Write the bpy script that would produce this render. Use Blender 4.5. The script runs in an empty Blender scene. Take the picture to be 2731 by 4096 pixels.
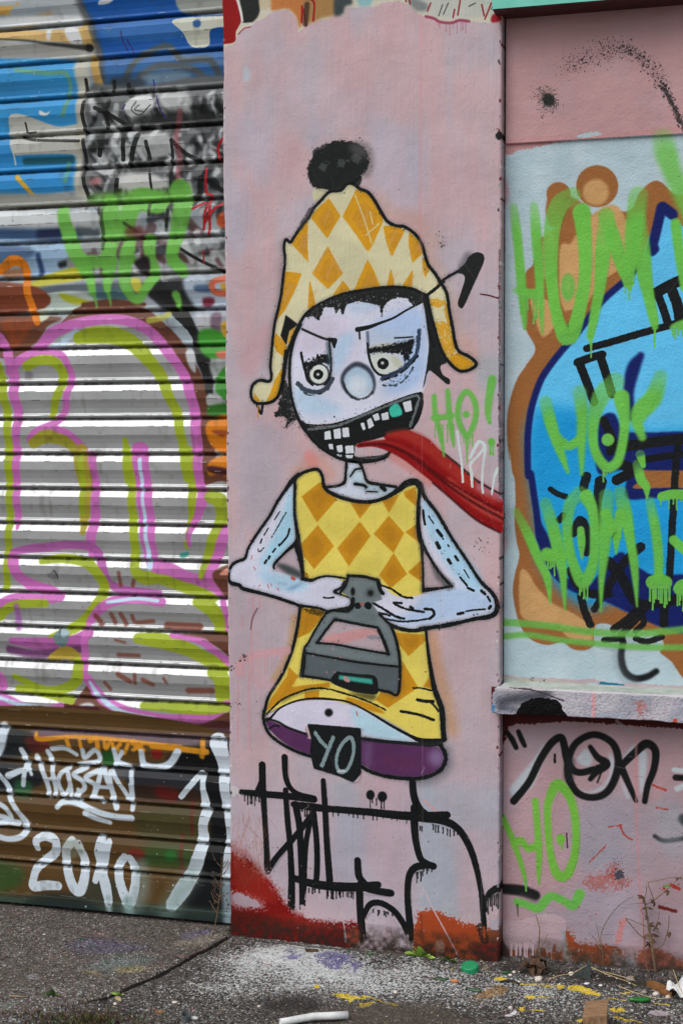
import bpy, bmesh, math, random
import numpy as np
from mathutils import Vector, Matrix
from mathutils.geometry import tessellate_polygon

# ------------------------------------------------------------------ camera
scene = bpy.context.scene
F_PX, CX_PX, CY_PX = 5689.0, 1365.5, 2048.0          # 50 mm on a 36 mm tall frame of 4096 rows
YAW, PITCH, ROLL = 0.27292, 0.06346, -0.00434
CAM = np.array([1.21, -3.279, 1.28])
_cy, _sy, _cp, _sp = math.cos(YAW), math.sin(YAW), math.cos(PITCH), math.sin(PITCH)
FWD = np.array([-_sy*_cp, _cy*_cp, -_sp]); _r0 = np.array([_cy, _sy, 0.0]); _u0 = np.cross(_r0, FWD)
_c, _s = math.cos(ROLL), math.sin(ROLL)
RIGHT = _c*_r0 + _s*_u0; UP = -_s*_r0 + _c*_u0
cam_data = bpy.data.cameras.new('camera')
cam_data.sensor_fit = 'VERTICAL'; cam_data.sensor_height = 36.0; cam_data.lens = 36.0*F_PX/4096.0
cam_data.clip_start = 0.05; cam_data.clip_end = 500.0
cam = bpy.data.objects.new('camera', cam_data); scene.collection.objects.link(cam)
cam.matrix_world = Matrix(((RIGHT[0], UP[0], -FWD[0], CAM[0]), (RIGHT[1], UP[1], -FWD[1], CAM[1]),
                           (RIGHT[2], UP[2], -FWD[2], CAM[2]), (0, 0, 0, 1)))
scene.camera = cam

# ------------------------------------------------------------------ overcast daylight
SUN_EL, SUN_AZ = math.radians(52), math.radians(-28)     # azimuth measured from the wall's normal
world = bpy.data.worlds.new('World'); scene.world = world; world.use_nodes = True
wn = world.node_tree.nodes; wl = world.node_tree.links; wn.clear()
sky = wn.new('ShaderNodeTexSky'); sky.sky_type = 'NISHITA'; sky.sun_disc = False
sky.sun_elevation = SUN_EL; sky.sun_rotation = math.radians(180) - SUN_AZ
sky.altitude = 20.0; sky.air_density = 1.0; sky.dust_density = 4.0; sky.ozone_density = 1.0
# an overcast deck: most of the blue taken out of the sky
hsv = wn.new('ShaderNodeHueSaturation'); hsv.inputs['Saturation'].default_value = 0.34
bg = wn.new('ShaderNodeBackground'); bg.inputs['Strength'].default_value = 0.105
wo = wn.new('ShaderNodeOutputWorld')
wl.new(sky.outputs[0], hsv.inputs['Color']); wl.new(hsv.outputs[0], bg.inputs['Color']); wl.new(bg.outputs[0], wo.inputs['Surface'])
sd = bpy.data.lights.new('sun', 'SUN'); sd.energy = 0.9; sd.angle = math.radians(50); sd.color = (1.0, 0.985, 0.96)
sun = bpy.data.objects.new('sun', sd); scene.collection.objects.link(sun)
_sdir = Vector((math.sin(SUN_AZ)*math.cos(SUN_EL), -math.cos(SUN_AZ)*math.cos(SUN_EL), math.sin(SUN_EL)))
sun.rotation_euler = (-_sdir).to_track_quat('-Z', 'Y').to_euler()
scene.view_settings.view_transform = 'Standard'; scene.view_settings.look = 'None'
scene.view_settings.exposure = 0.47; scene.view_settings.gamma = 1.0
PAINT_GAIN = 1.0
BLK = (24, 27, 28)

# ------------------------------------------------------------------ where a mark seen in the photograph lies on a surface
def ray(px, py):
    return RIGHT*((px-CX_PX)/F_PX) - UP*((py-CY_PX)/F_PX) + FWD
def on_wall(px, py, Y):
    d = ray(px, py); t = (Y-CAM[1])/d[1]; p = CAM + t*d
    return float(p[0]), float(p[2])
def on_ground(px, py, Z=0.0):
    d = ray(px, py); t = (Z-CAM[2])/d[2]; p = CAM + t*d
    return float(p[0]), float(p[1])
MM_PX = 0.00062                                          # metres per photograph pixel at the wall

class Crop:
    def __init__(s, ox, oy, w): s.o = (ox, oy); s.s = w/1568.0
    def __call__(s, pts): return [(s.o[0]+x*s.s, s.o[1]+y*s.s) for x, y in pts]
class _Src:
    s = 1.0
    def __call__(s, pts): return list(pts)
SRC = _Src()

def spline(P, closed=False, n=6):
    P = np.asarray(P, float)
    if len(P) < 3: return P
    if closed: Q = np.vstack([P[-1], P, P[0], P[1]])
    else: Q = np.vstack([2*P[0]-P[1], P, 2*P[-1]-P[-2]])
    t = np.linspace(0, 1, n, endpoint=False)[:, None]; out = []
    for i in range(1, len(Q)-2):
        a, b, c, d = Q[i-1], Q[i], Q[i+1], Q[i+2]
        out.append(0.5*((2*b) + (c-a)*t + (2*a-5*b+4*c-d)*t*t + (3*b-a-3*c+d)*t**3))
    out = np.vstack(out)
    return out if closed else np.vstack([out, P[-1]])

def up_noise(h, w, cell, rng):
    gh, gw = int(h/cell)+3, int(w/cell)+3
    g = rng.random((gh, gw), dtype=np.float32)
    y = np.arange(h)/cell; x = np.arange(w)/cell
    yi = y.astype(int); xi = x.astype(int)
    fy = (y-yi)[:, None].astype(np.float32); fx = (x-xi)[None, :].astype(np.float32)
    fy = fy*fy*(3-2*fy); fx = fx*fx*(3-2*fx)
    a = g[yi][:, xi]; b = g[yi][:, xi+1]; c = g[yi+1][:, xi]; d = g[yi+1][:, xi+1]
    return (a*(1-fx)+b*fx)*(1-fy) + (c*(1-fx)+d*fx)*fy
def box_blur(m, r):
    r = int(round(r))
    if r < 1: return m
    for _ in range(2):
        for ax in (0, 1):
            p = np.pad(m, [(r+1, r) if k == ax else (0, 0) for k in (0, 1)], mode='edge')
            c = np.cumsum(p, axis=ax, dtype=np.float32); n = 2*r+1
            m = ((c[n:, :]-c[:-n, :]) if ax == 0 else (c[:, n:]-c[:, :-n]))/n
    return m
def smooth01(x): x = np.clip(x, 0, 1); return x*x*(3-2*x)

class Canvas:
    """Paint on a flat surface, in the surface's own metres (u across, v up)."""
    def __init__(s, name, u0, u1, v0, v1, res, where, seed, base):
        s.name, s.u0, s.v0, s.res, s.where = name, u0, v0, res, where
        s.w, s.h = int((u1-u0)/res), int((v1-v0)/res); s.u1 = u0+s.w*res; s.v1 = v0+s.h*res
        s.rng = np.random.default_rng(seed)
        s.c = np.empty((s.h, s.w, 3), np.float32); s.c[:] = np.array(base, np.float32)/255
        s.m = np.zeros((s.h, s.w), np.float32)           # metallic paint
        s.n = {k: up_noise(s.h, s.w, k, s.rng) for k in (2, 5, 14, 45, 150)}
        s.n['v'] = np.repeat(up_noise(s.h//7+1, s.w, 34, s.rng), 7, 0)[:s.h]; s.n['w'] = np.repeat(up_noise(s.h//9+1, s.w, 9, s.rng), 9, 0)[:s.h]
        s.k = MM_PX/res                                  # texels per photograph pixel
    def T(s, pts):
        P = np.array([s.where(x, y) for x, y in pts], float)
        return np.stack([(P[:, 0]-s.u0)/s.res, (P[:, 1]-s.v0)/s.res], 1)
    def win(s, x0, y0, x1, y1):
        return max(0, int(x0)), max(0, int(y0)), min(s.w, int(x1)+2), min(s.h, int(y1)+2)
    def comp(s, a, col, x0, y0, x1, y1, metal=None):
        a = a[..., None]; v = s.c[y0:y1, x0:x1]
        v += (np.array(col, np.float32)/255 - v)*a
        mv = s.m[y0:y1, x0:x1]; mv += ((1.0 if metal else 0.0) - mv)*a[..., 0]
    def f(s, T, pts, col, soft=2.0, rag=0.0, sm=True, op=1.0, grain=0.0, nk=5, metal=None):
        """filled patch; soft in photograph pixels"""
        P = s.T(T(pts)) if T is not None else s.T(pts)
        if sm: P = spline(P, True)
        r = max(1, soft*s.k); pad = r*3+4
        x0, y0, x1, y1 = s.win(P[:, 0].min()-pad, P[:, 1].min()-pad, P[:, 0].max()+pad, P[:, 1].max()+pad)
        if x1 <= x0 or y1 <= y0: return
        M = np.zeros((y1-y0, x1-x0), bool); X = np.arange(x0, x1)+.5
        Q = np.roll(P, -1, 0)
        for (ax, ay), (bx, by) in zip(P, Q):
            if ay == by: continue
            lo, hi = (ay, by) if ay < by else (by, ay)
            ra, rb = max(y0, int(math.ceil(lo-.5))), min(y1, int(math.ceil(hi-.5)))
            if rb <= ra: continue
            yy = np.arange(ra, rb)+.5
            xc = ax+(yy-ay)*(bx-ax)/(by-ay)
            M[ra-y0:rb-y0] ^= X[None, :] < xc[:, None]
        a = box_blur(M.astype(np.float32), r/1.6)
        if rag:
            n = s.n[nk][y0:y1, x0:x1]*.6+s.n[2][y0:y1, x0:x1]*.4-.5
            a = box_blur(a, rag*s.k)
            a = smooth01((a+n*1.1-.5)/.16+.5)
        if grain:
            n = s.n[2][y0:y1, x0:x1]*.5+s.n[5][y0:y1, x0:x1]*.5-.5
            a = smooth01((a-.5+n*grain*2)/.3+.5)*(a > .02)
        s.comp(a*op, col, x0, y0, x1, y1, metal)
    def s_(s, T, pts, w, col, soft=3.0, op=1.0, grain=0.0, sm=True, closed=False, dash=0.0, metal=None, fade=None, halo=True):
        """brushed or sprayed line; w full width in crop units (a number or one per point), soft in photograph pixels"""
        P0 = np.asarray(T(pts), float); ws = np.full(len(P0), float(w)) if np.isscalar(w) else np.asarray(w, float)
        if halo and col == BLK and soft >= 3.5:            # fine mist either side of a sprayed black line
            s.s_(T, pts, ws+11/T.s, (60, 62, 64), soft=9, op=.26, sm=sm, closed=closed, halo=False)
            grain = max(grain, .26); Pm = spline(P0, closed) if sm and len(P0) > 2 else P0
            ln = float(np.abs(np.diff(Pm, axis=0)).sum()); s.spray(SRC, [tuple(q) for q in P0], float(ws.mean())*T.s*.5+5, int(ln/5), 2.2, (38, 40, 42), .7)
        P = s.T(P0); A = np.column_stack([P, ws*T.s*s.k*.5])
        if sm and len(A) > 2: A = spline(A, closed)
        if closed: A = np.vstack([A, A[:1]])
        sf = max(.8, soft*s.k); pad = A[:, 2].max()+sf*2+2
        x0, y0, x1, y1 = s.win(A[:, 0].min()-pad, A[:, 1].min()-pad, A[:, 0].max()+pad, A[:, 1].max()+pad)
        if x1 <= x0 or y1 <= y0: return
        a = np.zeros((y1-y0, x1-x0), np.float32); n = len(A)
        for i in range(n-1):
            (ax, ay, aw), (bx, by, bw) = A[i], A[i+1]
            if dash and s.rng.random() < dash: continue
            q = max(aw, bw)+sf*2+2
            u0, v0, u1, v1 = s.win(min(ax, bx)-q, min(ay, by)-q, max(ax, bx)+q, max(ay, by)+q)
            if u1 <= u0 or v1 <= v0: continue
            X = (np.arange(u0, u1)+.5-ax)[None, :]; Y = (np.arange(v0, v1)+.5-ay)[:, None]
            dx, dy = bx-ax, by-ay; L = dx*dx+dy*dy+1e-9
            t = np.clip((X*dx+Y*dy)/L, 0, 1)
            d = np.hypot(X-t*dx, Y-t*dy); hw = aw+(bw-aw)*t
            v = smooth01((hw-d)/(2*sf)+.5)
            if fade is not None:
                k = (i+t)/max(1, n-1); v = v*np.clip(fade[0]+(fade[1]-fade[0])*k, 0, 1)
            sl = a[v0-y0:v1-y0, u0-x0:u1-x0]; np.maximum(sl, v.astype(np.float32), out=sl)
        if grain:
            nn = s.n[2][y0:y1, x0:x1]*.45+s.n[5][y0:y1, x0:x1]*.55-.5
            a = smooth01((a-.5+nn*grain*2)/.3+.5)*(a > .02)
        s.comp(a*op, col, x0, y0, x1, y1, metal)
    def dot(s, T, x, y, r, col, soft=3.0, op=1.0, grain=0.0, ry=None):
        ry = ry or r
        pts = [(x+r*math.cos(t), y+ry*math.sin(t)) for t in np.linspace(0, 2*math.pi, 13)[:-1]]
        s.f(T, pts, col, soft=soft, op=op, grain=grain)
    def drips(s, T, a, b, n, lmin, lmax, w, col, op=1.0):
        """runs of paint falling from the line a-b"""
        for k in range(n):
            t = (k+s.rng.uniform(.1, .9))/n; x = a[0]+(b[0]-a[0])*t; y = a[1]+(b[1]-a[1])*t
            l = s.rng.uniform(lmin, lmax); ww = w*s.rng.uniform(.7, 1.2)
            s.s_(T, [(x, y), (x+s.rng.uniform(-2, 2), y+l*.6), (x, y+l)], [ww, ww*.7, ww*.9], col, soft=1.2, op=op)
    def spray(s, T, pts, spread, n, r, col, op=.9):
        """loose specks of spray scattered about a line"""
        P = spline(np.asarray(s.T(T(pts))), False); sp = spread*T.s*s.k
        i = s.rng.integers(0, len(P), n); q = P[i]+s.rng.normal(0, sp, (n, 2))
        rr = np.maximum(.4, s.rng.gamma(2.0, r*T.s*s.k*.2, n))
        for (x, y), R in zip(q, rr): s.speck(x, y, R, col, op)
    def speck(s, x, y, R, col, op=.9, ay=1.0):
        x0, y0, x1, y1 = s.win(x-R-1, y-R-1, x+R+1, y+R+1)
        if x1 <= x0 or y1 <= y0: return
        d = np.hypot((np.arange(x0, x1)+.5-x)[None, :], ((np.arange(y0, y1)+.5-y)/ay)[:, None])
        s.comp(np.clip(R-d+.5, 0, 1).astype(np.float32)*op, col, x0, y0, x1, y1)
    def specks(s, n, rmin, rmax, cols, box=None, op=.85, ay=1.0):
        u0, v0, u1, v1 = box or (s.u0, s.v0, s.u1, s.v1)
        for _ in range(n):
            x = (s.rng.uniform(u0, u1)-s.u0)/s.res; y = (s.rng.uniform(v0, v1)-s.v0)/s.res
            s.speck(x, y, rmin+(rmax-rmin)*s.rng.random()**3, cols[s.rng.integers(len(cols))], op, ay)
    def scratches(s, n, lmin, lmax, w, cols, box, vert=True, op=.7):
        u0, v0, u1, v1 = box
        for _ in range(n):
            x, y, l = s.rng.uniform(u0, u1), s.rng.uniform(v0, v1), s.rng.uniform(lmin, lmax)
            an = (math.pi/2 if vert else 0)+s.rng.normal(0, .35)
            P = np.array([[x, y], [x+l*math.cos(an)*.5+s.rng.normal(0, l*.06), y-l*math.sin(an)*.5], [x+l*math.cos(an), y-l*math.sin(an)]])
            s._line((P-[s.u0, s.v0])/s.res, w*s.rng.uniform(.6, 1.4), cols[s.rng.integers(len(cols))], op*s.rng.uniform(.5, 1))
    def _line(s, P, w, col, op):
        P = spline(P, False, 4)
        for p in P[:-1]: pass
        q = w+2; x0, y0, x1, y1 = s.win(P[:, 0].min()-q, P[:, 1].min()-q, P[:, 0].max()+q, P[:, 1].max()+q)
        if x1 <= x0 or y1 <= y0: return
        a = np.zeros((y1-y0, x1-x0), np.float32)
        X = (np.arange(x0, x1)+.5)[None, :]; Y = (np.arange(y0, y1)+.5)[:, None]
        for (ax, ay), (bx, by) in zip(P[:-1], P[1:]):
            dx, dy = bx-ax, by-ay; t = np.clip(((X-ax)*dx+(Y-ay)*dy)/(dx*dx+dy*dy+1e-9), 0, 1)
            np.maximum(a, np.clip(w*.5-np.hypot(X-ax-t*dx, Y-ay-t*dy)+.5, 0, 1), out=a)
        s.comp(a*op, col, x0, y0, x1, y1)
    def wash(s, col, k, lo, hi, op=1.0, k2=None, box=None):
        """a cloudy second coat"""
        n = s.n[k] if k2 is None else s.n[k]*.6+s.n[k2]*.4
        a = smooth01((n-lo)/(hi-lo))*op
        x0, y0, x1, y1 = (0, 0, s.w, s.h) if box is None else s.win((box[0]-s.u0)/s.res, (box[1]-s.v0)/s.res, (box[2]-s.u0)/s.res, (box[3]-s.v0)/s.res)
        a = a[y0:y1, x0:x1].copy()
        if box is not None:                               # soft ends so that no straight edge shows
            e = 30
            ry = np.minimum(np.arange(y1-y0), np.arange(y1-y0)[::-1])/e; rx = np.minimum(np.arange(x1-x0), np.arange(x1-x0)[::-1])/e
            a *= np.clip(ry, 0, 1)[:, None]*np.clip(rx, 0, 1)[None, :]
        s.comp(a, col, x0, y0, x1, y1)
    def image(s):
        c = np.clip(s.c, 0, 1)
        lin = np.where(c <= .04045, c/12.92, ((c+.055)/1.055)**2.4)*PAINT_GAIN
        lin = np.clip(lin, 0.004, .86)
        c = np.where(lin <= .0031308, lin*12.92, 1.055*lin**(1/2.4)-.055)
        px = np.empty((s.h, s.w, 4), np.float32); px[..., :3] = c; px[..., 3] = np.clip(s.m, 0, 1)
        im = bpy.data.images.new(s.name, s.w, s.h, alpha=True, float_buffer=False)
        im.alpha_mode = 'CHANNEL_PACKED'; im.colorspace_settings.name = 'sRGB'
        im.pixels.foreach_set(px.ravel()); im.update(); im.pack()
        return im
# ================================================================== paint on the pillar

GRN = (104, 178, 78)
A_ = Crop(880, 0, 1000); B_ = Crop(980, 500, 1000); C_ = Crop(980, 1100, 1000); D_ = Crop(880, 1800, 1170)
E_ = Crop(900, 2600, 1100); F_ = Crop(880, 1900, 600); G_ = Crop(1450, 1900, 600); H_ = Crop(1150, 2250, 550); I_ = Crop(1000, 2650, 800)
R1 = Crop(1731, 0, 1000); R2 = Crop(1731, 900, 1000); R3 = Crop(1731, 1800, 1000); R4 = Crop(1731, 2600, 1000)
R6 = Crop(900, 3300, 1000); R7 = Crop(1731, 3300, 1000)
FIG = {}                                                   # outlines of the painted pieces, in photograph pixels

PIL_W = 0.676
P = Canvas('pillar_paint', -0.02, 0.70, -0.03, 2.72, 0.0008, lambda x, y: on_wall(x, y, 0.0), 11, (190, 168, 173))
# emulsion: pink over lavender, rolled on in upright patches
P.wash((194, 164, 169), 'v', .42, .80, .8); P.wash((182, 170, 179), 'v', .50, .20, .55); P.wash((190, 168, 176), 'w', .5, .9, .35); P.wash((172, 166, 178), 'w', .4, .1, .30)
P.wash((194, 160, 164), 150, .5, .85, .4); P.wash((170, 170, 184), 150, .5, .15, .35)
for pts in ([(180, 430), (330, 380), (480, 420), (420, 520), (240, 560)], [(560, 700), (800, 620), (1100, 560), (1250, 640), (1000, 740)],
            [(330, 900), (520, 860), (480, 1100), (360, 1300), (300, 1100)], [(1290, 950), (1560, 900), (1700, 1100), (1500, 1250), (1320, 1150)]):
    P.f(A_, pts, (190, 156, 162), soft=60, op=.40)
for pts in ([(40, 1150), (160, 1200), (180, 1560), (30, 1560)], [(150, 720), (320, 900), (280, 1200), (90, 900)], [(950, 780), (1230, 850), (1240, 1300), (1000, 1250)], [(520, 780), (700, 800), (560, 950)]):
    P.f(A_, pts, (172, 172, 190), soft=40, op=.5)
P.f(A_, [(150, 420), (180, 430), (185, 490), (150, 510)], (172, 192, 205), soft=8, op=.7)
for pts in ([(1140, 760), (1700, 820), (1700, 1000), (1130, 1000)], [(600, 760), (760, 770), (840, 1000), (700, 1150), (620, 950)], [(1130, 950), (1300, 1020), (1330, 1350), (1140, 1480)]):
    P.f(E_, pts, (150, 168, 180), soft=35, op=.55)
P.f(E_, [(780, 760), (1040, 760), (1060, 1300), (1000, 1400), (800, 1200)], (186, 156, 164), soft=25, op=.7)
P.f(E_, [(640, 960), (800, 980), (760, 1300), (620, 1280)], (156, 163, 178), soft=25, op=.6)
P.f(E_, [(1130, 760), (1250, 1000), (1330, 1568), (1130, 1568)], (146, 172, 182), soft=20, op=.55)
P.f(C_, [(0, 1000), (250, 980), (200, 1500), (0, 1568)], (160, 158, 173), soft=40, op=.5)
P.f(C_, [(1480, 500), (1700, 560), (1700, 760), (1460, 700)], (158, 172, 178), soft=30, op=.6)
P.f(C_, [(100, 330), (170, 360), (60, 640), (-40, 560)], (200, 150, 158), soft=25, op=.5)
for pts, op in (([(20, 760), (1100, 760), (1500, 300), (1560, 1500), (20, 1400)], .45),): P.f(E_, pts, (168, 160, 174), soft=120, op=op)
P.f(D_, [(40, 700), (300, 900), (300, 1400), (40, 1568)], (170, 160, 172), soft=60, op=.5); P.f(D_, [(1150, 1000), (1480, 950), (1480, 1568), (1220, 1568)], (178, 160, 168), soft=60, op=.5)
# older pieces above the pink edge
top = [(20, 290), (95, 280), (105, 235), (145, 190), (190, 165), (215, 140), (270, 115), (330, 75), (370, 60), (425, 62), (470, 100), (485, 140), (490, 205),
       (520, 180), (560, 150), (650, 125), (720, 100), (780, 95), (790, 45), (850, 48), (960, 40), (1030, 15), (1120, 8), (1180, 30), (1250, 90), (1275, 105),
       (1330, 115), (1370, 140), (1450, 150), (1500, 125), (1568, 135), (1620, 138), (1700, 150), (1770, 120), (1830, 110), (1830, -700), (-60, -700), (-60, 290)]
P.f(A_, top, (196, 192, 176), soft=1.5, rag=2, sm=False)
P.f(A_, [(1180, -40), (1830, -40), (1830, 90), (1700, 90), (1568, 110), (1450, 120), (1300, 90), (1240, 60)], (178, 182, 176), soft=12, op=.8)
P.f(A_, [(-60, -300), (100, -300), (112, 20), (135, 120), (100, 200), (92, 262), (20, 276), (-60, 280)], (138, 24, 26), soft=2)
P.f(A_, [(115, -120), (240, -90), (250, 60), (215, 130), (150, 148), (138, 80)], (38, 41, 40), soft=4)
P.s_(A_, [(90, -40), (112, 10), (130, 70), (140, 130)], 14, (205, 205, 205), soft=1.5)
P.f(A_, [(250, -60), (330, -60), (320, 30), (290, 60), (250, 50)], (190, 178, 150), soft=5)
P.f(A_, [(340, -80), (520, -80), (530, 60), (500, 180), (480, 110), (425, 55), (330, 66), (320, 30)], (186, 118, 66), soft=6)
P.f(A_, [(520, -80), (730, -80), (725, 85), (650, 110), (540, 150), (530, 60)], (160, 122, 76), soft=10)
P.f(A_, [(725, -60), (800, -60), (830, 20), (785, 40), (770, 86), (715, 92)], (62, 70, 72), soft=8)
P.f(A_, [(860, -60), (950, -60), (945, 30), (870, 34)], (138, 178, 182), soft=9)
for q in ([(525, 60), (540, 160)], [(560, -10), (590, 20), (585, 130)], [(515, 40), (512, 140)]):
    P.s_(A_, q, 12, (150, 28, 28), soft=2)
P.s_(A_, [(545, 30), (535, 150)], 34, (60, 44, 36), soft=5, op=.8)
P.f(A_, [(1180, -20), (1290, 20), (1300, 60), (1240, 70), (1190, 30)], (110, 118, 118), soft=9, op=.8)
for q in ([(1185, -10), (1190, 25)], [(1160, -20), (1165, 10)], [(1300, 70), (1320, 20)], [(1505, 0), (1490, 95)], [(1470, 60), (1460, 110)], [(1700, 20), (1660, 120)], [(1640, 30), (1655, 100)]):
    P.s_(A_, q, 9, (140, 30, 40), soft=1.5)
for q in ([(1370, 100), (1395, 30)], [(1430, 20), (1400, 90)], [(1700, 60), (1725, -10)], [(1560, 40), (1600, 20)]):
    P.s_(A_, q, 6, (52, 50, 55), soft=1.5)
P.s_(A_, [(1290, 104), (1340, 116), (1380, 138), (1450, 144), (1500, 128), (1560, 134)], 16, (140, 48, 78), soft=3, op=.85)
P.f(R1, [(375, 90), (420, 95), (425, 130), (365, 140)], (150, 30, 40), soft=4)
P.drips(A_, (1350, 140), (1560, 140), 9, 10, 90, 6, (170, 90, 105), .7)
P.s_(A_, [(145, 150), (200, 150), (130, 190)], 12, (205, 205, 200), soft=2, op=.8)
P.s_(A_, [(190, 168), (150, 180), (115, 215)], 8, (150, 60, 60), soft=2)

# ---- the figure: overspray first
for q in ([(1005, 1240), (1060, 1330), (1200, 1370), (1330, 1520)],): P.s_(A_, q, 90, (196, 138, 90), soft=25, op=.16)
P.s_(B_, [(1140, 800), (1240, 950), (1300, 1150), (1330, 1300), (1430, 1440)], 70, (198, 142, 80), soft=25, op=.16)
P.s_(B_, [(240, 760), (215, 1100), (160, 1350), (150, 1500)], 60, (120, 110, 108), soft=22, op=.30)
P.s_(D_, [(420, 130), (520, 60), (580, 130)], 80, (205, 130, 90), soft=25, op=.28)
P.s_(D_, [(480, 30), (500, 70)], 60, (215, 130, 125), soft=14, op=.6)
P.s_(D_, [(1130, 1000), (1165, 1180), (1215, 1350), (1240, 1500)], 70, (188, 128, 62), soft=26, op=.42)
P.s_(D_, [(400, 900), (370, 1080), (290, 1230)], 40, (190, 130, 40), soft=14, op=.4)
pom = [(395, 300), (400, 250), (430, 200), (470, 165), (520, 120), (570, 95), (640, 105), (700, 112), (750, 150), (775, 200), (770, 260), (740, 310), (690, 350), (650, 372), (620, 400), (570, 425), (510, 415), (450, 400), (410, 360)]
P.s_(B_, [(700, 130), (760, 150), (780, 230), (760, 300)], 60, (95, 92, 95), soft=16, op=.5)
for _ in range(70):
    t = P.rng.uniform(0, 6.28); r = P.rng.uniform(.3, 1.0)**.6; P.dot(B_, 583+r*168*math.cos(t), 262+r*140*math.sin(t)-10*math.cos(t), P.rng.uniform(16, 44), (31, 35, 34), soft=10, op=.75, grain=.25)
P.f(B_, pom, (31, 35, 34), soft=12, grain=.4); P.spray(B_, [(400, 330), (440, 200), (570, 100), (740, 150), (775, 260)], 22, 260, 3.5, (40, 44, 44), .7); FIG['pompom'] = B_(pom)
P.f(B_, [(700, 110), (760, 150), (775, 200), (700, 190), (650, 140)], (120, 112, 118), soft=16, op=.45)
for x, y, r in ((605, 240, 26), (640, 225, 14), (490, 262, 26), (520, 240, 14), (700, 210, 30)): P.dot(B_, x, y, r, (92, 102, 98), soft=9, op=.5, grain=.8)
hat = B_([(530, 420), (470, 480), (430, 525), (400, 580), (350, 640), (310, 700), (285, 735), (255, 720), (245, 770), (252, 850), (240, 950), (230, 1050), (210, 1150), (190, 1230), (177, 1320), (170, 1390)]) + \
    C_([(166, 500), (160, 570), (166, 640), (150, 668), (100, 660), (58, 680), (40, 720), (42, 770), (65, 800), (110, 806), (160, 798), (200, 770), (222, 720), (240, 650), (255, 560), (270, 480), (300, 400), (330, 330), (372, 258), (420, 212),
        (500, 166), (570, 136), (650, 112), (750, 95), (850, 81), (950, 76), (1040, 86), (1110, 116), (1140, 137), (1152, 190), (1167, 260), (1190, 340), (1215, 430), (1245, 500), (1290, 560), (1340, 600), (1390, 600), (1438, 576), (1446, 548), (1400, 510), (1340, 478), (1316, 420), (1300, 330), (1280, 220), (1265, 120), (1246, 78)]) + \
    B_([(1225, 988), (1190, 930), (1150, 880), (1126, 810), (1105, 740), (1060, 680), (1000, 640), (940, 630), (890, 602), (850, 540), (810, 470), (770, 422), (720, 400), (680, 370), (640, 370), (600, 410)])
FIG['hat'] = hat
P.f(B_, [(430, 405), (530, 415), (440, 480)], (196, 192, 158), soft=3)
P.f(None, hat, (206, 201, 164), soft=1.5)
P.f(B_, [(560, 700), (760, 800), (800, 950), (620, 960), (560, 820)], (188, 184, 150), soft=20, op=.5)
GOLD = (206, 150, 34); GOLD2 = (176, 124, 52)
for d in ([(525, 468), (592, 570), (515, 702), (420, 582), (445, 540)], [(700, 414), (790, 450), (850, 560), (858, 605), (800, 735), (770, 785), (700, 680), (622, 575), (690, 440)],
          [(870, 640), (950, 636), (998, 665), (950, 760), (920, 820), (890, 740)], [(1030, 676), (1100, 740), (1112, 800), (1050, 860), (1030, 760)], [(1115, 826), (1162, 890), (1130, 955), (1113, 900)],
          [(395, 598), (390, 700), (396, 855), (350, 800), (295, 745), (350, 650)], [(520, 770), (607, 930), (520, 1022), (428, 930)], [(770, 850), (848, 1000), (820, 1022), (688, 1038)],
          [(915, 898), (936, 1004), (888, 1014)], [(1052, 908), (1045, 1032), (985, 1012)], [(255, 928), (352, 940), (310, 1040), (255, 1150), (195, 1225), (222, 1080), (240, 980)],
          [(405, 970), (442, 1120), (395, 1152)], [(612, 978), (662, 1040), (540, 1088)], [(192, 1310), (240, 1350), (272, 1420), (250, 1455), (200, 1418), (182, 1370)],
          [(1205, 990), (1222, 1000), (1190, 1030)]):
    q = np.mean(d, 0); d = [(q[0]+(a-q[0])*1.08, q[1]+(b-q[1])*1.08) for a, b in d]; P.f(B_, d, GOLD, soft=3.5, sm=False, grain=.18)
    P.f(B_, [(a*.6+q[0]*.4+8, b*.6+q[1]*.4+14) for a, b in d], GOLD2, soft=14, grain=.35, op=.38)
    for _ in range(2): u = P.rng.uniform(-22, 22); P.s_(B_, [(q[0]+u+22, q[1]-44), (q[0]+u-18, q[1]+48)], 7, (196, 156, 104), soft=2.5, grain=.6, op=.4)
for d in ([(230, 588), (246, 600), (235, 690), (205, 765), (130, 802), (160, 740), (190, 655)], [(60, 738), (100, 795), (55, 790)], [(185, 400), (262, 470), (248, 500), (196, 470)],
          [(1270, 520), (1300, 500), (1340, 486), (1440, 556), (1385, 596), (1335, 596), (1290, 556)], [(285, 330), (325, 310), (290, 420), (268, 430)]):
    P.f(C_, d, GOLD, soft=2.5, sm=False)
P.f(C_, [(1150, 150), (1250, 160), (1262, 190), (1180, 200)], GOLD, soft=4, grain=.9, op=.85)
P.f(C_, [(1172, 305), (1230, 290), (1300, 350), (1325, 470), (1290, 500), (1240, 500), (1205, 420)], GOLD, soft=6, grain=1.2, op=.9)
P.f(C_, [(1250, 200), (1275, 190), (1290, 300), (1270, 320)], GOLD, soft=4, grain=.6, op=.9)
for q in ([(690, 440), (750, 600), (795, 745)], [(785, 545), (800, 620)], [(770, 790), (845, 1000)], [(840, 620), (760, 690)]):
    P.s_(B_, q, 9, (206, 198, 150), soft=1.5, grain=.35, op=.8)
for q in ([(395, 690), (360, 800)], [(500, 800), (440, 930)], [(520, 780), (600, 930)]): P.s_(B_, q, 10, (188, 142, 108), soft=3, op=.6)
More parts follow.
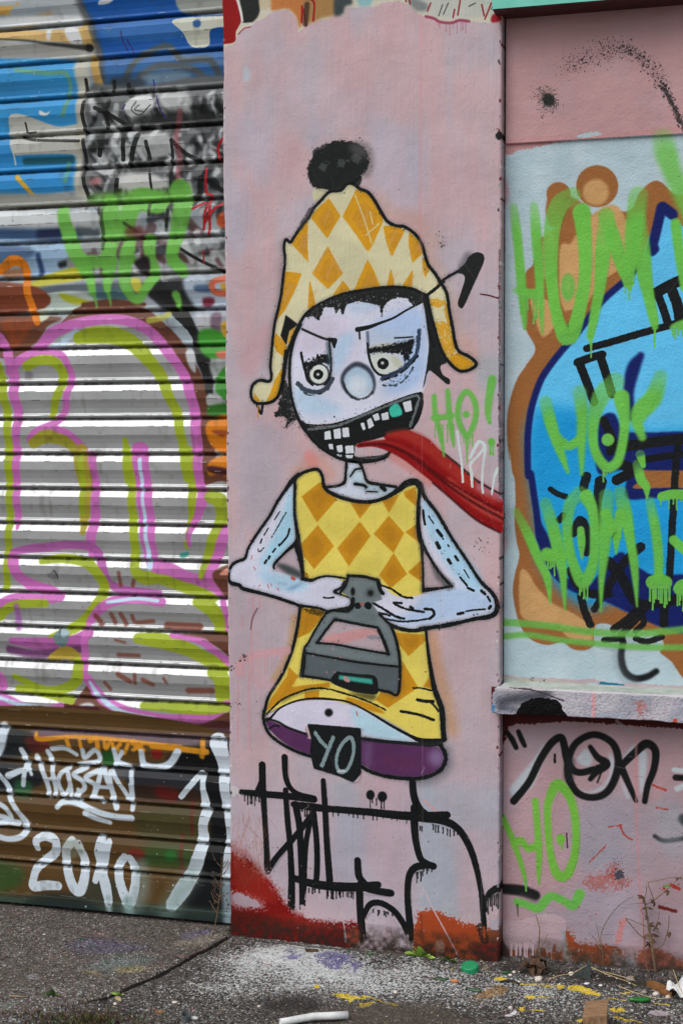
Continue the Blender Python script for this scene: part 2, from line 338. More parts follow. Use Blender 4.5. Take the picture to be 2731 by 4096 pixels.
# hair, face, neck
face = C_([(372, 262), (500, 200), (650, 160), (800, 150), (950, 125), (1040, 140), (1112, 180), (1138, 300), (1148, 450), (1138, 600), (1112, 740), (1000, 765), (900, 805), (800, 845), (650, 905), (500, 935), (400, 935), (340, 905), (305, 820), (288, 700), (285, 560), (308, 440), (340, 330)])
P.f(None, face, (205, 208, 226), soft=1.5)
P.f(C_, [(340, 300), (600, 250), (720, 420), (700, 560), (560, 640), (500, 480), (330, 520)], (204, 196, 216), soft=30, op=.8)
P.f(C_, [(560, 420), (700, 360), (620, 560), (560, 620)], (172, 202, 228), soft=24, op=.85)
P.f(C_, [(780, 340), (1090, 200), (1140, 420), (1130, 640), (1000, 740), (860, 720), (1000, 480)], (156, 184, 224), soft=26, op=.75)
P.f(C_, [(640, 170), (800, 165), (850, 200), (700, 240)], (168, 190, 218), soft=14, op=.6)
P.f(C_, [(320, 700), (480, 760), (620, 860), (420, 880), (320, 830)], (172, 200, 224), soft=20, op=.8)
P.f(C_, [(780, 350), (930, 340), (1060, 400), (900, 440), (790, 450)], (176, 192, 212), soft=14, op=.6)
P.f(C_, [(785, 445), (930, 425), (900, 450), (790, 465)], (196, 190, 160), soft=8, op=.6)
neck = C_([(640, 1172), (722, 1178), (748, 1240), (772, 1298), (952, 1335), (900, 1382), (820, 1412), (740, 1412), (650, 1392), (560, 1362), (508, 1332), (622, 1320), (636, 1290)])
P.f(None, neck, (197, 204, 220), soft=1.5); FIG['neck'] = neck
P.f(C_, [(660, 1230), (720, 1215), (750, 1290), (940, 1335), (880, 1380), (700, 1330)], (172, 200, 212), soft=12, op=.7)
hair = [(370, 262), (420, 213), (500, 166), (650, 112), (850, 82), (950, 77), (1050, 90), (1125, 120), (1132, 172), (1100, 182), (1050, 192), (1020, 150), (960, 140), (905, 160), (872, 195), (856, 275), (842, 195), (790, 178), (700, 165), (640, 185), (610, 262), (595, 205), (572, 245), (556, 205), (500, 202), (460, 292), (432, 255), (392, 265)]
P.f(C_, hair, (34, 36, 36), soft=5, sm=False, grain=.55)
P.f(C_, [(1118, 150), (1150, 190), (1190, 340), (1232, 470), (1267, 545), (1225, 570), (1240, 625), (1284, 655), (1270, 687), (1190, 622), (1150, 602), (1125, 690), (1112, 722), (1140, 560), (1152, 430), (1138, 300)], (32, 35, 35), soft=4, grain=.15)
P.f(C_, [(245, 650), (280, 700), (292, 800), (322, 900), (290, 922), (250, 965), (265, 905), (240, 885), (195, 892), (183, 870), (215, 835), (203, 805), (230, 765)], (34, 37, 37), soft=5, grain=.8, sm=False)
P.s_(C_, [(1128, 150), (1150, 240), (1160, 340), (1190, 440)], 34, BLK, soft=5, grain=.2)
# features
for q, w in (([(636, 1172), (632, 1240), (622, 1300), (572, 1324), (506, 1332), (500, 1352), (560, 1380), (650, 1406)], [18, 18, 20, 18, 18, 14, 16, 16]), ([(722, 1180), (746, 1240), (768, 1296), (830, 1312), (900, 1322), (945, 1328)], [16, 16, 20, 20, 18, 20]), ([(662, 1262), (690, 1222), (722, 1214)], 12), ([(690, 1310), (740, 1318), (760, 1330)], 20), ([(855, 1330), (875, 1345)], 26), ([(760, 1358), (830, 1360)], 8)):
    P.s_(C_, q, w, BLK, soft=3.5, grain=.35)
P.s_(C_, [(1100, 1000 - 260), (1040, 760), (900, 805), (760, 865), (640, 910), (540, 938), (400, 940), (345, 912)], 10, BLK, grain=.5)
mouth = [(345, 918), (400, 945), (480, 950), (560, 938), (650, 908), (760, 868), (880, 813), (980, 768), (1105, 735), (1112, 800), (1092, 880), (1062, 940), (1030, 972), (950, 990), (880, 1012), (780, 1040), (700, 1060), (690, 1100), (700, 1140), (850, 1130), (905, 1108), (862, 1150), (750, 1172), (640, 1162), (560, 1132), (480, 1082), (400, 1012), (350, 955)]
P.f(C_, mouth, (26, 28, 28), soft=3, grain=.12)
P.s_(C_, [(400, 968), (500, 958), (600, 938), (720, 888), (860, 832), (980, 785), (1085, 757), (1075, 830), (1035, 950)], 15, (118, 128, 130), soft=3, grain=.7, op=.8)
P.s_(C_, [(700, 1140), (800, 1148), (890, 1130)], 12, (130, 124, 128), soft=3, grain=.7, op=.45)
TOO = (203, 209, 216)
for t in ([(498, 985), (535, 975), (542, 1030), (500, 1032)], [(555, 970), (600, 960), (602, 1025), (560, 1028)], [(610, 960), (650, 955), (656, 1015), (612, 1018)], [(723, 930), (747, 925), (757, 965), (740, 975)],
          [(765, 910), (790, 895), (810, 945), (775, 966)], [(798, 880), (835, 865), (847, 905), (815, 917)], [(853, 870), (897, 858), (903, 905), (860, 912)], [(988, 800), (1040, 785), (1048, 850), (1005, 862)],
          [(523, 1060), (550, 1060), (556, 1095), (530, 1092)], [(573, 1070), (610, 1065), (614, 1110), (580, 1112)], [(628, 1072), (680, 1068), (684, 1118), (632, 1120)], [(575, 1122), (608, 1128), (605, 1142), (580, 1138)], [(625, 1128), (682, 1128), (672, 1150), (640, 1150)]):
    P.f(C_, t, TOO, soft=2.5, sm=False, grain=.15)
P.f(C_, [(908, 832), (955, 806), (986, 870), (930, 892), (908, 872)], (58, 186, 162), soft=2.5)
P.dot(C_, 712, 668, 98, (160, 186, 208), soft=8, op=.95); P.dot(C_, 704, 700, 70, (206, 216, 226), soft=22, op=.9)
P.s_(C_, [(800, 740), (812, 690), (798, 630), (760, 582), (700, 560), (645, 590), (612, 640), (618, 700), (660, 755), (700, 775)], [14, 16, 22, 28, 30, 26, 22, 18, 14, 10], (40, 48, 60), soft=7, op=.9)
P.s_(C_, [(616, 670), (640, 735), (700, 778), (760, 770), (800, 735)], 14, BLK, soft=3, grain=.75, op=.7)
for (x, y, rx, ry, ix, iy) in ((460, 622, 72, 72, 460, 624), ): 
    P.dot(C_, x, y, rx, (30, 33, 34), soft=4, grain=.35, ry=ry); P.dot(C_, x+4, y, rx-14, (206, 212, 206), soft=3, ry=ry-12)
    P.dot(C_, ix, iy, 32, BLK, soft=3, grain=.3); P.dot(C_, ix-2, iy-1, 9, (196, 204, 200), soft=2)
P.f(C_, [(368, 540), (400, 552), (430, 520), (480, 500), (532, 508), (538, 562), (500, 552), (450, 562), (410, 592), (380, 602)], BLK, soft=6, grain=.9)
P.s_(C_, [(353, 488), (362, 540), (378, 600), (392, 655), (425, 690)], 16, BLK, soft=3, grain=.35)
P.s_(C_, [(528, 400), (534, 480), (540, 560), (532, 640), (500, 690)], 14, BLK, soft=4, grain=.45)
P.s_(C_, [(520, 430), (528, 500), (534, 560)], 26, (60, 80, 90), soft=9, op=.6)
P.s_(C_, [(333, 680), (370, 718), (440, 735), (505, 715), (548, 655)], 30, (44, 54, 66), soft=8, grain=.35, op=.9)
P.s_(C_, [(330, 700), (390, 750), (480, 745)], 8, BLK, soft=2, grain=.9, dash=.5)
P.s_(C_, [(360, 340), (430, 372), (500, 400), (560, 410)], 14, BLK, soft=3); P.f(C_, [(528, 395), (577, 400), (570, 440), (560, 462), (540, 420)], BLK, soft=3, grain=.2)
P.f(C_, [(782, 512), (830, 488), (900, 498), (960, 528), (985, 570), (935, 612), (870, 628), (828, 602), (798, 560)], (200, 206, 200), soft=3)
P.f(C_, [(920, 500), (975, 530), (985, 580), (940, 570)], (180, 182, 158), soft=9, op=.6)
P.dot(C_, 865, 556, 36, BLK, soft=3, grain=.3); P.dot(C_, 862, 552, 10, (200, 206, 202), soft=2)
P.f(C_, [(775, 462), (900, 440), (1000, 420), (1062, 398), (1052, 450), (1012, 545), (988, 505), (930, 490), (850, 482), (790, 492)], BLK, soft=6, grain=.95)
P.s_(C_, [(778, 478), (880, 462), (985, 440), (1050, 420)], 24, BLK, soft=5, grain=.5)
P.s_(C_, [(768, 430), (776, 505), (802, 582), (845, 625), (900, 628), (960, 600)], 15, BLK, soft=3, grain=.2)
P.s_(C_, [(768, 360), (772, 430)], 16, (40, 60, 80), soft=6, op=.7)
P.s_(C_, [(860, 650), (950, 612), (1020, 560), (1075, 490), (1092, 350)], 26, (44, 58, 80), soft=8, grain=.5, op=.95)
P.s_(C_, [(860, 660), (950, 630), (1030, 570), (1082, 510)], 12, BLK, soft=2, grain=.9, dash=.35)
P.s_(C_, [(850, 690), (950, 690), (1020, 635), (1052, 580)], 12, (60, 74, 90), soft=3, grain=.9, dash=.3)
P.s_(C_, [(938, 395), (1000, 392), (1052, 388)], 9, BLK, soft=2)
P.s_(C_, [(705, 342), (780, 326), (850, 300), (930, 270), (1010, 222), (1110, 170)], [30, 24, 16, 13, 12, 12], BLK, soft=3, grain=.1); P.s_(C_, [(716, 345), (720, 400)], 11, BLK, soft=2)
P.s_(C_, [(1115, 145), (1170, 105), (1210, 72), (1245, 42)], 20, BLK, soft=3, grain=.35)
P.s_(B_, [(1228, 982), (1280, 948), (1330, 920), (1385, 885)], 16, BLK, soft=4)
pin = [(1330, 922), (1380, 865), (1400, 828), (1450, 798), (1492, 812), (1498, 850), (1470, 920), (1420, 1030), (1380, 1120), (1355, 1152), (1333, 1120), (1350, 1060), (1378, 965), (1362, 935)]
P.s_(B_, [(1370, 890), (1400, 830)], 60, (60, 60, 62), soft=14, op=.5)
P.f(B_, pin, (33, 36, 35), soft=4, grain=.1); FIG['feather'] = B_(pin)
P.f(C_, [(255, 250), (335, 310), (280, 350), (260, 442), (223, 380), (245, 300)], BLK, soft=3, sm=False)
# outlines of hat and head
P.s_(SRC, hat, 12.5, BLK, soft=3.5, grain=.14, closed=True)
P.s_(B_, [(420, 530), (340, 650)], 30, (60, 58, 58), soft=6, grain=.8, op=.7)
P.s_(C_, [(350, 310), (310, 400), (287, 500), (280, 600), (284, 700), (300, 800), (330, 890), (370, 960), (450, 1060), (520, 1112), (600, 1152), (700, 1172), (800, 1166), (880, 1142), (912, 1102)], 20, BLK, soft=3.5, grain=.2)
P.s_(C_, [(260, 480), (240, 650), (225, 740)], 26, BLK, soft=5, grain=.3)
P.s_(C_, [(1100, 740), (1112, 800), (1090, 890), (1050, 960)], 14, BLK, grain=.4)
P.s_(C_, [(70, 800), (100, 870), (110, 820)], 16, BLK, soft=3, grain=.3); P.s_(C_, [(82, 820), (80, 890)], 8, (196, 140, 50), soft=2)
P.spray(C_, [(330, 880), (420, 960), (560, 930), (760, 865), (960, 780)], 18, 200, 4, BLK, .8); P.spray(C_, [(380, 980), (480, 1080), (620, 1150), (800, 1160)], 16, 160, 4, BLK, .8); P.spray(C_, [(230, 780), (250, 900), (300, 930)], 26, 120, 4, BLK, .8)
P.spray(C_, [(440, 230), (600, 170), (860, 170), (1080, 170)], 26, 260, 4.5, (150, 150, 156), .7); P.spray(C_, [(800, 470), (1000, 440)], 24, 120, 4, BLK, .8); P.spray(C_, [(400, 560), (500, 520)], 22, 120, 4, BLK, .8); P.spray(C_, [(870, 690), (1000, 640), (1070, 520)], 16, 90, 4, BLK, .8)
# tongue
tong = C_([(700, 1062), (790, 1045), (878, 1032), (870, 1012), (940, 986), (1020, 975), (1080, 998), (1150, 1030), (1200, 1080)]) + R3([(40, 0), (150, 80), (280, 195), (420, 290), (440, 330), (440, 500), (415, 515), (290, 450), (200, 380), (110, 300), (0, 205)]) + \
       C_([(1090, 1232), (1000, 1162), (900, 1106), (800, 1076), (712, 1082)])
FIG['tongue'] = tong
P.s_(C_, [(930, 1140), (1060, 1220), (1150, 1300)], 60, (200, 110, 100), soft=16, op=.5)
P.f(None, tong, (134, 18, 21), soft=2.5)
P.s_(C_, [(900, 1000), (1000, 1000), (1080, 1030), (1150, 1080), (1260, 1180), (1400, 1290), (1560, 1400)], [30, 60, 70, 70, 70, 70, 60], (166, 52, 42), soft=14, op=.75)
P.s_(R3, [(100, 200), (220, 300), (320, 370), (420, 420)], 50, (188, 84, 68), soft=12, op=.75)
P.s_(R3, [(300, 230), (430, 290)], 60, (176, 120, 140), soft=14, op=.7)
P.s_(C_, [(720, 1062), (860, 1060), (980, 1100), (1090, 1170), (1200, 1260), (1330, 1360), (1470, 1450), (1620, 1530)], 18, (72, 10, 14), soft=5, op=.85)
P.s_(C_, [(1060, 1130), (1180, 1230), (1300, 1310), (1450, 1400), (1600, 1480)], 18, (92, 10, 14), soft=5, op=.85)
P.s_(C_, [(740, 1050), (880, 1045), (1000, 1085), (1110, 1150)], 18, (150, 40, 38), soft=6, op=.7)
P.s_(R3, [(60, 15), (150, 85), (280, 195), (420, 275)], 13, (62, 44, 44), soft=3, grain=.3)
P.s_(R3, [(0, 205), (110, 300), (200, 380), (290, 450), (415, 515)], 14, (60, 16, 20), soft=4, op=.8)
P.spray(R3, [(150, 150), (300, 300), (400, 450)], 70, 150, 2.2, (205, 170, 172), .7)
# ---- vest, belly and the pad under it
VY, VO = (220, 203, 96), (192, 136, 30)
vest = D_([(420, 140), (460, 116), (520, 106), (546, 140), (562, 200), (612, 240), (700, 268), (800, 276), (880, 256), (950, 216), (1010, 186), (1050, 190), (1068, 260), (1060, 400), (1080, 520), (1088, 700), (1095, 900), (1110, 1020), (1125, 1150), (1145, 1280), (1190, 1390), (1195, 1500), (1190, 1550),
           (1080, 1555), (1000, 1510), (880, 1440), (760, 1382), (650, 1352), (540, 1336), (430, 1342), (330, 1372), (238, 1422), (235, 1400), (252, 1330), (310, 1240), (370, 1120), (400, 980), (425, 850), (455, 690), (430, 560), (410, 400), (400, 250)])
FIG['vest'] = vest
P.f(None, vest, VY, soft=1.5)
for pts in ([(540, 380), (740, 390), (700, 480), (600, 470)], [(700, 600), (860, 560), (860, 660), (720, 680)], [(880, 280), (1000, 270), (1040, 370), (960, 420)]): P.f(D_, pts, (196, 182, 84), soft=22, op=.55)
for d in ([(437, 250), (530, 176), (552, 170), (566, 214), (628, 262), (520, 388)], [(688, 264), (800, 282), (816, 284), (750, 368)], [(868, 272), (962, 238), (905, 338)], [(985, 224), (1045, 198), (1062, 312), (990, 250)], [(525, 402), (612, 515), (505, 638), (428, 545), (438, 500)],
          [(750, 383), (807, 460), (690, 624), (628, 526)], [(905, 352), (987, 445), (930, 552), (823, 450)], [(1062, 388), (1077, 505), (993, 440)], [(930, 552), (1002, 665), (915, 742), (852, 672)], [(1080, 588), (1087, 712), (1006, 655)],
          [(430, 846), (562, 858), (545, 900), (480, 980), (408, 1012)], [(370, 1162), (422, 1214), (380, 1270), (586, 1246), (592, 1272), (450, 1284), (330, 1340), (280, 1380), (245, 1400), (270, 1340), (360, 1210)], [(940, 978), (1092, 990), (1102, 1022), (1010, 1105), (958, 1040)],
          [(975, 1128), (1062, 1272), (900, 1382), (835, 1340), (860, 1298), (962, 1306), (965, 1200)], [(1126, 1208), (1144, 1285), (1088, 1268)], [(470, 660), (480, 690), (452, 690), (448, 650)]):
    P.f(D_, d, VO, soft=3, sm=False)
    q = np.mean(d, 0); P.f(D_, [(a*.5+q[0]*.5, b*.5+q[1]*.5) for a, b in d], (170, 118, 32), soft=10, op=.6)
P.f(I_, [(430, 232), (545, 218), (540, 272), (430, 288)], VO, soft=3, sm=False); P.f(I_, [(770, 272), (960, 330), (1055, 398), (900, 368), (770, 306)], VO, soft=4)
P.f(I_, [(230, 300), (400, 225), (560, 196), (560, 210), (380, 250), (260, 310)], (96, 92, 40), soft=8, op=.8)
P.f(D_, [(450, 850), (560, 860), (540, 890), (470, 870)], (60, 50, 20), soft=5, grain=1.0, op=.8)
belly = I_([(150, 422), (230, 366), (330, 316), (540, 294), (700, 308), (850, 358), (1000, 438), (1150, 520), (1285, 602), (1270, 624), (1100, 612), (890, 572), (868, 512), (470, 490), (430, 552), (300, 502)])
pad = I_([(125, 455), (200, 470), (300, 512), (450, 566), (480, 600), (870, 600), (1050, 620), (1300, 645), (1450, 660), (1510, 700), (1522, 760), (1480, 832), (1390, 882), (1280, 902), (1100, 886), (960, 850), (870, 800), (480, 722), (380, 690), (260, 622), (160, 530)])
FIG['belly'] = belly; FIG['pad'] = pad
P.s_(I_, [(1530, 700), (1540, 800), (1440, 900), (1280, 930)], 90, (90, 96, 104), soft=24, op=.55)
P.f(None, belly, (205, 201, 220), soft=1.5); P.f(I_, [(800, 350), (1000, 440), (1280, 606), (1050, 600), (900, 560), (820, 480)], (172, 210, 226), soft=18, op=.9)
P.f(None, pad, (86, 48, 88), soft=2); P.dot(I_, 1465, 745, 70, (138, 116, 156), soft=22, op=.8)
P.f(I_, [(900, 620), (960, 640), (940, 820), (890, 790)], (108, 78, 116), soft=14, op=.7); P.f(I_, [(1050, 720), (1300, 740), (1250, 840), (1080, 800)], (96, 50, 84), soft=18, op=.7)
P.dot(I_, 618, 392, 32, BLK, soft=5); P.s_(I_, [(835, 385), (842, 415)], 9, (190, 90, 80), soft=1.5)
P.s_(I_, [(120, 455), (160, 435), (230, 362), (330, 312), (430, 287), (540, 281), (660, 290), (760, 306), (880, 360), (1000, 430), (1120, 502), (1250, 572), (1350, 612), (1500, 612)], [24, 20, 14, 14, 16, 18, 16, 16, 16, 18, 20, 24, 40, 34], BLK, soft=3, grain=.15)
P.s_(I_, [(130, 405), (240, 300), (360, 240), (480, 206), (600, 205), (720, 236), (850, 276), (960, 320), (1060, 370)], 14, BLK, soft=3, grain=.55)
P.s_(I_, [(110, 380), (105, 440), (120, 500), (160, 570), (260, 645), (380, 705), (480, 735)], 26, BLK, soft=4)
P.s_(I_, [(130, 440), (220, 465), (300, 510), (440, 560)], 18, BLK, soft=3); P.s_(I_, [(870, 595), (1000, 612), (1200, 630), (1400, 645), (1500, 640)], 26, BLK, soft=6, op=.9, grain=.2)
P.s_(I_, [(870, 815), (960, 862), (1100, 898), (1280, 912), (1400, 892), (1490, 842), (1532, 770), (1525, 700), (1490, 650)], 30, BLK, soft=7)
P.s_(I_, [(150, 520), (190, 495), (230, 500)], 14, BLK, soft=3)
yo = I_([(448, 478), (870, 514), (872, 870), (810, 942), (700, 892), (500, 832), (470, 700), (482, 600)]); FIG['sign'] = yo
P.f(None, yo, (25, 28, 30), soft=6, sm=False, grain=.1)
YOC = (126, 146, 150)
P.s_(I_, [(512, 550), (560, 620), (602, 662)], 30, YOC, soft=6, grain=.35); P.s_(I_, [(652, 585), (612, 690), (565, 806)], 30, YOC, soft=6, grain=.35)
P.s_(I_, [(775, 588), (722, 640), (684, 720), (678, 800), (705, 856), (758, 842), (798, 760), (814, 668), (800, 600)], [30, 28, 26, 26, 30, 26, 26, 28, 30], YOC, soft=6, grain=.3, closed=True)
P.s_(I_, [(690, 850), (740, 850)], 18, (176, 186, 190), soft=4, grain=.5)
# vest outline and folds
P.s_(D_, [(392, 190), (412, 145), (460, 116), (520, 104), (548, 140), (560, 200), (612, 240), (700, 270), (800, 278), (880, 258), (950, 218), (1000, 180), (1050, 172), (1080, 220)], [18, 18, 18, 18, 16, 20, 18, 18, 20, 20, 26, 36, 34, 24], BLK, soft=4, grain=.12)
P.s_(D_, [(405, 190), (402, 300), (410, 400), (432, 560), (445, 680)], [14, 14, 16, 26, 22], BLK, soft=4, grain=.25)
P.s_(D_, [(1072, 200), (1062, 300), (1062, 420), (1082, 520), (1085, 640), (1086, 760)], [20, 18, 20, 16, 10, 10], BLK, soft=4, grain=.3)
P.s_(D_, [(430, 840), (415, 950), (385, 1080), (330, 1210), (262, 1320), (235, 1420)], 18, BLK, soft=4, grain=.15)
P.s_(D_, [(1102, 960), (1112, 1060), (1130, 1180), (1150, 1285), (1188, 1390), (1195, 1500), (1200, 1550)], [14, 16, 22, 28, 30, 28, 30], BLK, soft=5, grain=.15)
P.s_(I_, [(1312, 292), (1370, 302), (1435, 305)], 26, BLK, soft=3, grain=.3); P.s_(I_, [(1182, 382), (1320, 408), (1440, 450)], 22, BLK, soft=3, grain=.4); P.s_(I_, [(1280, 200), (1340, 200), (1420, 220)], 14, BLK, soft=2, grain=.6)
P.s_(I_, [(1420, 315), (1450, 345), (1475, 380)], 16, BLK, soft=3)
# ---- left-hand arm
SK, SKB = (204, 206, 224), (158, 204, 226)
arm1 = F_([(760, 70), (700, 150), (620, 260), (540, 400), (450, 540), (330, 700), (270, 820), (240, 880), (130, 930), (92, 1010), (110, 1110), (200, 1150), (260, 1195), (500, 1260), (780, 1340), (900, 1372), (1100, 1412), (1230, 1392), (1340, 1372), (1372, 1330), (1340, 1280), (1262, 1258), (1272, 1200), (1292, 1130), (1220, 1080), (1080, 1065), (960, 1110), (860, 1090), (700, 1040), (580, 1000), (562, 930), (680, 820), (780, 700), (770, 400), (765, 200)])
FIG['arm'] = arm1
P.f(None, arm1, SK, soft=1.5)
P.f(F_, [(740, 120), (765, 300), (770, 680), (560, 920), (470, 980), (420, 900), (560, 640), (660, 380)], SKB, soft=16, op=.9)
P.f(F_, [(400, 1000), (620, 1030), (900, 1110), (900, 1200), (700, 1220), (480, 1130)], (162, 202, 226), soft=18, op=.8); P.f(F_, [(690, 1200), (800, 1140), (880, 1130), (760, 1200)], (120, 150, 182), soft=8, op=.7)
P.s_(F_, [(620, 1130), (690, 1140)], 26, (140, 165, 190), soft=7, op=.6)
P.f(F_, [(600, 930), (730, 770), (790, 770), (845, 1040), (720, 985)], (176, 160, 168), soft=4)
P.f(F_, [(580, 930), (700, 940), (850, 1020), (860, 1080), (700, 1030)], (46, 56, 58), soft=10, op=.85)
P.s_(F_, [(820, 0), (745, 70), (690, 150), (600, 280), (520, 430), (400, 600), (300, 760), (260, 870), (150, 920), (97, 1000), (95, 1090), (120, 1130), (200, 1150), (250, 1190), (450, 1240), (650, 1300), (860, 1375)], [50, 50, 40, 36, 34, 32, 30, 34, 34, 34, 36, 46, 40, 44, 38, 36, 36], BLK, soft=4.5, grain=.15)
P.s_(F_, [(785, 90), (775, 250), (778, 420), (800, 560), (808, 690), (690, 800), (570, 930), (568, 980)], [26, 20, 22, 34, 50, 28, 26, 16], BLK, soft=4, grain=.2)
P.s_(F_, [(800, 740), (840, 900), (862, 1050)], [60, 44, 26], BLK, soft=6, grain=.1)
P.s_(F_, [(860, 1085), (960, 1100), (1030, 1072), (1120, 1056), (1220, 1065), (1320, 1082)], [40, 36, 24, 22, 22, 22], BLK, soft=4)
P.s_(F_, [(1305, 1110), (1262, 1180), (1195, 1218), (1262, 1248), (1340, 1278), (1385, 1320), (1372, 1372), (1240, 1404), (1130, 1424), (1040, 1392), (860, 1368)], [22, 24, 30, 16, 16, 20, 26, 24, 24, 26, 30], BLK, soft=3.5, grain=.3)
P.s_(F_, [(1085, 1280), (1120, 1285), (1190, 1280)], 18, BLK, soft=2, grain=.4)
for q, w in (([(722, 345), (640, 480), (590, 570), (530, 670)], 12), ([(628, 380), (570, 470)], 12), ([(505, 555), (465, 625)], 14), ([(440, 670), (425, 710)], 18), ([(398, 765), (415, 802), (470, 750)], 13)):
    P.s_(F_, q, w, BLK, soft=2, grain=.55, dash=.25)
for q, w in (([(728, 565), (705, 640), (640, 720)], 22), ([(625, 725), (620, 735)], 26), ([(580, 770), (555, 805)], 20), ([(520, 850), (512, 870)], 28), ([(490, 890), (470, 920)], 26)):
    P.s_(F_, q, w, BLK, soft=2, grain=.3)
P.f(F_, [(745, 1055), (795, 1075), (785, 1108), (738, 1085)], (180, 84, 76), soft=1, sm=False)
for q in ([(340, 840), (330, 880)], [(355, 960), (370, 990)], [(500, 1140), (510, 1180)], [(600, 1180), (615, 1205)], [(420, 1150), (410, 1165)], [(535, 1135), (540, 1160)]): P.s_(F_, q, 9, (188, 82, 80), soft=1.2)
# ---- other arm
arm2 = D_([(1085, 240), (1130, 310), (1200, 410), (1290, 540), (1380, 670), (1440, 740), (1485, 800), (1490, 850), (1460, 885), (1380, 897), (1250, 930), (1130, 950), (1030, 960), (930, 935), (870, 905), (845, 865), (810, 815), (862, 730), (930, 775), (1000, 790), (1090, 770), (1170, 745), (1245, 727), (1180, 640), (1112, 550), (1085, 480), (1078, 350)])
FIG['arm2'] = arm2
P.f(None, arm2, SK, soft=1.5)
P.f(D_, [(1090, 250), (1200, 410), (1400, 690), (1380, 760), (1280, 700), (1180, 560), (1100, 400)], (160, 202, 228), soft=16, op=.9)
P.f(D_, [(1100, 780), (1260, 740), (1440, 780), (1470, 840), (1250, 900), (1000, 940), (880, 890), (1000, 880)], (168, 196, 230), soft=18, op=.8)
P.f(D_, [(1090, 560), (1135, 620), (1180, 710), (1185, 728), (1095, 748)], (178, 160, 166), soft=4)
P.s_(G_, [(730, 930), (800, 1060), (900, 1150)], [30, 70, 80], (70, 74, 76), soft=14, op=.8)
P.s_(G_, [(600, 100), (650, 230), (780, 400), (920, 640), (1080, 880), (1230, 1110), (1350, 1230), (1402, 1330), (1392, 1430), (1320, 1480), (1180, 1502), (1000, 1545), (880, 1575), (600, 1600)], [60, 40, 36, 34, 32, 36, 40, 44, 50, 48, 40, 36, 36, 30], BLK, soft=5, grain=.12)
P.s_(G_, [(590, 340), (580, 500), (600, 660), (660, 790), (760, 960), (860, 1090), (935, 1162)], [30, 40, 50, 34, 28, 28, 24], BLK, soft=4, grain=.25)
P.s_(G_, [(640, 1200), (760, 1190), (935, 1162)], [44, 34, 20], BLK, soft=5, grain=.3); P.s_(G_, [(610, 700), (628, 950), (635, 1210)], 24, BLK, soft=4, grain=.2)
for q, w in (([(632, 370), (640, 450), (652, 515)], 26), ([(690, 430), (740, 505)], 16), ([(782, 580), (825, 635)], 36), ([(775, 710), (800, 760)], 40), ([(895, 885), (918, 922)], 34), ([(968, 850), (995, 890)], 28), ([(1020, 1070), (1090, 1155)], 22), ([(1100, 1180), (1160, 1208)], 26),
             ([(1240, 1210), (1280, 1245)], 30), ([(1305, 1270), (1332, 1320)], 22), ([(1338, 1370), (1320, 1395)], 30), ([(1280, 1402), (1150, 1412), (1080, 1425)], 18), ([(1050, 1440), (995, 1452)], 30), ([(1060, 990), (1110, 1075)], 14), ([(890, 730), (900, 745)], 16), ([(835, 660), (842, 670)], 16)):
    P.s_(G_, q, w, BLK, soft=2, grain=.35)
P.spray(G_, [(730, 660), (830, 800), (940, 960), (1060, 1100)], 16, 70, 5, BLK)
for q, w in (([(410, 1338), (325, 1335), (400, 1380), (500, 1410), (640, 1430)], 24), ([(500, 1382), (520, 1390)], 34), ([(650, 1400), (728, 1410), (745, 1460), (700, 1500)], 30), ([(690, 1500), (560, 1522), (400, 1530), (220, 1500)], 20), ([(95, 1330), (220, 1400), (340, 1475), (430, 1500)], 26), ([(160, 1440), (220, 1450), (285, 1470)], 22), ([(190, 1150), (300, 1190), (420, 1270), (520, 1285)], 22), ([(170, 1130), (190, 1230)], 40)):
    P.s_(G_, q, w, BLK, soft=3, grain=.45)
P.s_(D_, [(860, 900), (930, 945), (1030, 968), (1140, 950), (1280, 925)], 20, BLK, soft=4, grain=.4)
P.s_(D_, [(1170, 955), (1240, 938)], 10, BLK, soft=2, grain=.3)
# ---- the grey box it holds
box = H_([(690, 150), (1030, 210), (1052, 330), (1080, 420), (962, 460), (1030, 560), (1160, 700), (1205, 760), (1262, 960), (1292, 1160), (1262, 1490), (1060, 1452), (530, 1350), (160, 1292), (190, 1010), (250, 900), (350, 720), (450, 560), (500, 550), (680, 550), (730, 470), (700, 390), (610, 332), (650, 260)])
FIG['box'] = box
P.f(None, box, (110, 121, 124), soft=2, sm=False)
P.f(H_, [(205, 1030), (1285, 1185), (1255, 1490), (170, 1290)], (86, 96, 101), soft=3, sm=False)
P.f(H_, [(700, 560), (900, 540), (1040, 640), (900, 690)], (94, 106, 110), soft=16, op=.7)
P.f(H_, [(345, 905), (540, 648), (1025, 742), (1152, 1042), (800, 982), (560, 935)], (176, 160, 167), soft=2, sm=False)
P.f(H_, [(400, 890), (480, 820), (620, 800), (800, 760), (1000, 760), (1045, 800), (900, 850), (700, 910), (560, 925), (420, 910)], (196, 146, 148), soft=3, grain=.2)
P.drips(H_, (420, 880), (1040, 800), 16, 30, 130, 14, (192, 142, 146), .7); P.f(H_, [(920, 830), (1050, 840), (1040, 880), (930, 870)], (120, 128, 140), soft=5, grain=.6, op=.7)
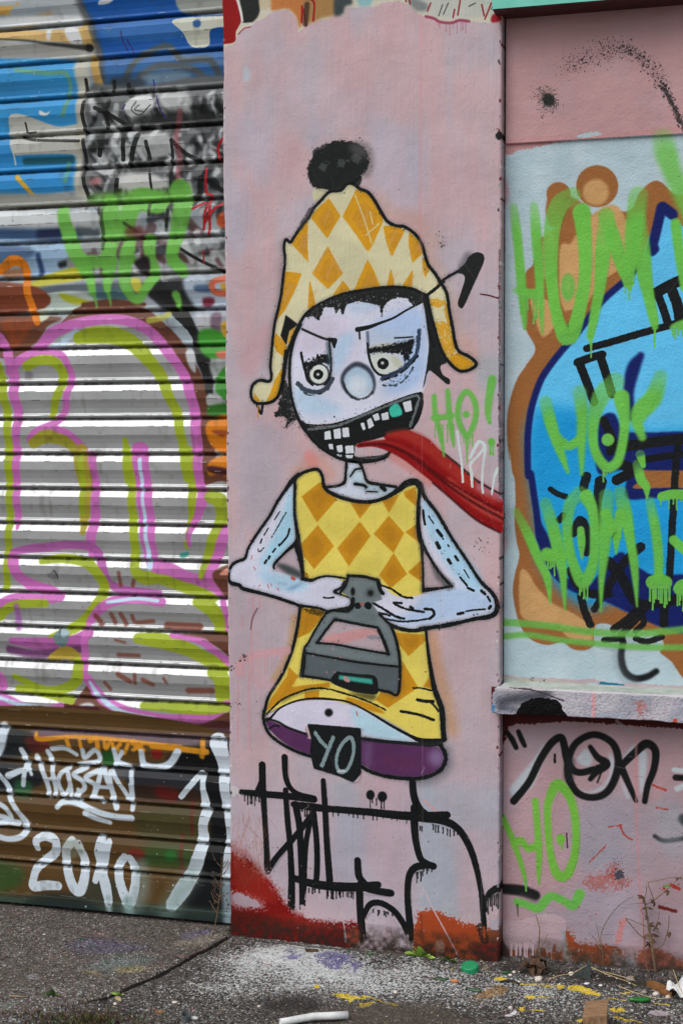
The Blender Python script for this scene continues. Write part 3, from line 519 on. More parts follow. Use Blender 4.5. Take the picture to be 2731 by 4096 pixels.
for q, w in (([(345, 905), (440, 770), (540, 648)], 30), ([(540, 648), (800, 700), (1025, 742)], 32), ([(1040, 770), (1100, 900), (1150, 1042)], 40), ([(330, 915), (560, 935), (800, 982), (1150, 1042)], 26), ([(690, 150), (860, 160), (1030, 200)], 36), ([(695, 150), (662, 260), (605, 335)], 34), ([(450, 560), (340, 730), (240, 910), (188, 1005), (150, 1290)], 26),
             ([(200, 1000), (196, 1140), (175, 1290)], 26), ([(210, 1030), (500, 1082), (760, 1130), (1000, 1160), (1290, 1190)], 26), ([(150, 1290), (380, 1322), (520, 1350)], 30), ([(1180, 720), (1242, 900), (1282, 1150), (1262, 1490), (1150, 1475), (1030, 1450)], 34), ([(1030, 210), (1052, 300), (1085, 350)], 44),
             ([(440, 575), (520, 545), (680, 552), (730, 480)], 34), ([(745, 420), (735, 500), (690, 545)], 50), ([(1050, 590), (1150, 690), (1200, 720)], 28)):
    P.s_(H_, q, w, BLK, soft=4, grain=.2)
P.dot(H_, 745, 330, 26, BLK, soft=4, ry=48); P.dot(H_, 945, 345, 68, (84, 92, 95), soft=9, op=.7); P.dot(H_, 945, 348, 34, BLK, soft=6); P.dot(H_, 800, 490, 38, BLK, soft=4, grain=.4); P.dot(H_, 920, 492, 44, BLK, soft=4, grain=.3)
P.f(H_, [(825, 470), (870, 458), (860, 480), (835, 486)], (186, 80, 70), soft=1)
P.f(H_, [(495, 1360), (560, 1245), (620, 1250), (800, 1270), (1000, 1296), (1034, 1440), (1012, 1500), (850, 1490), (700, 1455)], (27, 30, 31), soft=6, grain=.1)
P.f(H_, [(590, 1284), (965, 1328), (972, 1388), (585, 1330)], (62, 164, 148), soft=4, sm=False); P.f(H_, [(640, 1300), (690, 1310), (710, 1360), (650, 1350)], (178, 140, 142), soft=3, grain=.5)
P.f(H_, [(700, 1480), (1000, 1500), (970, 1570), (800, 1530)], (40, 40, 28), soft=10, op=.7)
for x, y in ((545, 1110), (450, 1250), (540, 1250), (290, 1060), (1270, 1330), (600, 1080)): P.dot(H_, x, y, 9, (186, 120, 120), soft=1)
# drips under the arm, pink loop
for q in ([(178, 785), (178, 880), (168, 950), (168, 1240)], [(214, 785), (212, 850)], [(120, 890), (118, 950)], [(100, 1180), (96, 1568)], [(158, 1200), (160, 1600)]): P.s_(D_, q, 8, (198, 142, 148), soft=1.5, op=.7)
P.s_(D_, [(100, 1190), (110, 1140), (170, 1105), (270, 1088), (360, 1075)], 44, (200, 152, 158), soft=6, op=.8); P.drips(D_, (110, 1150), (350, 1100), 12, 30, 110, 8, (198, 146, 152), .8)
P.f(D_, [(190, 1220), (300, 1240), (250, 1300), (180, 1270)], (196, 152, 160), soft=14, op=.5)
P.spray(D_, [(60, 1160), (130, 1110)], 14, 60, 4, (50, 48, 52)); P.spray(D_, [(70, 1440), (50, 1360), (110, 1362)], 4, 30, 4, (60, 40, 44))
P.s_(D_, [(200, 850), (175, 900), (165, 960)], 9, (96, 70, 74), soft=1.5, op=.7)
# ---- HO! and the white tag beside the tongue
for q, w in (([(8, 1075), (15, 1180), (50, 1330), (70, 1450)], [30, 32, 28, 12]), ([(92, 1040), (102, 1180), (122, 1330), (130, 1390)], [30, 34, 26, 12]), ([(5, 1210), (60, 1205), (120, 1195)], 34), ([(372, 968), (352, 1080), (345, 1180), (355, 1240)], [50, 44, 36, 20])):
    P.s_(R2, q, w, GRN, soft=5, op=.95)
P.s_(R2, [(212, 1045), (165, 1110), (160, 1220), (212, 1320), (265, 1220), (262, 1110)], 34, GRN, soft=5, closed=True, op=.95)
P.dot(R2, 208, 1188, 22, GRN, soft=4); P.dot(R2, 366, 1360, 24, GRN, soft=3)
P.s_(R2, [(208, 1320), (212, 1420), (214, 1490)], [16, 9, 8], GRN, soft=1.5); P.drips(R2, (190, 1330), (260, 1320), 4, 30, 90, 9, GRN); P.drips(R2, (350, 1375), (385, 1375), 3, 40, 80, 10, GRN); P.drips(R2, (10, 1260), (130, 1250), 5, 60, 110, 9, GRN)
WHT = (198, 212, 212)
for q, w in (([(152, 1290), (165, 1400), (180, 1500), (188, 1610)], 14), ([(232, 1462), (262, 1400), (290, 1358), (322, 1388), (280, 1450), (236, 1500), (242, 1560), (246, 1640)], [16, 20, 22, 20, 14, 18, 18, 14]), ([(330, 1400), (315, 1500), (308, 1600), (312, 1680)], 14), ([(408, 1530), (385, 1580), (368, 1690)], [22, 16, 10])):
    P.s_(R2, q, w, WHT, soft=3, grain=.45)
# ---- long black tag below
for q, w in (([(212, 655), (214, 760), (220, 850), (228, 980), (236, 1100), (242, 1262)], [36, 36, 32, 28, 28, 34]), ([(240, 1262), (300, 1175), (400, 1062), (492, 945)], 30), ([(340, 612), (346, 720), (372, 785), (420, 822), (508, 846)], [34, 30, 26, 26, 30]), ([(90, 808), (200, 820), (350, 832), (508, 852)], [26, 34, 34, 34]), ([(185, 800), (205, 750), (212, 700)], 24),
             ([(346, 800), (355, 950), (370, 1100), (380, 1300), (378, 1470)], [30, 30, 30, 34, 40]), ([(402, 880), (424, 1000), (432, 1120), (444, 1300), (438, 1440)], [34, 34, 34, 44, 24]), ([(492, 950), (462, 1100), (450, 1300)], 28), ([(505, 930), (520, 1060), (526, 1200), (520, 1325)], 30), ([(560, 745), (570, 900), (580, 1100), (596, 1312)], [26, 30, 32, 36]),
             ([(390, 880), (500, 896), (600, 906), (800, 922), (1050, 946), (1265, 940)], [30, 40, 34, 36, 44, 36]), ([(1068, 758), (1076, 830), (1102, 900), (1150, 946)], [34, 36, 40, 40]), ([(1080, 900), (1082, 1050), (1110, 1180), (1146, 1216), (1186, 1232)], [40, 36, 34, 36, 36]),
             ([(1080, 950), (1240, 972), (1330, 1022), (1392, 1120), (1432, 1240), (1460, 1380), (1478, 1480)], [44, 40, 36, 34, 30, 26, 30]), ([(395, 1300), (520, 1336), (700, 1352), (872, 1338)], [34, 44, 46, 34]), ([(770, 1345), (860, 1372), (945, 1386)], [40, 36, 36]), ([(755, 1200), (764, 1290), (810, 1345)], [34, 36, 30]), ([(768, 1340), (768, 1450), (776, 1560), (780, 1640)], [38, 36, 40, 44]),
             ([(1150, 1224), (1080, 1242), (1046, 1300), (1040, 1420), (1052, 1560), (1056, 1640)], [34, 36, 32, 32, 36, 40]), ([(788, 1520), (825, 1452), (885, 1442), (960, 1484), (1010, 1550), (1050, 1630)], [26, 30, 30, 30, 30, 30])):
    P.s_(E_, q, np.array(w)*1.14 if not np.isscalar(w) else w*1.14, (23, 25, 26), soft=3.5, grain=.16)
for pts, n, l, w in ((((420, 870), (500, 900)), 6, 90, 12), (((110, 830), (200, 835)), 7, 60, 10), (((600, 925), (1040, 962)), 12, 30, 8), (((470, 1360), (540, 1365)), 4, 40, 12), (((570, 1375), (740, 1385)), 12, 50, 11), (((1080, 1000), (1130, 1010)), 4, 50, 9), (((1170, 990), (1330, 1040)), 8, 40, 9), (((1085, 1270), (1130, 1265)), 4, 60, 9), (((425, 1430), (460, 1430)), 3, 50, 12), (((840, 1480), (960, 1500)), 7, 30, 10), (((815, 840), (915, 855)), 5, 60, 9), (((1130, 1250), (1180, 1245)), 4, 30, 9)):
    P.drips(E_, pts[0], pts[1], n, l*.3, l, w, (28, 30, 30))
P.dot(E_, 828, 826, 24, BLK, soft=3, ry=28); P.dot(E_, 896, 836, 27, BLK, soft=3, ry=30)
P.s_(R7, [(272, 270), (292, 360), (305, 470), (318, 600), (322, 700)], [20, 26, 30, 36, 30], (26, 28, 28), soft=3, grain=.35); P.s_(R7, [(320, 480), (345, 440), (385, 405), (440, 395)], [20, 34, 44, 56], (30, 32, 32), soft=4, grain=.5); P.drips(R7, (320, 460), (410, 430), 9, 30, 120, 10, (34, 36, 36), .85)
# ---- base: red and orange bands, scuffs and splash dirt
red = [(-40, 60), (40, 100), (70, 135), (130, 150), (190, 220), (230, 285), (300, 350), (350, 425), (380, 485), (420, 535), (490, 545), (506, 592), (620, 606), (740, 616), (832, 610), (832, 690), (770, 750), (760, 900), (-40, 900)]
P.f(R6, red, (122, 22, 20), soft=16, grain=.9, sm=False); P.f(R6, [(a+(10 if a > 0 else 0), b+34) for a, b in red], (122, 22, 20), soft=3, rag=4, sm=False, nk=5)
P.f(R6, [(60, 150), (200, 240), (220, 330), (120, 400), (50, 330)], (104, 42, 28), soft=25, op=.6)
for pts in ([(10, 90), (90, 110), (180, 200), (150, 230), (40, 170)], [(170, 180), (280, 330), (240, 330), (180, 250)], [(260, 300), (400, 470), (340, 450)], [(30, 420), (230, 470), (240, 520), (40, 510)], [(400, 520), (500, 540), (480, 570)]): P.f(R6, pts, (176, 150, 158), soft=16, grain=1.3, op=.75)
P.f(R6, [(60, 200), (220, 300), (330, 450), (240, 500), (60, 400)], (150, 44, 34), soft=24, grain=.8, op=.55); P.f(R6, [(300, 560), (700, 620), (700, 660), (320, 640)], (150, 40, 30), soft=14, grain=.7, op=.6)
P.scratches(120, .015, .05, 1.1, [(140, 80, 60), (160, 96, 70), (110, 56, 44)], (.01, .16, .11, .32), True, .5)
P.f(R6, [(60, 425), (150, 450), (200, 480), (215, 515), (70, 500)], (168, 148, 158), soft=3, rag=4, nk=5)
P.f(R6, [(40, 520), (420, 600), (500, 680), (60, 640)], (84, 26, 20), soft=20, op=.6); P.f(R6, [(770, 660), (840, 660), (832, 750), (770, 752)], (172, 84, 56), soft=8, op=.8)
P.s_(R6, [(742, 612), (750, 660), (758, 730)], [5, 10, 20], (186, 166, 172), soft=2, grain=.3)
org = [(1180, 700), (1205, 550), (1290, 524), (1400, 572), (1500, 612), (1580, 630), (1620, 650), (1720, 660), (1720, 900), (1180, 900)]
P.f(R6, org, (160, 70, 38), soft=10, grain=.9, sm=False); P.f(R6, [(a, b+22) for a, b in org], (158, 68, 36), soft=2, rag=4, sm=False, nk=5); P.f(R7, [(250, 760), (430, 740), (430, 880), (300, 870)], (106, 26, 26), soft=14, op=.85)
P.f(R7, [(330, 660), (420, 640), (420, 720), (350, 740)], (96, 60, 44), soft=12, op=.7); P.f(R7, [(355, 600), (415, 600), (412, 655), (360, 650)], (170, 160, 172), soft=3, grain=.4)
P.s_(R6, [(1228, 560), (1240, 740)], 12, (110, 48, 34), soft=4, op=.6); P.s_(R7, [(300, 640), (325, 720)], 50, (40, 32, 28), soft=5, grain=.9, op=.8); P.s_(R7, [(318, 640), (322, 700)], 16, (150, 70, 36), soft=3, grain=.5)
P.s_(R6, [(1240, 390), (1290, 500), (1350, 610), (1420, 740), (1465, 830)], 8, (194, 170, 178), soft=1.5, grain=.3); P.s_(E_, [(1140, 860), (1170, 890), (1200, 915)], 14, (202, 150, 156), soft=2, op=.8)
P.f(R6, [(1320, 730), (1370, 730), (1365, 820), (1325, 820)], (150, 140, 138), soft=7, grain=.5, op=.6)
P.drips(R6, (860, 690), (1160, 690), 10, 30, 90, 16, (182, 158, 168))
P.spray(R6, [(880, 640), (1000, 640), (1120, 660)], 60, 90, 3, (110, 40, 46), .8)
P.spray(E_, [(60, 620), (60, 800)], 18, 40, 4, (196, 196, 190)); P.f(E_, [(30, 780), (80, 790), (70, 830), (30, 830)], (200, 200, 196), soft=5, grain=1.0, op=.7)
P.spray(R3, [(290, 580), (330, 620)], 22, 40, 4, (46, 44, 52)); P.spray(R1, [(40, 1490), (70, 1530)], 16, 40, 4, (44, 46, 50)); P.spray(A_, [(1390, 1500), (1380, 1530)], 16, 30, 3, (44, 46, 50))
P.dot(R1, 415, 850, 22, (34, 36, 36), soft=8, ry=30, grain=.5); P.spray(R1, [(410, 830), (418, 870)], 18, 60, 3, (40, 42, 42))
P.s_(R2, [(300, 434), (350, 442), (410, 460)], 9, (84, 34, 42), soft=1.5, grain=.3)
# dirt splashed up from the ground, chips and specks everywhere
hb = int(.12/P.res); yy = np.arange(hb)*P.res + P.v0
dirt = np.clip((.062-yy)/.062, 0, 1)[:, None]**.6*1.0*(P.n[5][:hb]*.5+P.n[14][:hb]*.9)
P.comp(np.clip(dirt, 0, .9).astype(np.float32), (44, 37, 32), 0, 0, P.w, hb)
P.specks(500, .6, 1.8, [(70, 60, 66), (120, 90, 98), (206, 200, 205), (150, 110, 118)], (0, .1, PIL_W, 2.3), .55)
P.specks(160, .6, 2.2, [(206, 190, 196), (180, 150, 150), (40, 36, 34)], (0, .0, PIL_W, .3), .7)
P.scratches(26, .01, .04, 1.0, [(196, 182, 190), (150, 136, 146)], (0, .3, PIL_W, 2.3), True, .35)
P.scratches(10, .1, .5, 1.6, [(200, 158, 164)], (0.0, 1.0, PIL_W, 1.2), True, .35)
for xs, cc in (((1690, 60, 1687, 2100), (196, 150, 154)), ((1687, 2100, 1690, 3300), (190, 160, 166)), ((1924, 2500, 1925, 3700), (186, 168, 178))): P.s_(SRC, [(xs[0], xs[1]), (xs[2], xs[3])], 4, cc, soft=2, op=.22)
P.s_(SRC, [(1683, 60), (1681, 1000)], 12, (200, 150, 152), soft=6, op=.35)
P.s_(SRC, [(1997, 1000), (1996, 2000)], 7, (60, 50, 56), soft=2, grain=1.0, op=.5)

# age: faint run marks, chipped arrises, small blown patches showing older coats
P.scratches(90, .05, .35, 1.3, [(198, 172, 180), (166, 156, 168), (160, 146, 156)], (0, .5, PIL_W, 2.25), True, .16)
for _ in range(170):
    e = P.rng.random() < .5; x = P.rng.uniform(0, .006) if e else P.rng.uniform(PIL_W-.007, PIL_W); z = P.rng.uniform(.05, 2.2); c = [(206, 204, 202), (96, 40, 42), (60, 56, 60), (150, 160, 170)][P.rng.integers(4)]
    P.speck((x-P.u0)/P.res, (z-P.v0)/P.res, P.rng.uniform(1, 3.5), c, .8, P.rng.uniform(1, 2.5))
for _ in range(26):
    x, z = P.rng.uniform(.02, PIL_W-.02), P.rng.uniform(.2, 2.2); P._line((np.array([[x, z], [x+P.rng.normal(0, .006), z-.006], [x+P.rng.normal(0, .01), z-P.rng.uniform(.008, .02)]])-[P.u0, P.v0])/P.res, 1.4, [(120, 104, 112), (206, 194, 200)][P.rng.integers(2)], .6)
# ================================================================== paint on the wall to the right of the pillar
RW_Y = 0.036
W = Canvas('wall_paint', 0.66, 2.02, -0.03, 2.72, 0.0009, lambda x, y: on_wall(x, y, RW_Y), 23, (174, 195, 204))
W.wash((184, 201, 208), 'v', .4, .8, .6); W.wash((162, 186, 197), 45, .55, .85, .3)
zs = on_wall(2100, 2735, RW_Y)[1]; zp = on_wall(2015, 577, RW_Y)[1]
def band(v0, v1, col):
    W.c[max(0, int((v0-W.v0)/W.res)):int((v1-W.v0)/W.res)] = np.array(col, np.float32)/255
band(-.1, zs-.04, (174, 144, 150)); band(zp, 3, (184, 146, 148))
W.wash((150, 148, 160), 150, .45, .75, .7, k2=45, box=(.66, -.03, 2.02, zs-.06)); W.wash((176, 144, 150), 45, .5, .8, .4, box=(.66, -.03, 2.02, zs-.06))
W.wash((190, 148, 148), 150, .4, .7, .5, box=(.66, zp+.01, 2.02, 2.72)); W.wash((176, 148, 156), 45, .5, .8, .35, box=(.66, zp+.01, 2.02, 2.72))
for pts, c, op in (([(900, 960), (1250, 900), (1300, 1200), (1150, 1420), (880, 1320)], (150, 150, 163), .75), ([(430, 880), (640, 980), (560, 1200), (440, 1150)], (178, 150, 158), .6), ([(1250, 1150), (1700, 1250), (1700, 1500), (1300, 1480)], (162, 148, 158), .6), ([(480, 480), (900, 480), (860, 640), (520, 700)], (160, 148, 158), .6), ([(1100, 480), (1700, 500), (1700, 640), (1250, 700)], (164, 142, 148), .5)):
    W.f(R4, pts, c, soft=70, op=op)
W.f(R7, [(850, 420), (1300, 380), (1320, 700), (1000, 740), (860, 620)], (162, 152, 166), soft=60, op=.7); W.f(R7, [(1350, 500), (1700, 520), (1700, 800), (1400, 780)], (160, 146, 156), soft=50, op=.6)
BRN, TAN = (150, 98, 54), (194, 152, 100)
NAVY, CY1, CY2 = (20, 32, 96), (94, 190, 236), (28, 150, 214)
# ragged pink strip left under the upper panel
W.f(R1, [(440, 880), (1000, 840), (1700, 790), (1700, 815), (1568, 832), (1350, 850), (1200, 858), (1000, 872), (800, 890), (620, 930), (520, 945), (510, 962), (440, 965)], (186, 140, 142), soft=2, rag=3)
W.f(R1, [(440, 1110), (465, 1150), (475, 1230), (450, 1300), (435, 1300)], (186, 146, 150), soft=6, op=.8)
W.f(R1, [(900, 858), (1000, 830), (1060, 848), (940, 868)], (172, 188, 194), soft=2, rag=2)
# sprayed dot and arc on the upper panel
W.dot(R1, 725, 632, 48, (36, 40, 38), soft=26, grain=.25); W.spray(R1, [(700, 600), (740, 660)], 30, 700, 3.2, (48, 48, 46))
W.spray(R1, [(830, 420), (960, 360), (1080, 320), (1180, 300)], 34, 700, 3.8, (52, 46, 50)); W.spray(R1, [(1180, 300), (1280, 350), (1380, 440), (1450, 550)], 22, 800, 3.8, (46, 42, 44))
W.spray(R1, [(1440, 540), (1500, 650), (1560, 780), (1640, 900)], 12, 800, 4.2, (38, 36, 38)); W.s_(R1, [(1450, 560), (1510, 680), (1568, 790), (1640, 880)], 20, (44, 42, 44), soft=10, op=.6, grain=.4)
# brown bubble outline of the blue letters
outer = R1([(700, 1480), (760, 1440), (900, 1400), (1080, 1318), (1230, 1322), (1300, 1200), (1380, 1136), (1440, 1150), (1520, 1220), (1700, 1290)]) + R2([(1700, 600), (1700, 1568)]) + \
    R3([(1700, 1500), (1568, 1430), (1420, 1255), (1150, 1250), (1130, 1110), (1030, 1092), (1022, 1160), (1010, 1222), (950, 1256), (870, 1246), (810, 1202), (720, 1222), (620, 1192), (552, 1112), (516, 1000), (500, 880), (515, 770), (541, 662), (525, 580), (510, 450), (516, 330), (512, 190), (495, 130), (480, 0)]) + \
    R2([(480, 1480), (465, 1350), (465, 1200), (490, 1070), (530, 960), (590, 870), (641, 776), (582, 655), (550, 520), (546, 420), (580, 300), (630, 240), (650, 100)])
W.f(None, outer, BRN, soft=2)
W.f(R3, [(1020, 1100), (1130, 1115), (1300, 1130), (1420, 1160), (1420, 1260), (1140, 1262), (1020, 1230)], (166, 184, 192), soft=2)
W.dot(R1, 1028, 1168, 132, BRN, soft=3); W.dot(R1, 1020, 1205, 82, TAN, soft=6); W.dot(R1, 786, 1218, 76, BRN, soft=3)
W.f(R1, [(720, 1240), (850, 1230), (960, 1300), (1000, 1420), (740, 1420)], BRN, soft=4)
for t in ([(800, 130), (870, 95), (990, -60), (1150, -120), (1250, 90), (1240, 250), (1090, 330), (1000, 440), (930, 545), (860, 575), (800, 480), (790, 300)], [(612, 450), (740, 490), (770, 610), (690, 705), (640, 590)], [(690, 80), (760, 60), (740, 300), (690, 320)]): W.f(R2, t, TAN, soft=4)
W.f(R2, [(815, 90), (850, 20), (880, 80), (850, 120)], BRN, soft=4); W.f(R2, [(825, 545), (880, 535), (845, 600)], BRN, soft=3); W.f(R2, [(1100, 330), (1190, 260), (1250, 200), (1250, 300), (1050, 480), (1060, 400)], BRN, soft=4)
W.f(R3, [(545, 770), (575, 750), (610, 790), (650, 860), (750, 960), (870, 1020), (960, 1080), (1000, 1110), (960, 1130), (700, 1090), (570, 1060), (540, 960)], TAN, soft=4); W.f(R3, [(820, 1140), (960, 1150), (1000, 1160), (980, 1200), (860, 1180)], TAN, soft=5)
inner = R1([(1425, 1330), (1500, 1370), (1568, 1420), (1760, 1520)]) + R2([(1760, 700), (1760, 1568)]) + R3([(1760, 900), (1760, 1180), (1568, 1150), (1420, 1108), (1350, 1060), (1200, 1010), (1050, 940), (900, 900), (800, 840), (700, 730), (650, 600), (640, 420), (620, 280), (600, 150), (588, 0)]) + \
    R2([(588, 1480), (585, 1400), (592, 1290), (612, 1170), (642, 1060), (682, 960), (742, 870), (822, 770), (902, 680), (1052, 485), (1200, 340), (1290, 250), (1360, 60)])
W.f(None, inner, CY1, soft=2)
W.f(None, R2([(600, 1250), (700, 1130), (1000, 1180), (1300, 1290), (1700, 1300), (1760, 1568)]) + R3([(1760, 850), (1568, 830), (1300, 800), (1000, 1000), (700, 760), (640, 420), (590, 0)]), CY2, soft=40, op=.95)
W.f(None, R2([(640, 1400), (620, 1568)]) + R3([(640, 200), (700, 280), (900, 200), (980, 0)]) + R2([(960, 1300), (720, 1200)]), CY2, soft=20, op=.9)
# navy shade inside the letters
W.f(None, R2([(1040, 1230), (1130, 1180), (1200, 1290), (1350, 1300), (1700, 1320), (1700, 1568)]) + R3([(1700, 300), (1400, 300), (1210, 300), (1210, 130), (1040, 150), (1020, 0)]) + R2([(1030, 1440)]), NAVY, soft=4)
W.f(R3, [(640, 400), (690, 480), (740, 580), (760, 690), (860, 820), (960, 860), (1100, 700), (1180, 640), (1240, 700), (1310, 750), (1390, 785), (1568, 780), (1700, 800), (1700, 1180), (1568, 1150), (1420, 1108), (1200, 1010), (1050, 940), (900, 900), (800, 840), (700, 730), (655, 600)], NAVY, soft=4)
W.f(R3, [(1290, 132), (1400, 128), (1700, 140), (1700, 240), (1500, 236), (1270, 242), (1262, 220), (1300, 190)], BRN, soft=3)
W.s_(SRC, R1([(1432, 1300), (1400, 1440), (1370, 1568)])+R2([(1385, 150)]), 36, NAVY, soft=5)
W.s_(R1, [(1440, 1300), (1500, 1345)], 60, NAVY, soft=5)
W.s_(SRC, R2([(1290, 250), (1200, 350), (1052, 485), (902, 680), (822, 770), (742, 870), (682, 960), (642, 1060), (612, 1170), (596, 1290), (592, 1400), (596, 1568)])+R3([(612, 150), (632, 280), (652, 420), (665, 560)]), 25, NAVY, soft=5)
W.s_(R2, [(1300, 820), (1255, 900), (1225, 1050), (1240, 1200)], [40, 75, 60, 50], NAVY, soft=9)
BK2 = (24, 26, 28)
for q, w in (([(962, 775), (1100, 738), (1300, 680), (1480, 630), (1700, 560)], 42), ([(905, 862), (980, 835), (1060, 812)], 48), ([(918, 870), (965, 990), (1008, 1110)], 50), ([(1048, 825), (1085, 940), (1120, 1060)], 50), ([(1390, 430), (1470, 385), (1600, 325)], 62), ([(1410, 440), (1440, 520), (1470, 610)], 46), ([(1500, 420), (1530, 500), (1545, 590)], 60),
             ([(1068, 1225), (1100, 1290), (1130, 1370), (1110, 1420)], 50), ([(1190, 1390), (1330, 1370), (1480, 1350), (1700, 1330)], 60), ([(1290, 1480), (1450, 1450), (1700, 1420)], 40), ([(1180, 1500), (1250, 1540), (1150, 1600)], 60)):
    W.s_(R2, q, w, BK2, soft=5, grain=.2)
for q, w in (([(1535, -40), (1520, 120), (1508, 300), (1492, 600), (1480, 800)], 42), ([(962, 165), (942, 235)], 54), ([(735, 245), (780, 275), (830, 292)], 34), ([(1050, 200), (1030, 330), (1035, 500)], [70, 50, 44]), ([(790, 440), (815, 410)], 40), ([(1300, 608), (1210, 690), (1120, 820), (1010, 1000)], [56, 46, 50, 40]), ([(925, 920), (950, 1010), (985, 1095)], 46), ([(1290, 990), (1220, 1060), (1130, 1125)], 44), ([(1330, 990), (1265, 1070), (1200, 1135)], 40), ([(1300, 1020), (1320, 1080), (1270, 1135)], 36),
             ([(860, 760), (900, 840), (980, 900), (1100, 900)], 50), ([(1100, 700), (1180, 800), (1280, 960), (1400, 960), (1568, 930)], 60), ([(1450, 950), (1445, 1090)], 50), ([(1072, 1192), (1180, 1182)], 36), ([(1180, 1150), (1188, 1210)], 40), ([(1270, 1182), (1340, 1202), (1432, 1170)], 36), ([(880, 520), (920, 440), (960, 500), (960, 640)], 50)):
    W.s_(R3, q, w, BK2, soft=6, grain=.25, op=.95)
W.s_(R3, [(1190, 1200), (1178, 1300), (1202, 1390), (1262, 1432), (1340, 1422), (1398, 1388)], [34, 38, 40, 40, 38, 34], BK2, soft=7)
W.s_(R3, [(1160, 1280), (1185, 1400), (1250, 1460)], 60, (110, 122, 128), soft=18, op=.35)
W.f(R3, [(1425, 1255), (1700, 1255), (1700, 1568), (1600, 1480), (1520, 1350)], BRN, soft=3)
# green HOM / HO! / HOMI
def G(T, pts, w, soft=6, fade=(.5, 2.3), op=.96): W.s_(T, pts, np.array(w)*.93 if not np.isscalar(w) else w*.93, (106, 188, 74), soft=soft*.75, op=op, fade=fade if len(pts) > 3 or T is R2 else None)
G(R1, [(505, 1300), (520, 1420), (535, 1568), (555, 1800), (572, 2000), (575, 2065)], [50, 58, 56, 60, 34, 14], soft=9); G(R1, [(632, 1290), (645, 1450), (665, 1700), (672, 1850), (686, 2090)], [50, 64, 60, 50, 12], soft=9)
G(R2, [(518, 410), (600, 430), (660, 425)], [40, 60, 50]); W.drips(R2, (540, 440), (690, 450), 6, 80, 190, 14, GRN)
G(R1, [(870, 1230), (790, 1290), (745, 1450), (740, 1700), (760, 1900), (800, 2060), (845, 2110), (895, 2030), (935, 1850), (955, 1700), (950, 1500), (930, 1330)], [110, 120, 100, 80, 70, 80, 110, 90, 80, 80, 90, 110], soft=7)
W.dot(R2, 845, 390, 42, GRN, soft=6, ry=86); W.f(R2, [(832, 320), (858, 320), (862, 400), (850, 440), (832, 400)], (136, 178, 84), soft=7, op=.7); W.drips(R2, (790, 690), (890, 690), 6, 20, 60, 15, GRN)
G(R1, [(1090, 1360), (1065, 1568), (1045, 1800), (1010, 1980), (985, 2110)], [100, 96, 70, 60, 44], soft=8); G(R2, [(985, 680), (990, 760), (990, 830)], [40, 14, 10], soft=2)
G(R1, [(1080, 1350), (1130, 1500), (1180, 1650), (1225, 1780)], [90, 90, 80, 60], soft=8); G(R1, [(1285, 1230), (1260, 1450), (1240, 1640), (1225, 1770)], [120, 110, 80, 60], soft=10); W.drips(R2, (1195, 330), (1245, 320), 4, 40, 110, 12, GRN); G(R2, [(1225, 340), (1230, 470)], [14, 10], soft=2)
G(R1, [(1290, 1380), (1310, 1568), (1325, 1720), (1350, 1850), (1382, 2000), (1390, 2050)], [90, 100, 90, 70, 56, 40], soft=7); G(R2, [(1390, 630), (1386, 770)], [16, 9], soft=2)
G(R1, [(1440, 880), (1460, 960), (1500, 1080), (1560, 1220), (1640, 1400)], [130, 130, 110, 110, 110], soft=22, op=.8); G(R1, [(1520, 1400), (1545, 1600), (1580, 1800)], 60, soft=8); W.f(R2, [(1480, 650), (1520, 610), (1640, 580), (1640, 690), (1560, 660)], GRN, soft=5)
W.drips(R2, (1490, 660), (1568, 670), 5, 20, 60, 10, GRN)
G(R2, [(705, 1110), (740, 1250), (790, 1400), (845, 1550)], [80, 76, 60, 20], soft=9); G(R2, [(920, 1050), (935, 1200), (930, 1350), (932, 1560)], [90, 70, 56, 22], soft=12); G(R2, [(785, 1335), (850, 1385), (925, 1340)], 56)
G(R2, [(1140, 985), (1050, 1080), (1005, 1240), (1010, 1400), (1080, 1515), (1150, 1490), (1185, 1380), (1200, 1230), (1180, 1080)], [120, 110, 70, 60, 66, 64, 60, 66, 100], soft=9); W.dot(R2, 1095, 1347, 40, GRN, soft=3); W.drips(R2, (1060, 1530), (1110, 1530), 4, 20, 80, 12, GRN)
G(R2, [(1425, 950), (1380, 1080), (1300, 1170), (1280, 1240), (1310, 1330)], [80, 110, 110, 70, 50], soft=12); G(R2, [(1298, 1440), (1318, 1510)], [58, 30], soft=4); G(R3, [(1280, 90), (1300, 180), (1335, 230), (1340, 300)], [60, 60, 50, 14], soft=5)
G(R3, [(522, 385), (600, 540), (660, 680), (715, 800), (735, 960)], [50, 66, 60, 50, 12], soft=7); G(R3, [(705, 335), (755, 500), (795, 680), (815, 800), (826, 1000)], [74, 80, 74, 50, 12], soft=8); W.dot(R3, 715, 655, 44, GRN, soft=4); G(R3, [(715, 660), (800, 665)], 76); W.drips(R3, (690, 690), (770, 690), 5, 40, 100, 13, GRN)
G(R3, [(920, 270), (855, 350), (842, 540), (880, 720), (940, 830), (1000, 720), (1012, 540), (1000, 380), (960, 290)], [90, 76, 64, 64, 80, 64, 60, 66, 90], soft=8); G(R3, [(925, 500), (930, 580), (932, 680)], [46, 50, 14], soft=4); W.drips(R3, (910, 840), (970, 840), 5, 40, 110, 13, GRN)
G(R3, [(1085, 290), (1080, 480), (1068, 680), (1055, 820), (1052, 1010)], [90, 84, 60, 40, 12], soft=9); G(R3, [(1080, 400), (1150, 540)], 60); G(R3, [(1170, 400), (1150, 540), (1146, 650)], [60, 50, 12]); G(R3, [(1175, 270), (1205, 400), (1235, 560), (1262, 740), (1278, 980)], [84, 84, 60, 52, 12], soft=8)
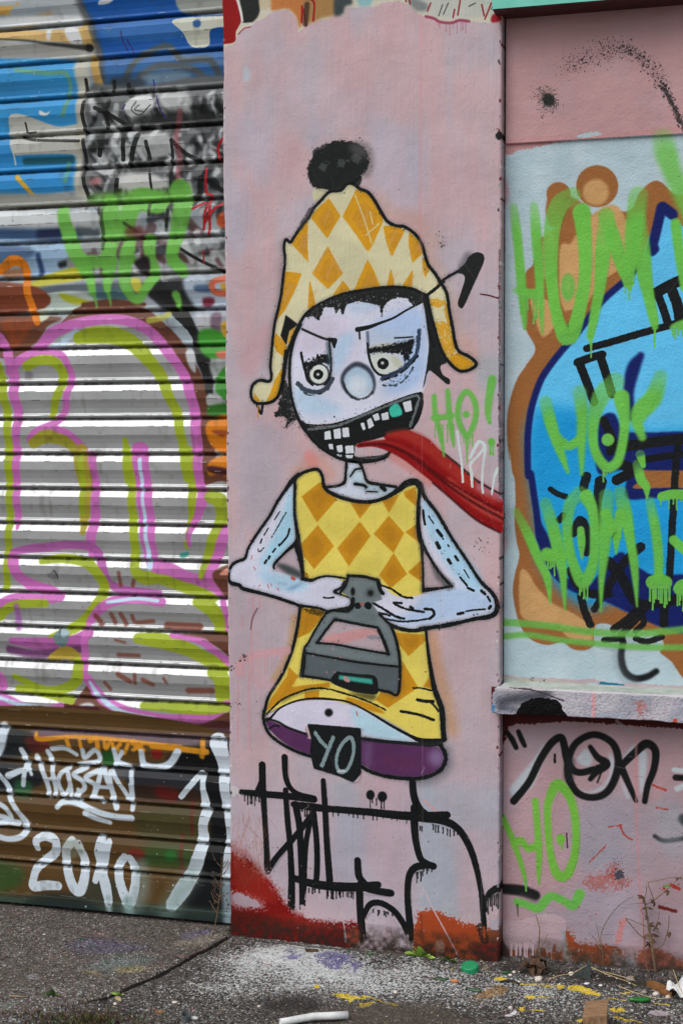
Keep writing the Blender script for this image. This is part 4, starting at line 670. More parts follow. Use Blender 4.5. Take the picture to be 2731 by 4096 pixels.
G(R3, [(1358, 320), (1390, 480), (1410, 640), (1415, 800)], [56, 60, 60, 56], soft=9); G(R3, [(1375, 830), (1415, 815), (1455, 830)], 84, soft=4); W.drips(R3, (1350, 840), (1485, 850), 10, 50, 190, 16, GRN)
G(R3, [(1432, 292), (1500, 278), (1640, 282)], [56, 60, 60], soft=3); W.drips(R3, (1410, 300), (1560, 300), 6, 10, 90, 12, GRN); G(R3, [(1508, 565), (1568, 620), (1660, 680)], 60, soft=4); G(R3, [(1650, 840), (1568, 850), (1545, 870)], 80, soft=4); W.drips(R3, (1520, 880), (1600, 880), 6, 40, 130, 14, GRN)
W.s_(R3, [(415, 1078), (700, 1100), (1000, 1142), (1300, 1150), (1700, 1110)], 42, GRN, soft=7, op=.85); W.s_(R3, [(415, 1172), (600, 1160), (800, 1192), (1000, 1212), (1300, 1236), (1700, 1236)], 36, GRN, soft=7, op=.85)
# worn edges of the board
W.spray(R3, [(430, 420), (440, 540)], 16, 120, 4, (120, 30, 44)); W.spray(R3, [(428, 100), (430, 350)], 7, 90, 3, (60, 60, 64)); W.f(R3, [(425, 560), (470, 560), (460, 640), (430, 650)], (178, 150, 160), soft=8, op=.6)
W.spray(R2, [(430, 300), (432, 1500)], 5, 200, 3, (60, 50, 54)); W.s_(R1, [(455, 230), (445, 300)], 16, (170, 186, 192), soft=3, grain=.5); W.s_(R1, [(446, 920), (440, 1300), (448, 1568)], 10, (150, 120, 126), soft=3, grain=.5, op=.7)
for q in ([(430, 1420), (560, 1440), (700, 1442), (900, 1455), (1000, 1448), (1100, 1470), (1300, 1480), (1700, 1500)],): W.s_(R3, q, 26, (180, 156, 160), soft=7, grain=.5, op=.8)
W.s_(R3, [(1050, 1462), (1120, 1468), (1190, 1478)], 16, (40, 110, 140), soft=4, grain=.4); W.spray(R3, [(620, 1438), (690, 1448)], 8, 40, 4, (40, 40, 40)); W.s_(R3, [(440, 1430), (700, 1455), (1200, 1490), (1700, 1512)], 14, (170, 186, 150), soft=5, op=.6)
# ---- lower wall
W.f(R4, [(405, 380), (1700, 470), (1700, 500), (1200, 470), (900, 450), (640, 460), (500, 470), (465, 500), (455, 560), (420, 620), (405, 640)], (74, 28, 28), soft=3, rag=4)
W.f(R4, [(400, 600), (425, 640), (425, 1568), (400, 1568)], (80, 34, 36), soft=3, op=.8)
for pts in ([(480, 870), (620, 700), (700, 590), (640, 820), (540, 920)], [(900, 690), (960, 620), (1000, 700), (960, 730)], [(880, 840), (960, 890), (1060, 850), (1110, 760), (1100, 640), (1140, 720), (1080, 860), (960, 900)], [(1290, 640), (1340, 650), (1330, 800), (1300, 900)], [(1170, 800), (1230, 920), (1210, 920)], [(1190, 680), (1240, 610), (1300, 580), (1210, 690)]):
    W.f(R4, pts, (178, 192, 200), soft=7, op=.85)
for q, w in (([(462, 515), (495, 560), (520, 612)], [28, 34, 30]), ([(535, 512), (555, 560), (574, 600)], [28, 32, 26]), ([(505, 948), (600, 830), (670, 690), (740, 585), (800, 548), (822, 600), (838, 680), (870, 745), (920, 768), (1000, 752), (1085, 722)], [44, 42, 42, 44, 44, 44, 46, 44, 40, 40, 40]),
             ([(985, 608), (1030, 672), (1085, 715), (1020, 770), (985, 810)], [28, 40, 50, 36, 28]), ([(1060, 750), (1030, 830)], 10), ([(1190, 715), (1260, 648), (1335, 588), (1392, 630), (1385, 740), (1345, 850), (1326, 950)], [40, 44, 50, 44, 40, 36, 32]), ([(1178, 735), (1225, 840), (1270, 945)], [44, 36, 26])):
    W.s_(R4, q, w, (25, 26, 27), soft=3.5)
W.s_(R4, [(1010, 530), (900, 580), (850, 680), (850, 800), (905, 895), (1000, 925), (1090, 890), (1145, 790), (1160, 680), (1120, 580)], [40, 40, 42, 46, 44, 40, 42, 44, 44, 42], (25, 26, 27), soft=4, closed=True)
W.s_(R4, [(855, 700), (850, 800)], 60, (40, 42, 44), soft=12, op=.5)
GR2 = (112, 178, 66)
for q, w in (([(435, 1045), (490, 1170), (545, 1320), (575, 1430), (583, 1510)], [34, 38, 32, 22, 9]), ([(640, 945), (655, 1130), (665, 1280), (662, 1400), (664, 1470)], [38, 40, 36, 26, 9]), ([(510, 1212), (550, 1196), (600, 1245), (660, 1215)], 44)): W.s_(R4, q, w, GR2, soft=5)
W.s_(R4, [(770, 850), (722, 960), (720, 1120), (740, 1300), (785, 1415), (845, 1400), (888, 1280), (894, 1100), (868, 950), (815, 865)], [64, 46, 43, 45, 58, 54, 46, 45, 50, 62], GR2, soft=6, closed=True); W.dot(R4, 798, 1186, 28, GR2, soft=3, ry=34); W.s_(R4, [(806, 1210), (810, 1245)], 12, GR2, soft=1.5)
W.s_(R7, [(530, 482), (590, 500), (660, 522), (735, 448), (820, 478), (878, 505), (920, 432)], [50, 46, 52, 50, 48, 54, 60], GRN, soft=5); W.s_(R7, [(528, 500), (532, 570)], [16, 8], (70, 80, 50), soft=2, op=.7)
W.s_(R7, [(425, 400), (500, 405), (570, 415), (640, 440)], [60, 66, 66, 60], (26, 27, 28), soft=7, op=.97); W.s_(R7, [(560, 440), (640, 470)], 30, (60, 60, 60), soft=12, op=.5)
W.s_(R7, [(580, 340), (583, 412)], [10, 12], GRN, soft=1.5)
W.s_(R4, [(1390, 1168), (1450, 1196), (1568, 1182), (1680, 1150)], [24, 26, 26, 26], (30, 32, 34), soft=6); W.s_(R4, [(1568, 1060), (1600, 1100), (1610, 1160)], 60, (28, 30, 31), soft=8); W.spray(R4, [(1530, 1080), (1540, 1180), (1500, 1140)], 30, 130, 3, (50, 50, 54)); W.f(R4, [(1400, 980), (1560, 1000), (1560, 1300), (1420, 1240)], (150, 158, 168), soft=30, op=.5)
W.s_(R4, [(1510, 752), (1700, 770)], 30, (186, 196, 200), soft=3); W.s_(R4, [(1520, 800), (1700, 810)], 36, (28, 28, 28), soft=4); W.s_(R4, [(1530, 870), (1600, 840)], 34, (184, 194, 198), soft=5)
W.s_(R4, [(1272, 540), (1272, 800), (1275, 1100), (1300, 1560), (1320, 1800), (1335, 2300), (1350, 2650)], [18, 14, 14, 14, 14, 10, 10], (200, 130, 136), soft=3, op=.5)
W.s_(R4, [(1150, 445), (1200, 490), (1270, 520)], 22, (160, 154, 160), soft=8, grain=.4, op=.7)
RD = (168, 62, 50)
for c in (([(1170, 1100), (1200, 1160), (1245, 1190)], 12), ([(980, 1330), (1080, 1230)], 8), ([(1380, 850), (1460, 880)], 16), ([(1400, 990), (1470, 1000)], 12), ([(1100, 1110), (1180, 1100)], 10)): W.s_(R4, c[0], c[1], RD, soft=2, grain=.8, op=.8)
for pts in ([(960, 1440), (1080, 1400), (1210, 1430), (1210, 1490), (1060, 1500), (960, 1480)], [(1080, 1380), (1140, 1340), (1180, 1400), (1120, 1430)]): W.f(R4, pts, RD, soft=14, grain=1.6, op=.45)
W.spray(R4, [(960, 1450), (1100, 1400), (1200, 1500), (1060, 1500)], 40, 60, 4, RD, .6); W.dot(R4, 1165, 1410, 30, (70, 68, 78), soft=5, grain=1.1); W.spray(R4, [(1160, 1330), (1180, 1430)], 24, 60, 4, (52, 48, 56))
W.spray(R7, [(960, 520), (990, 600), (960, 700)], 36, 60, 4, RD, .6); W.spray(R7, [(1450, 400), (1530, 390)], 12, 40, 5, RD); W.s_(R7, [(1490, 375), (1540, 400)], 22, RD, soft=3, grain=.6); W.s_(R7, [(1420, 515), (1520, 540)], 20, (110, 40, 40), soft=4, grain=.6); W.s_(R7, [(1445, 385), (1480, 380)], 12, (110, 150, 70), soft=2)
W.f(R7, [(1170, 590), (1210, 580), (1180, 720), (1140, 760), (1150, 680)], (200, 120, 116), soft=12, grain=.5, op=.7); W.dot(R4, 762, 1000 - 320, 10, (40, 30, 32), soft=2, ry=34, grain=.6); W.s_(R4, [(836, 1150), (842, 1240)], 8, (60, 40, 40), soft=1.5)
# base: orange undercoat, drips, dirt
W.f(R7, [(400, 780), (640, 780), (820, 660), (880, 705), (905, 742), (1060, 752), (1160, 772), (1190, 830), (1130, 905), (1000, 890), (850, 850), (820, 900), (400, 900)], (152, 70, 38), soft=14, grain=1.0)
W.f(R7, [(425, 690), (470, 780), (480, 860), (420, 870)], (64, 50, 46), soft=5, op=.9); W.f(R7, [(440, 640), (700, 560), (822, 590), (826, 680), (800, 790), (770, 790), (765, 740), (730, 800), (690, 770), (620, 775), (560, 780), (470, 770)], (184, 160, 168), soft=2, rag=3)
W.drips(R7, (475, 770), (770, 775), 8, 40, 95, 13, (184, 160, 168)); W.f(R7, [(805, 690), (825, 660), (850, 800), (880, 860), (820, 850)], (146, 156, 164), soft=6, op=.8)
W.f(R7, [(1290, 790), (1420, 780), (1500, 820), (1560, 850), (1700, 860), (1700, 1000), (1300, 960)], (150, 72, 52), soft=14, grain=.7, op=.85); W.f(R7, [(1120, 790), (1200, 830), (1270, 850), (1300, 900), (1150, 900)], (140, 140, 154), soft=14, op=.7); W.f(R7, [(860, 820), (1000, 830), (1090, 900), (900, 930)], (96, 62, 44), soft=20, op=.6)
hb = int(.13/W.res); yy = np.arange(hb)*W.res + W.v0
dirt = np.clip((.055-yy)/.055, 0, 1)[:, None]**.6*1.0*(W.n[5][:hb]*.5+W.n[14][:hb]*.9)
W.comp(np.clip(dirt, 0, .9).astype(np.float32), (60, 54, 48), 0, 0, W.w, hb)
W.drips(R7, (470, 745), (640, 750), 6, 60, 110, 15, (186, 162, 170)); W.f(R7, [(432, 600), (640, 620), (645, 755), (470, 760), (432, 690)], (184, 160, 168), soft=8, op=.6)
W.specks(500, .6, 2.0, [(80, 62, 66), (140, 84, 84), (204, 196, 198), (70, 66, 74)], (.67, .0, 1.5, zs-.08), .6)
W.specks(200, .6, 1.5, [(120, 136, 146), (206, 206, 206), (60, 66, 70)], (.67, zs, 1.5, 2.3), .5)
W.scratches(60, .006, .03, 1.0, [(120, 70, 70), (80, 70, 78), (190, 170, 176)], (.68, .02, 1.3, zs-.1), False, .5)
# ---- the sill's own front
SL_Y = -0.036
S_ = Canvas('sill_paint', 0.60, 2.02, 0.52, 0.80, 0.0009, lambda x, y: on_wall(x, y, SL_Y), 31, (178, 176, 184))
S_.wash((150, 154, 170), 45, .4, .8, .7); S_.wash((184, 172, 184), 14, .6, .9, .5); S_.wash((140, 128, 140), 5, .72, .9, .5)
S_.f(R4, [(350, 225), (400, 220), (372, 280), (366, 400), (350, 400)], (84, 34, 38), soft=2, rag=3)
S_.s_(R4, [(430, 330), (500, 310), (640, 290), (700, 280)], 66, (60, 62, 72), soft=24, op=.85); S_.s_(R4, [(420, 365), (520, 375)], 24, (70, 70, 80), soft=10, op=.6)
S_.f(R4, [(545, 420), (545, 350), (580, 322), (650, 298), (700, 302), (770, 312), (805, 345), (815, 380), (832, 430)], (12, 12, 13), soft=2, rag=1.5)
S_.s_(R4, [(1008, 250), (1006, 440)], 18, (206, 152, 158), soft=3); S_.f(R4, [(1270, 330), (1330, 340), (1310, 420), (1280, 400)], (180, 110, 104), soft=10, grain=1.1, op=.7); S_.dot(R4, 1515, 445, 16, (186, 84, 66), soft=3, grain=.5)
S_.s_(R4, [(400, 245), (700, 250), (1000, 265), (1300, 280), (1700, 300)], 14, (190, 186, 190), soft=3, grain=.7, op=.8); S_.s_(R4, [(480, 235), (640, 255), (820, 320)], 8, (70, 58, 64), soft=2, grain=.6); S_.f(R4, [(365, 340), (385, 350), (385, 390), (365, 385)], (80, 130, 170), soft=3)
S_.specks(140, .6, 2.2, [(90, 80, 88), (206, 204, 210), (150, 90, 88)], (.62, .55, 1.4, .78), .7)

W.scratches(60, .04, .25, 1.2, [(186, 200, 206), (140, 158, 168)], (.69, zs+.05, 1.4, zp-.05), True, .14)
W.scratches(40, .04, .2, 1.2, [(198, 166, 168), (160, 130, 134)], (.69, zp, 1.4, 2.2), True, .16)
# ================================================================== paint on the roller shutter
SH_Y = 0.06; SH_Z0, SH_PITCH = 2.279, 0.09               # z of the first joint line, slat height
K = Canvas('shutter_paint', -1.62, 0.06, -0.02, 2.70, 0.001, lambda x, y: on_wall(x, y, SH_Y-.006), 47, (150, 158, 164))
S1 = Crop(0, 0, 1000); S2 = Crop(0, 900, 1000); S3 = Crop(0, 1800, 1000); S4 = Crop(0, 2700, 1000)
SIL, PNK, LIM, PAL = (172, 175, 176), (190, 104, 176), (148, 166, 40), (178, 206, 224)
BRW, OLV, WH2 = (100, 62, 48), (86, 64, 36), (196, 210, 222)
# upper rows
K.f(S1, [(-900, -600), (1500, -600), (1500, 1568), (-900, 1568)], (156, 164, 168), soft=2)
K.wash((120, 136, 150), 45, .5, .8, .5)
K.f(S1, [(-900, 20), (30, 40), (110, 18), (60, 80), (0, 95), (-900, 120)], (184, 146, 76), soft=4)
K.f(S1, [(70, 165), (80, 130), (210, 100), (330, 70), (300, 110), (210, 160)], (170, 138, 90), soft=10, op=.8)
K.f(S1, [(-900, 190), (300, 190), (560, 175), (600, 335), (450, 282), (250, 260), (-900, 245)], (186, 156, 98), soft=3)
for pts in ([(300, 175), (325, 175), (322, 250), (298, 245)], [(410, 180), (490, 180), (520, 280), (450, 278)], [(0, 110), (480, 95), (500, 130), (0, 165)]): K.f(S1, pts, (196, 200, 202), soft=4)
K.f(S1, [(-900, 255), (560, 292), (610, 350), (-900, 350)], (150, 150, 144), soft=6, op=.9)
K.f(S1, [(-900, 360), (-100, 365), (510, 385), (505, 500), (480, 640), (470, 792), (350, 792), (140, 720), (62, 742), (80, 868), (-900, 880)], (48, 136, 192), soft=4)
K.f(S1, [(-900, 870), (66, 880), (90, 960), (180, 970), (455, 968), (470, 1195), (-900, 1210)], (44, 130, 190), soft=4)
K.f(S1, [(-900, 540), (480, 520), (470, 590), (-900, 620)], (46, 110, 158), soft=14, op=.5)
K.f(S1, [(62, 742), (140, 720), (350, 790), (525, 790), (525, 1000), (460, 968), (180, 970), (100, 972), (66, 900)], (176, 178, 172), soft=3)
K.s_(S1, [(160, 1010), (450, 1000)], 46, (24, 80, 92), soft=8); K.f(S1, [(470, 400), (560, 400), (545, 1250), (470, 1200), (490, 640)], (172, 172, 160), soft=10)
K.s_(S1, [(90, 960), (95, 1030)], 12, (190, 190, 180), soft=3); K.s_(S1, [(100, 440), (300, 460), (410, 460), (440, 520), (430, 620), (400, 720)], [30, 30, 30, 26, 26, 30], (92, 142, 110), soft=6, op=.85); K.s_(S1, [(430, 1030), (415, 1140)], 30, (90, 150, 110), soft=7, op=.7)
K.s_(S1, [(110, 1110), (180, 1190), (240, 1275)], 30, (190, 150, 46), soft=4); K.f(S1, [(255, 695), (300, 710), (350, 672), (330, 690), (300, 725), (258, 722)], (206, 206, 206), soft=2)
K.f(S1, [(480, -300), (1500, -300), (1500, 330), (1100, 335), (1150, 390), (1500, 420), (1500, 490), (830, 490), (650, 530), (640, 350), (580, 170)], (24, 82, 156), soft=4)
K.f(S1, [(640, 360), (830, 360), (1000, 330), (1420, 330), (1420, 520), (700, 540)], (62, 104, 154), soft=14, op=.8); K.f(S1, [(660, 150), (1100, 130), (1150, 230), (700, 250)], (66, 116, 172), soft=24, op=.6)
K.f(S1, [(1100, 120), (1500, 105), (1500, 165), (1330, 185), (1305, 292), (1200, 292), (1150, 205)], (184, 188, 174), soft=2, grain=.1); K.dot(S1, 1240, 150, 26, (40, 90, 150), soft=3); K.f(S1, [(620, 30), (640, 0), (720, -10), (690, 20)], (196, 200, 204), soft=3); K.f(S1, [(1140, -60), (1500, -60), (1500, 70), (1150, 80)], (150, 156, 150), soft=4)
K.s_(S1, [(490, -60), (520, 60), (575, 180), (620, 330), (650, 560)], 50, (70, 72, 72), soft=14, op=.8); K.s_(S1, [(590, 380), (610, 470), (630, 590)], 56, (176, 146, 84), soft=6); K.s_(S1, [(530, 160), (560, 250)], 40, (180, 150, 90), soft=8)
K.s_(S1, [(-100, 245), (150, 255), (300, 275), (450, 290), (570, 300)], [8, 12, 16, 24, 40], (44, 46, 44), soft=6, op=.9); K.dot(S1, 560, 300, 24, (22, 24, 24), soft=6)
K.s_(S1, [(790, 490), (850, 390), (930, 330), (1040, 290), (1100, 330), (1150, 380), (1290, 372), (1340, 400), (1370, 460)], 42, (74, 84, 88), soft=9); K.s_(S1, [(880, 480), (980, 420), (1100, 415), (1220, 440), (1290, 500)], 40, (84, 92, 96), soft=9)
K.f(S1, [(900, 470), (1100, 440), (1200, 470), (1150, 510), (920, 510)], (128, 150, 164), soft=14, op=.8); K.f(S1, [(700, 490), (900, 500), (880, 560), (700, 560)], (50, 54, 58), soft=14, op=.8)
# mottled white and black piece
K.f(S1, [(560, 540), (830, 545), (1500, 520), (1500, 1300), (1150, 1300), (560, 1230), (540, 800)], (96, 100, 102), soft=8)
for _ in range(260):
    x, y = K.rng.uniform(560, 1400), K.rng.uniform(560, 1290); c = [(206, 210, 212), (20, 22, 22), (70, 74, 76), (180, 186, 188), (24, 26, 28)][K.rng.integers(5)]
    an = K.rng.normal(1.4, .5); l = K.rng.uniform(30, 120)
    K.s_(S1, [(x, y), (x+l*.5*math.cos(an)+K.rng.normal(0, 14), y+l*.5*math.sin(an)), (x+l*math.cos(an), y+l*math.sin(an))], K.rng.uniform(10, 46), c, soft=K.rng.uniform(5, 13), op=.75)
K.f(S1, [(790, 660), (860, 600), (960, 610), (960, 680), (860, 740), (800, 720)], (202, 206, 206), soft=4); K.s_(S1, [(860, 640), (830, 690), (880, 720), (950, 660)], 8, (90, 92, 92), soft=2); K.s_(S1, [(880, 660), (850, 690), (900, 700)], 7, (90, 92, 92), soft=2)
K.f(S1, [(1000, 590), (1180, 590), (1190, 680), (1050, 690)], (190, 194, 194), soft=10, op=.8); K.f(S1, [(760, 1100), (950, 1090), (1060, 1160), (960, 1190), (760, 1180)], (200, 202, 200), soft=10); K.f(S1, [(850, 730), (1130, 700), (1400, 740), (1400, 790), (870, 790)], (30, 32, 32), soft=16, op=.85); K.f(S1, [(880, 850), (1060, 840), (1070, 960), (920, 980)], (186, 190, 190), soft=10, op=.85)
K.f(S1, [(580, 1120), (640, 1120), (630, 1160), (570, 1160)], (190, 120, 124), soft=10, op=.7)
for q, w in (([(530, 640), (520, 740), (545, 840)], 26), ([(525, 880), (540, 1010), (530, 1130), (565, 1280)], 26), ([(600, 678), (690, 720), (810, 795)], 26), ([(690, 640), (670, 720), (680, 800)], 28), ([(650, 870), (625, 970)], 32), ([(1080, 880), (1160, 960), (1260, 1010)], 26), ([(1250, 1220), (1260, 1120), (1300, 1130), (1400, 1200)], 30), ([(780, 860), (770, 1000)], 30), ([(870, 850), (830, 960), (820, 1050)], 34), ([(920, 890), (940, 1000)], 26), ([(1080, 890), (1080, 1080), (1060, 1300), (1040, 1420)], 20), ([(940, 1040), (950, 1180), (940, 1350)], 18), ([(620, 1300), (640, 1450), (660, 1568)], 18), ([(740, 1130), (720, 1230)], 30), ([(540, 500), (545, 570)], 24), ([(715, 510), (715, 570)], 26), ([(805, 530), (808, 560)], 30), ([(140, 860), (240, 880), (500, 885)], 20), ([(110, 1310), (300, 1295), (500, 1290)], 30), ([(160, 770), (175, 830), (230, 830)], 12)):
    K.s_(S1, q, w, (26, 28, 28), soft=4, grain=.15, op=.9)
for q, w in (([(1130, 700), (1110, 850), (1125, 1000), (1120, 1200)], 36),): K.s_(S1, q, w, (150, 60, 70), soft=9, op=.5)
for q in ([(1400, 870), (1365, 930), (1380, 1000)], [(1300, 1060), (1290, 1200), (1330, 1230), (1290, 1330), (1270, 1450), (1230, 1530)], [(1410, 1270), (1340, 1320), (1280, 1400)], [(1210, 1310), (1290, 1270)], [(1320, 1290), (1310, 1470)]): K.s_(S1, q, 16, (170, 30, 38), soft=2)
for q in ([(765, 200), (775, 260), (800, 320)], [(800, 250), (840, 330)], [(960, 500), (970, 560)], [(985, 600), (1010, 690), (1040, 740)], [(790, 660), (770, 690)]): K.s_(S1, q, 8, (52, 44, 110), soft=2)
K.f(S1, [(1380, 1340), (1500, 1320), (1500, 1430), (1370, 1420)], (186, 84, 50), soft=5)
# rows round the green HO!
K.f(S1, [(-900, 1330), (340, 1330), (340, 1440), (-900, 1450)], (196, 202, 204), soft=12); K.f(S1, [(440, 1330), (610, 1330), (600, 1430), (450, 1430)], (186, 192, 194), soft=10); K.f(S1, [(-900, 1440), (360, 1440), (360, 1520), (-900, 1520)], (52, 78, 112), soft=12); K.s_(S1, [(250, 1470), (370, 1460)], 60, (30, 40, 70), soft=14); K.s_(S1, [(490, 1450), (600, 1460)], 60, (50, 60, 66), soft=14, op=.8); K.f(S1, [(-900, 1230), (250, 1215), (560, 1260), (560, 1300), (-900, 1310)], (140, 142, 136), soft=10)
K.f(S2, [(-900, 100), (460, 110), (500, 260), (400, 320), (-900, 320)], (140, 168, 194), soft=8); K.f(S2, [(-900, 130), (110, 130), (100, 230), (-900, 250)], (70, 96, 130), soft=14); K.s_(S2, [(245, 190), (262, 310)], 36, (44, 64, 104), soft=10); K.s_(S2, [(380, 250), (500, 220), (450, 280)], 40, (40, 42, 46), soft=10)
K.f(S2, [(560, 100), (1450, 90), (1450, 320), (500, 330)], (132, 138, 138), soft=8)
for _ in range(60):
    x, y = K.rng.uniform(560, 1400), K.rng.uniform(-60, 320); c = [(190, 194, 196), (40, 42, 44), (84, 60, 62), (150, 156, 160)][K.rng.integers(4)]
    an = K.rng.normal(.8, .6); l = K.rng.uniform(50, 150); K.s_(S2, [(x, y), (x+l*math.cos(an), y+l*math.sin(an))], K.rng.uniform(20, 70), c, soft=8, op=.75)
K.s_(S2, [(1120, 140), (1250, 220), (1400, 290)], 20, (34, 36, 36), soft=3); K.s_(S2, [(1280, 160), (1275, 240)], 9, (160, 40, 46), soft=2)
K.f(S2, [(330, 300), (480, 262), (550, 300), (530, 340), (300, 380), (200, 400), (210, 350)], (172, 168, 52), soft=6); K.f(S2, [(200, 410), (420, 370), (850, 350), (960, 400), (900, 440), (480, 415), (230, 450)], (86, 96, 104), soft=8); K.f(S2, [(230, 450), (480, 418), (600, 480), (470, 545), (240, 550)], (176, 190, 182), soft=6); K.f(S2, [(375, 430), (440, 440), (570, 485), (480, 500), (400, 470)], (170, 178, 50), soft=6); K.f(S2, [(600, 400), (820, 410), (800, 470), (600, 460)], (70, 100, 108), soft=8)
K.f(S2, [(930, 430), (1000, 360), (1200, 340), (1250, 520), (1060, 540), (960, 470)], (38, 40, 42), soft=8); K.f(S2, [(1160, 330), (1420, 330), (1420, 530), (1230, 520)], (156, 170, 184), soft=10); K.f(S2, [(1230, 380), (1330, 380), (1330, 420), (1230, 415)], (66, 92, 120), soft=8); K.f(S2, [(1270, 460), (1340, 460), (1330, 510), (1280, 510)], (100, 30, 50), soft=7); K.s_(S2, [(1430, 330), (1340, 360), (1350, 420), (1440, 430)], 40, (196, 100, 74), soft=5); K.f(S2, [(1390, 370), (1440, 370), (1440, 410), (1400, 410)], (190, 150, 50), soft=4); K.f(S2, [(820, 340), (880, 340), (900, 420), (850, 420)], (172, 170, 60), soft=5)
K.f(S2, [(-900, 360), (160, 370), (200, 545), (-900, 560)], (116, 60, 40), soft=4); K.f(S2, [(-900, 560), (300, 570), (300, 640), (200, 760), (100, 790), (-900, 790)], (104, 64, 48), soft=4); K.f(S2, [(20, 600), (230, 600), (140, 720), (85, 780), (50, 700)], (140, 68, 36), soft=10, op=.8); K.f(S2, [(240, 545), (310, 570), (260, 610)], (186, 196, 170), soft=4)
K.s_(S2, [(-60, 330), (20, 270), (80, 225), (140, 240), (170, 320), (180, 430), (205, 530), (240, 610)], [60, 60, 70, 64, 54, 54, 52, 46], (206, 118, 28), soft=4); K.f(S2, [(20, 290), (120, 270), (140, 320), (30, 330)], (150, 80, 30), soft=9, op=.7)
# brown outline, silver letters
K.f(None, S2([(-900, 790), (200, 790), (330, 690), (480, 520), (700, 480), (900, 520), (1060, 640), (1180, 790), (1270, 960), (1330, 1150), (1345, 1350), (1370, 1568)]) + S3([(1440, 100), (1440, 900), (1440, 1500)]) + S4([(1500, 330), (1300, 330), (-900, 320)]), BRW, soft=3)
K.f(None, S2([(-900, 830), (100, 850), (240, 780), (360, 670), (480, 610), (640, 580), (800, 590), (940, 650), (1050, 760), (1150, 880), (1210, 1020), (1250, 1200), (1260, 1568)]) + S3([(1270, 220), (1440, 230), (1440, 700), (1340, 780), (1400, 860), (1440, 900), (1440, 1140), (1300, 1180), (1440, 1300), (1440, 1500)]) + S4([(1440, 120), (1430, 200), (1300, 290), (1100, 300), (800, 250), (650, 180), (560, 60), (480, 150), (380, 190), (300, 240), (100, 220), (-900, 140)]), SIL, soft=2, metal=True)
K.f(S2, [(700, 622), (800, 640), (900, 680), (820, 690), (720, 650)], SIL, soft=3, metal=True)
for q, w, c in (([(520, 500), (700, 480), (900, 500)], 30, BRW), ([(960, 330), (1060, 460), (1150, 580), (1240, 740), (1290, 880), (1310, 1000), (1330, 1120)], [60, 90, 100, 90, 90, 60, 30], (34, 35, 36))): K.s_(S2, q, w, c, soft=6)
K.f(S2, [(1050, 560), (1120, 600), (1200, 700), (1200, 760), (1100, 680)], (150, 164, 172), soft=8, grain=.2); K.f(S2, [(1170, 790), (1225, 800), (1225, 920), (1190, 890)], (186, 190, 192), soft=5); K.f(S2, [(1230, 560), (1330, 570), (1420, 640), (1420, 680), (1260, 680)], (176, 178, 184), soft=8); K.f(S2, [(1330, 560), (1390, 560), (1380, 680), (1330, 670)], (90, 60, 80), soft=8, op=.7)
K.f(S2, [(1240, 680), (1320, 650), (1430, 700), (1430, 800), (1340, 840), (1260, 790)], (62, 140, 48), soft=7); K.f(S2, [(1320, 860), (1430, 840), (1430, 940), (1340, 960)], (160, 168, 168), soft=8); K.f(S2, [(1370, 930), (1440, 890), (1440, 1090), (1380, 1070), (1350, 1010)], (58, 134, 46), soft=6); K.f(S2, [(1310, 1060), (1390, 1080), (1380, 1130), (1300, 1130)], (180, 184, 184), soft=6); K.f(S2, [(1300, 1140), (1440, 1120), (1440, 1200), (1320, 1200)], (50, 110, 40), soft=7)
K.f(S2, [(1310, 1230), (1440, 1200), (1440, 1420), (1340, 1400), (1300, 1320)], (200, 118, 26), soft=5); K.f(S2, [(1330, 1290), (1430, 1290), (1400, 1330)], (140, 70, 34), soft=5); K.f(S2, [(1320, 1480), (1440, 1450), (1440, 1580), (1380, 1560), (1310, 1568)], (200, 122, 28), soft=5); K.f(S3, [(1310, 100), (1440, 120), (1440, 160), (1320, 140)], (70, 34, 40), soft=4); K.f(S2, [(1360, 800), (1430, 790), (1430, 830), (1380, 836)], (190, 108, 84), soft=4); K.f(S2, [(1390, 620), (1430, 610), (1430, 700), (1395, 690)], (190, 150, 60), soft=4)
K.s_(S2, [(940, 600), (1030, 580), (1060, 560)], 40, (170, 170, 70), soft=6, op=.8)
def L(T, pts, w, c=LIM, soft=4, op=.97): K.s_(T, pts, np.array(w)*1.1 if not np.isscalar(w) else w*1.1, c, soft=soft, op=op)
# pink and lime lines of the letters
L(S2, [(60, 920), (130, 850), (230, 790), (330, 680), (480, 622), (640, 592), (800, 600), (930, 660), (1030, 765), (1120, 880), (1185, 1020), (1225, 1200), (1238, 1400), (1246, 1600)], [50, 60, 70, 70, 66, 60, 60, 64, 62, 60, 62, 64, 64, 64], PNK)
L(S2, [(400, 720), (480, 670)], 40, PAL, soft=8, op=.7); L(S2, [(320, 780), (400, 740)], 40, PAL, soft=7, op=.7)
L(S2, [(490, 710), (600, 690), (740, 700), (840, 750), (930, 840), (1010, 950), (1065, 1080), (1115, 1200), (1150, 1400), (1178, 1590)], [70, 100, 100, 90, 80, 70, 62, 58, 56, 54])
L(S2, [(0, 700), (50, 800), (85, 920), (92, 1060), (115, 1190), (100, 1380), (95, 1590)], [50, 60, 70, 64, 60, 50, 46], PNK); L(S2, [(0, 880), (15, 1010), (45, 1180), (55, 1380), (58, 1590)], [44, 60, 52, 52, 48])
L(S2, [(110, 860), (250, 800), (380, 812), (430, 880), (450, 970), (425, 1060), (405, 1170), (350, 1240), (240, 1290), (185, 1345)], [40, 40, 44, 44, 44, 44, 44, 46, 44, 40], PNK)
L(S2, [(175, 885), (250, 850), (340, 855), (390, 915), (390, 1000), (345, 1120), (330, 1200)], [60, 60, 62, 60, 54, 48, 40]); K.dot(S2, 180, 940, 26, (110, 104, 112), soft=9, op=.8)
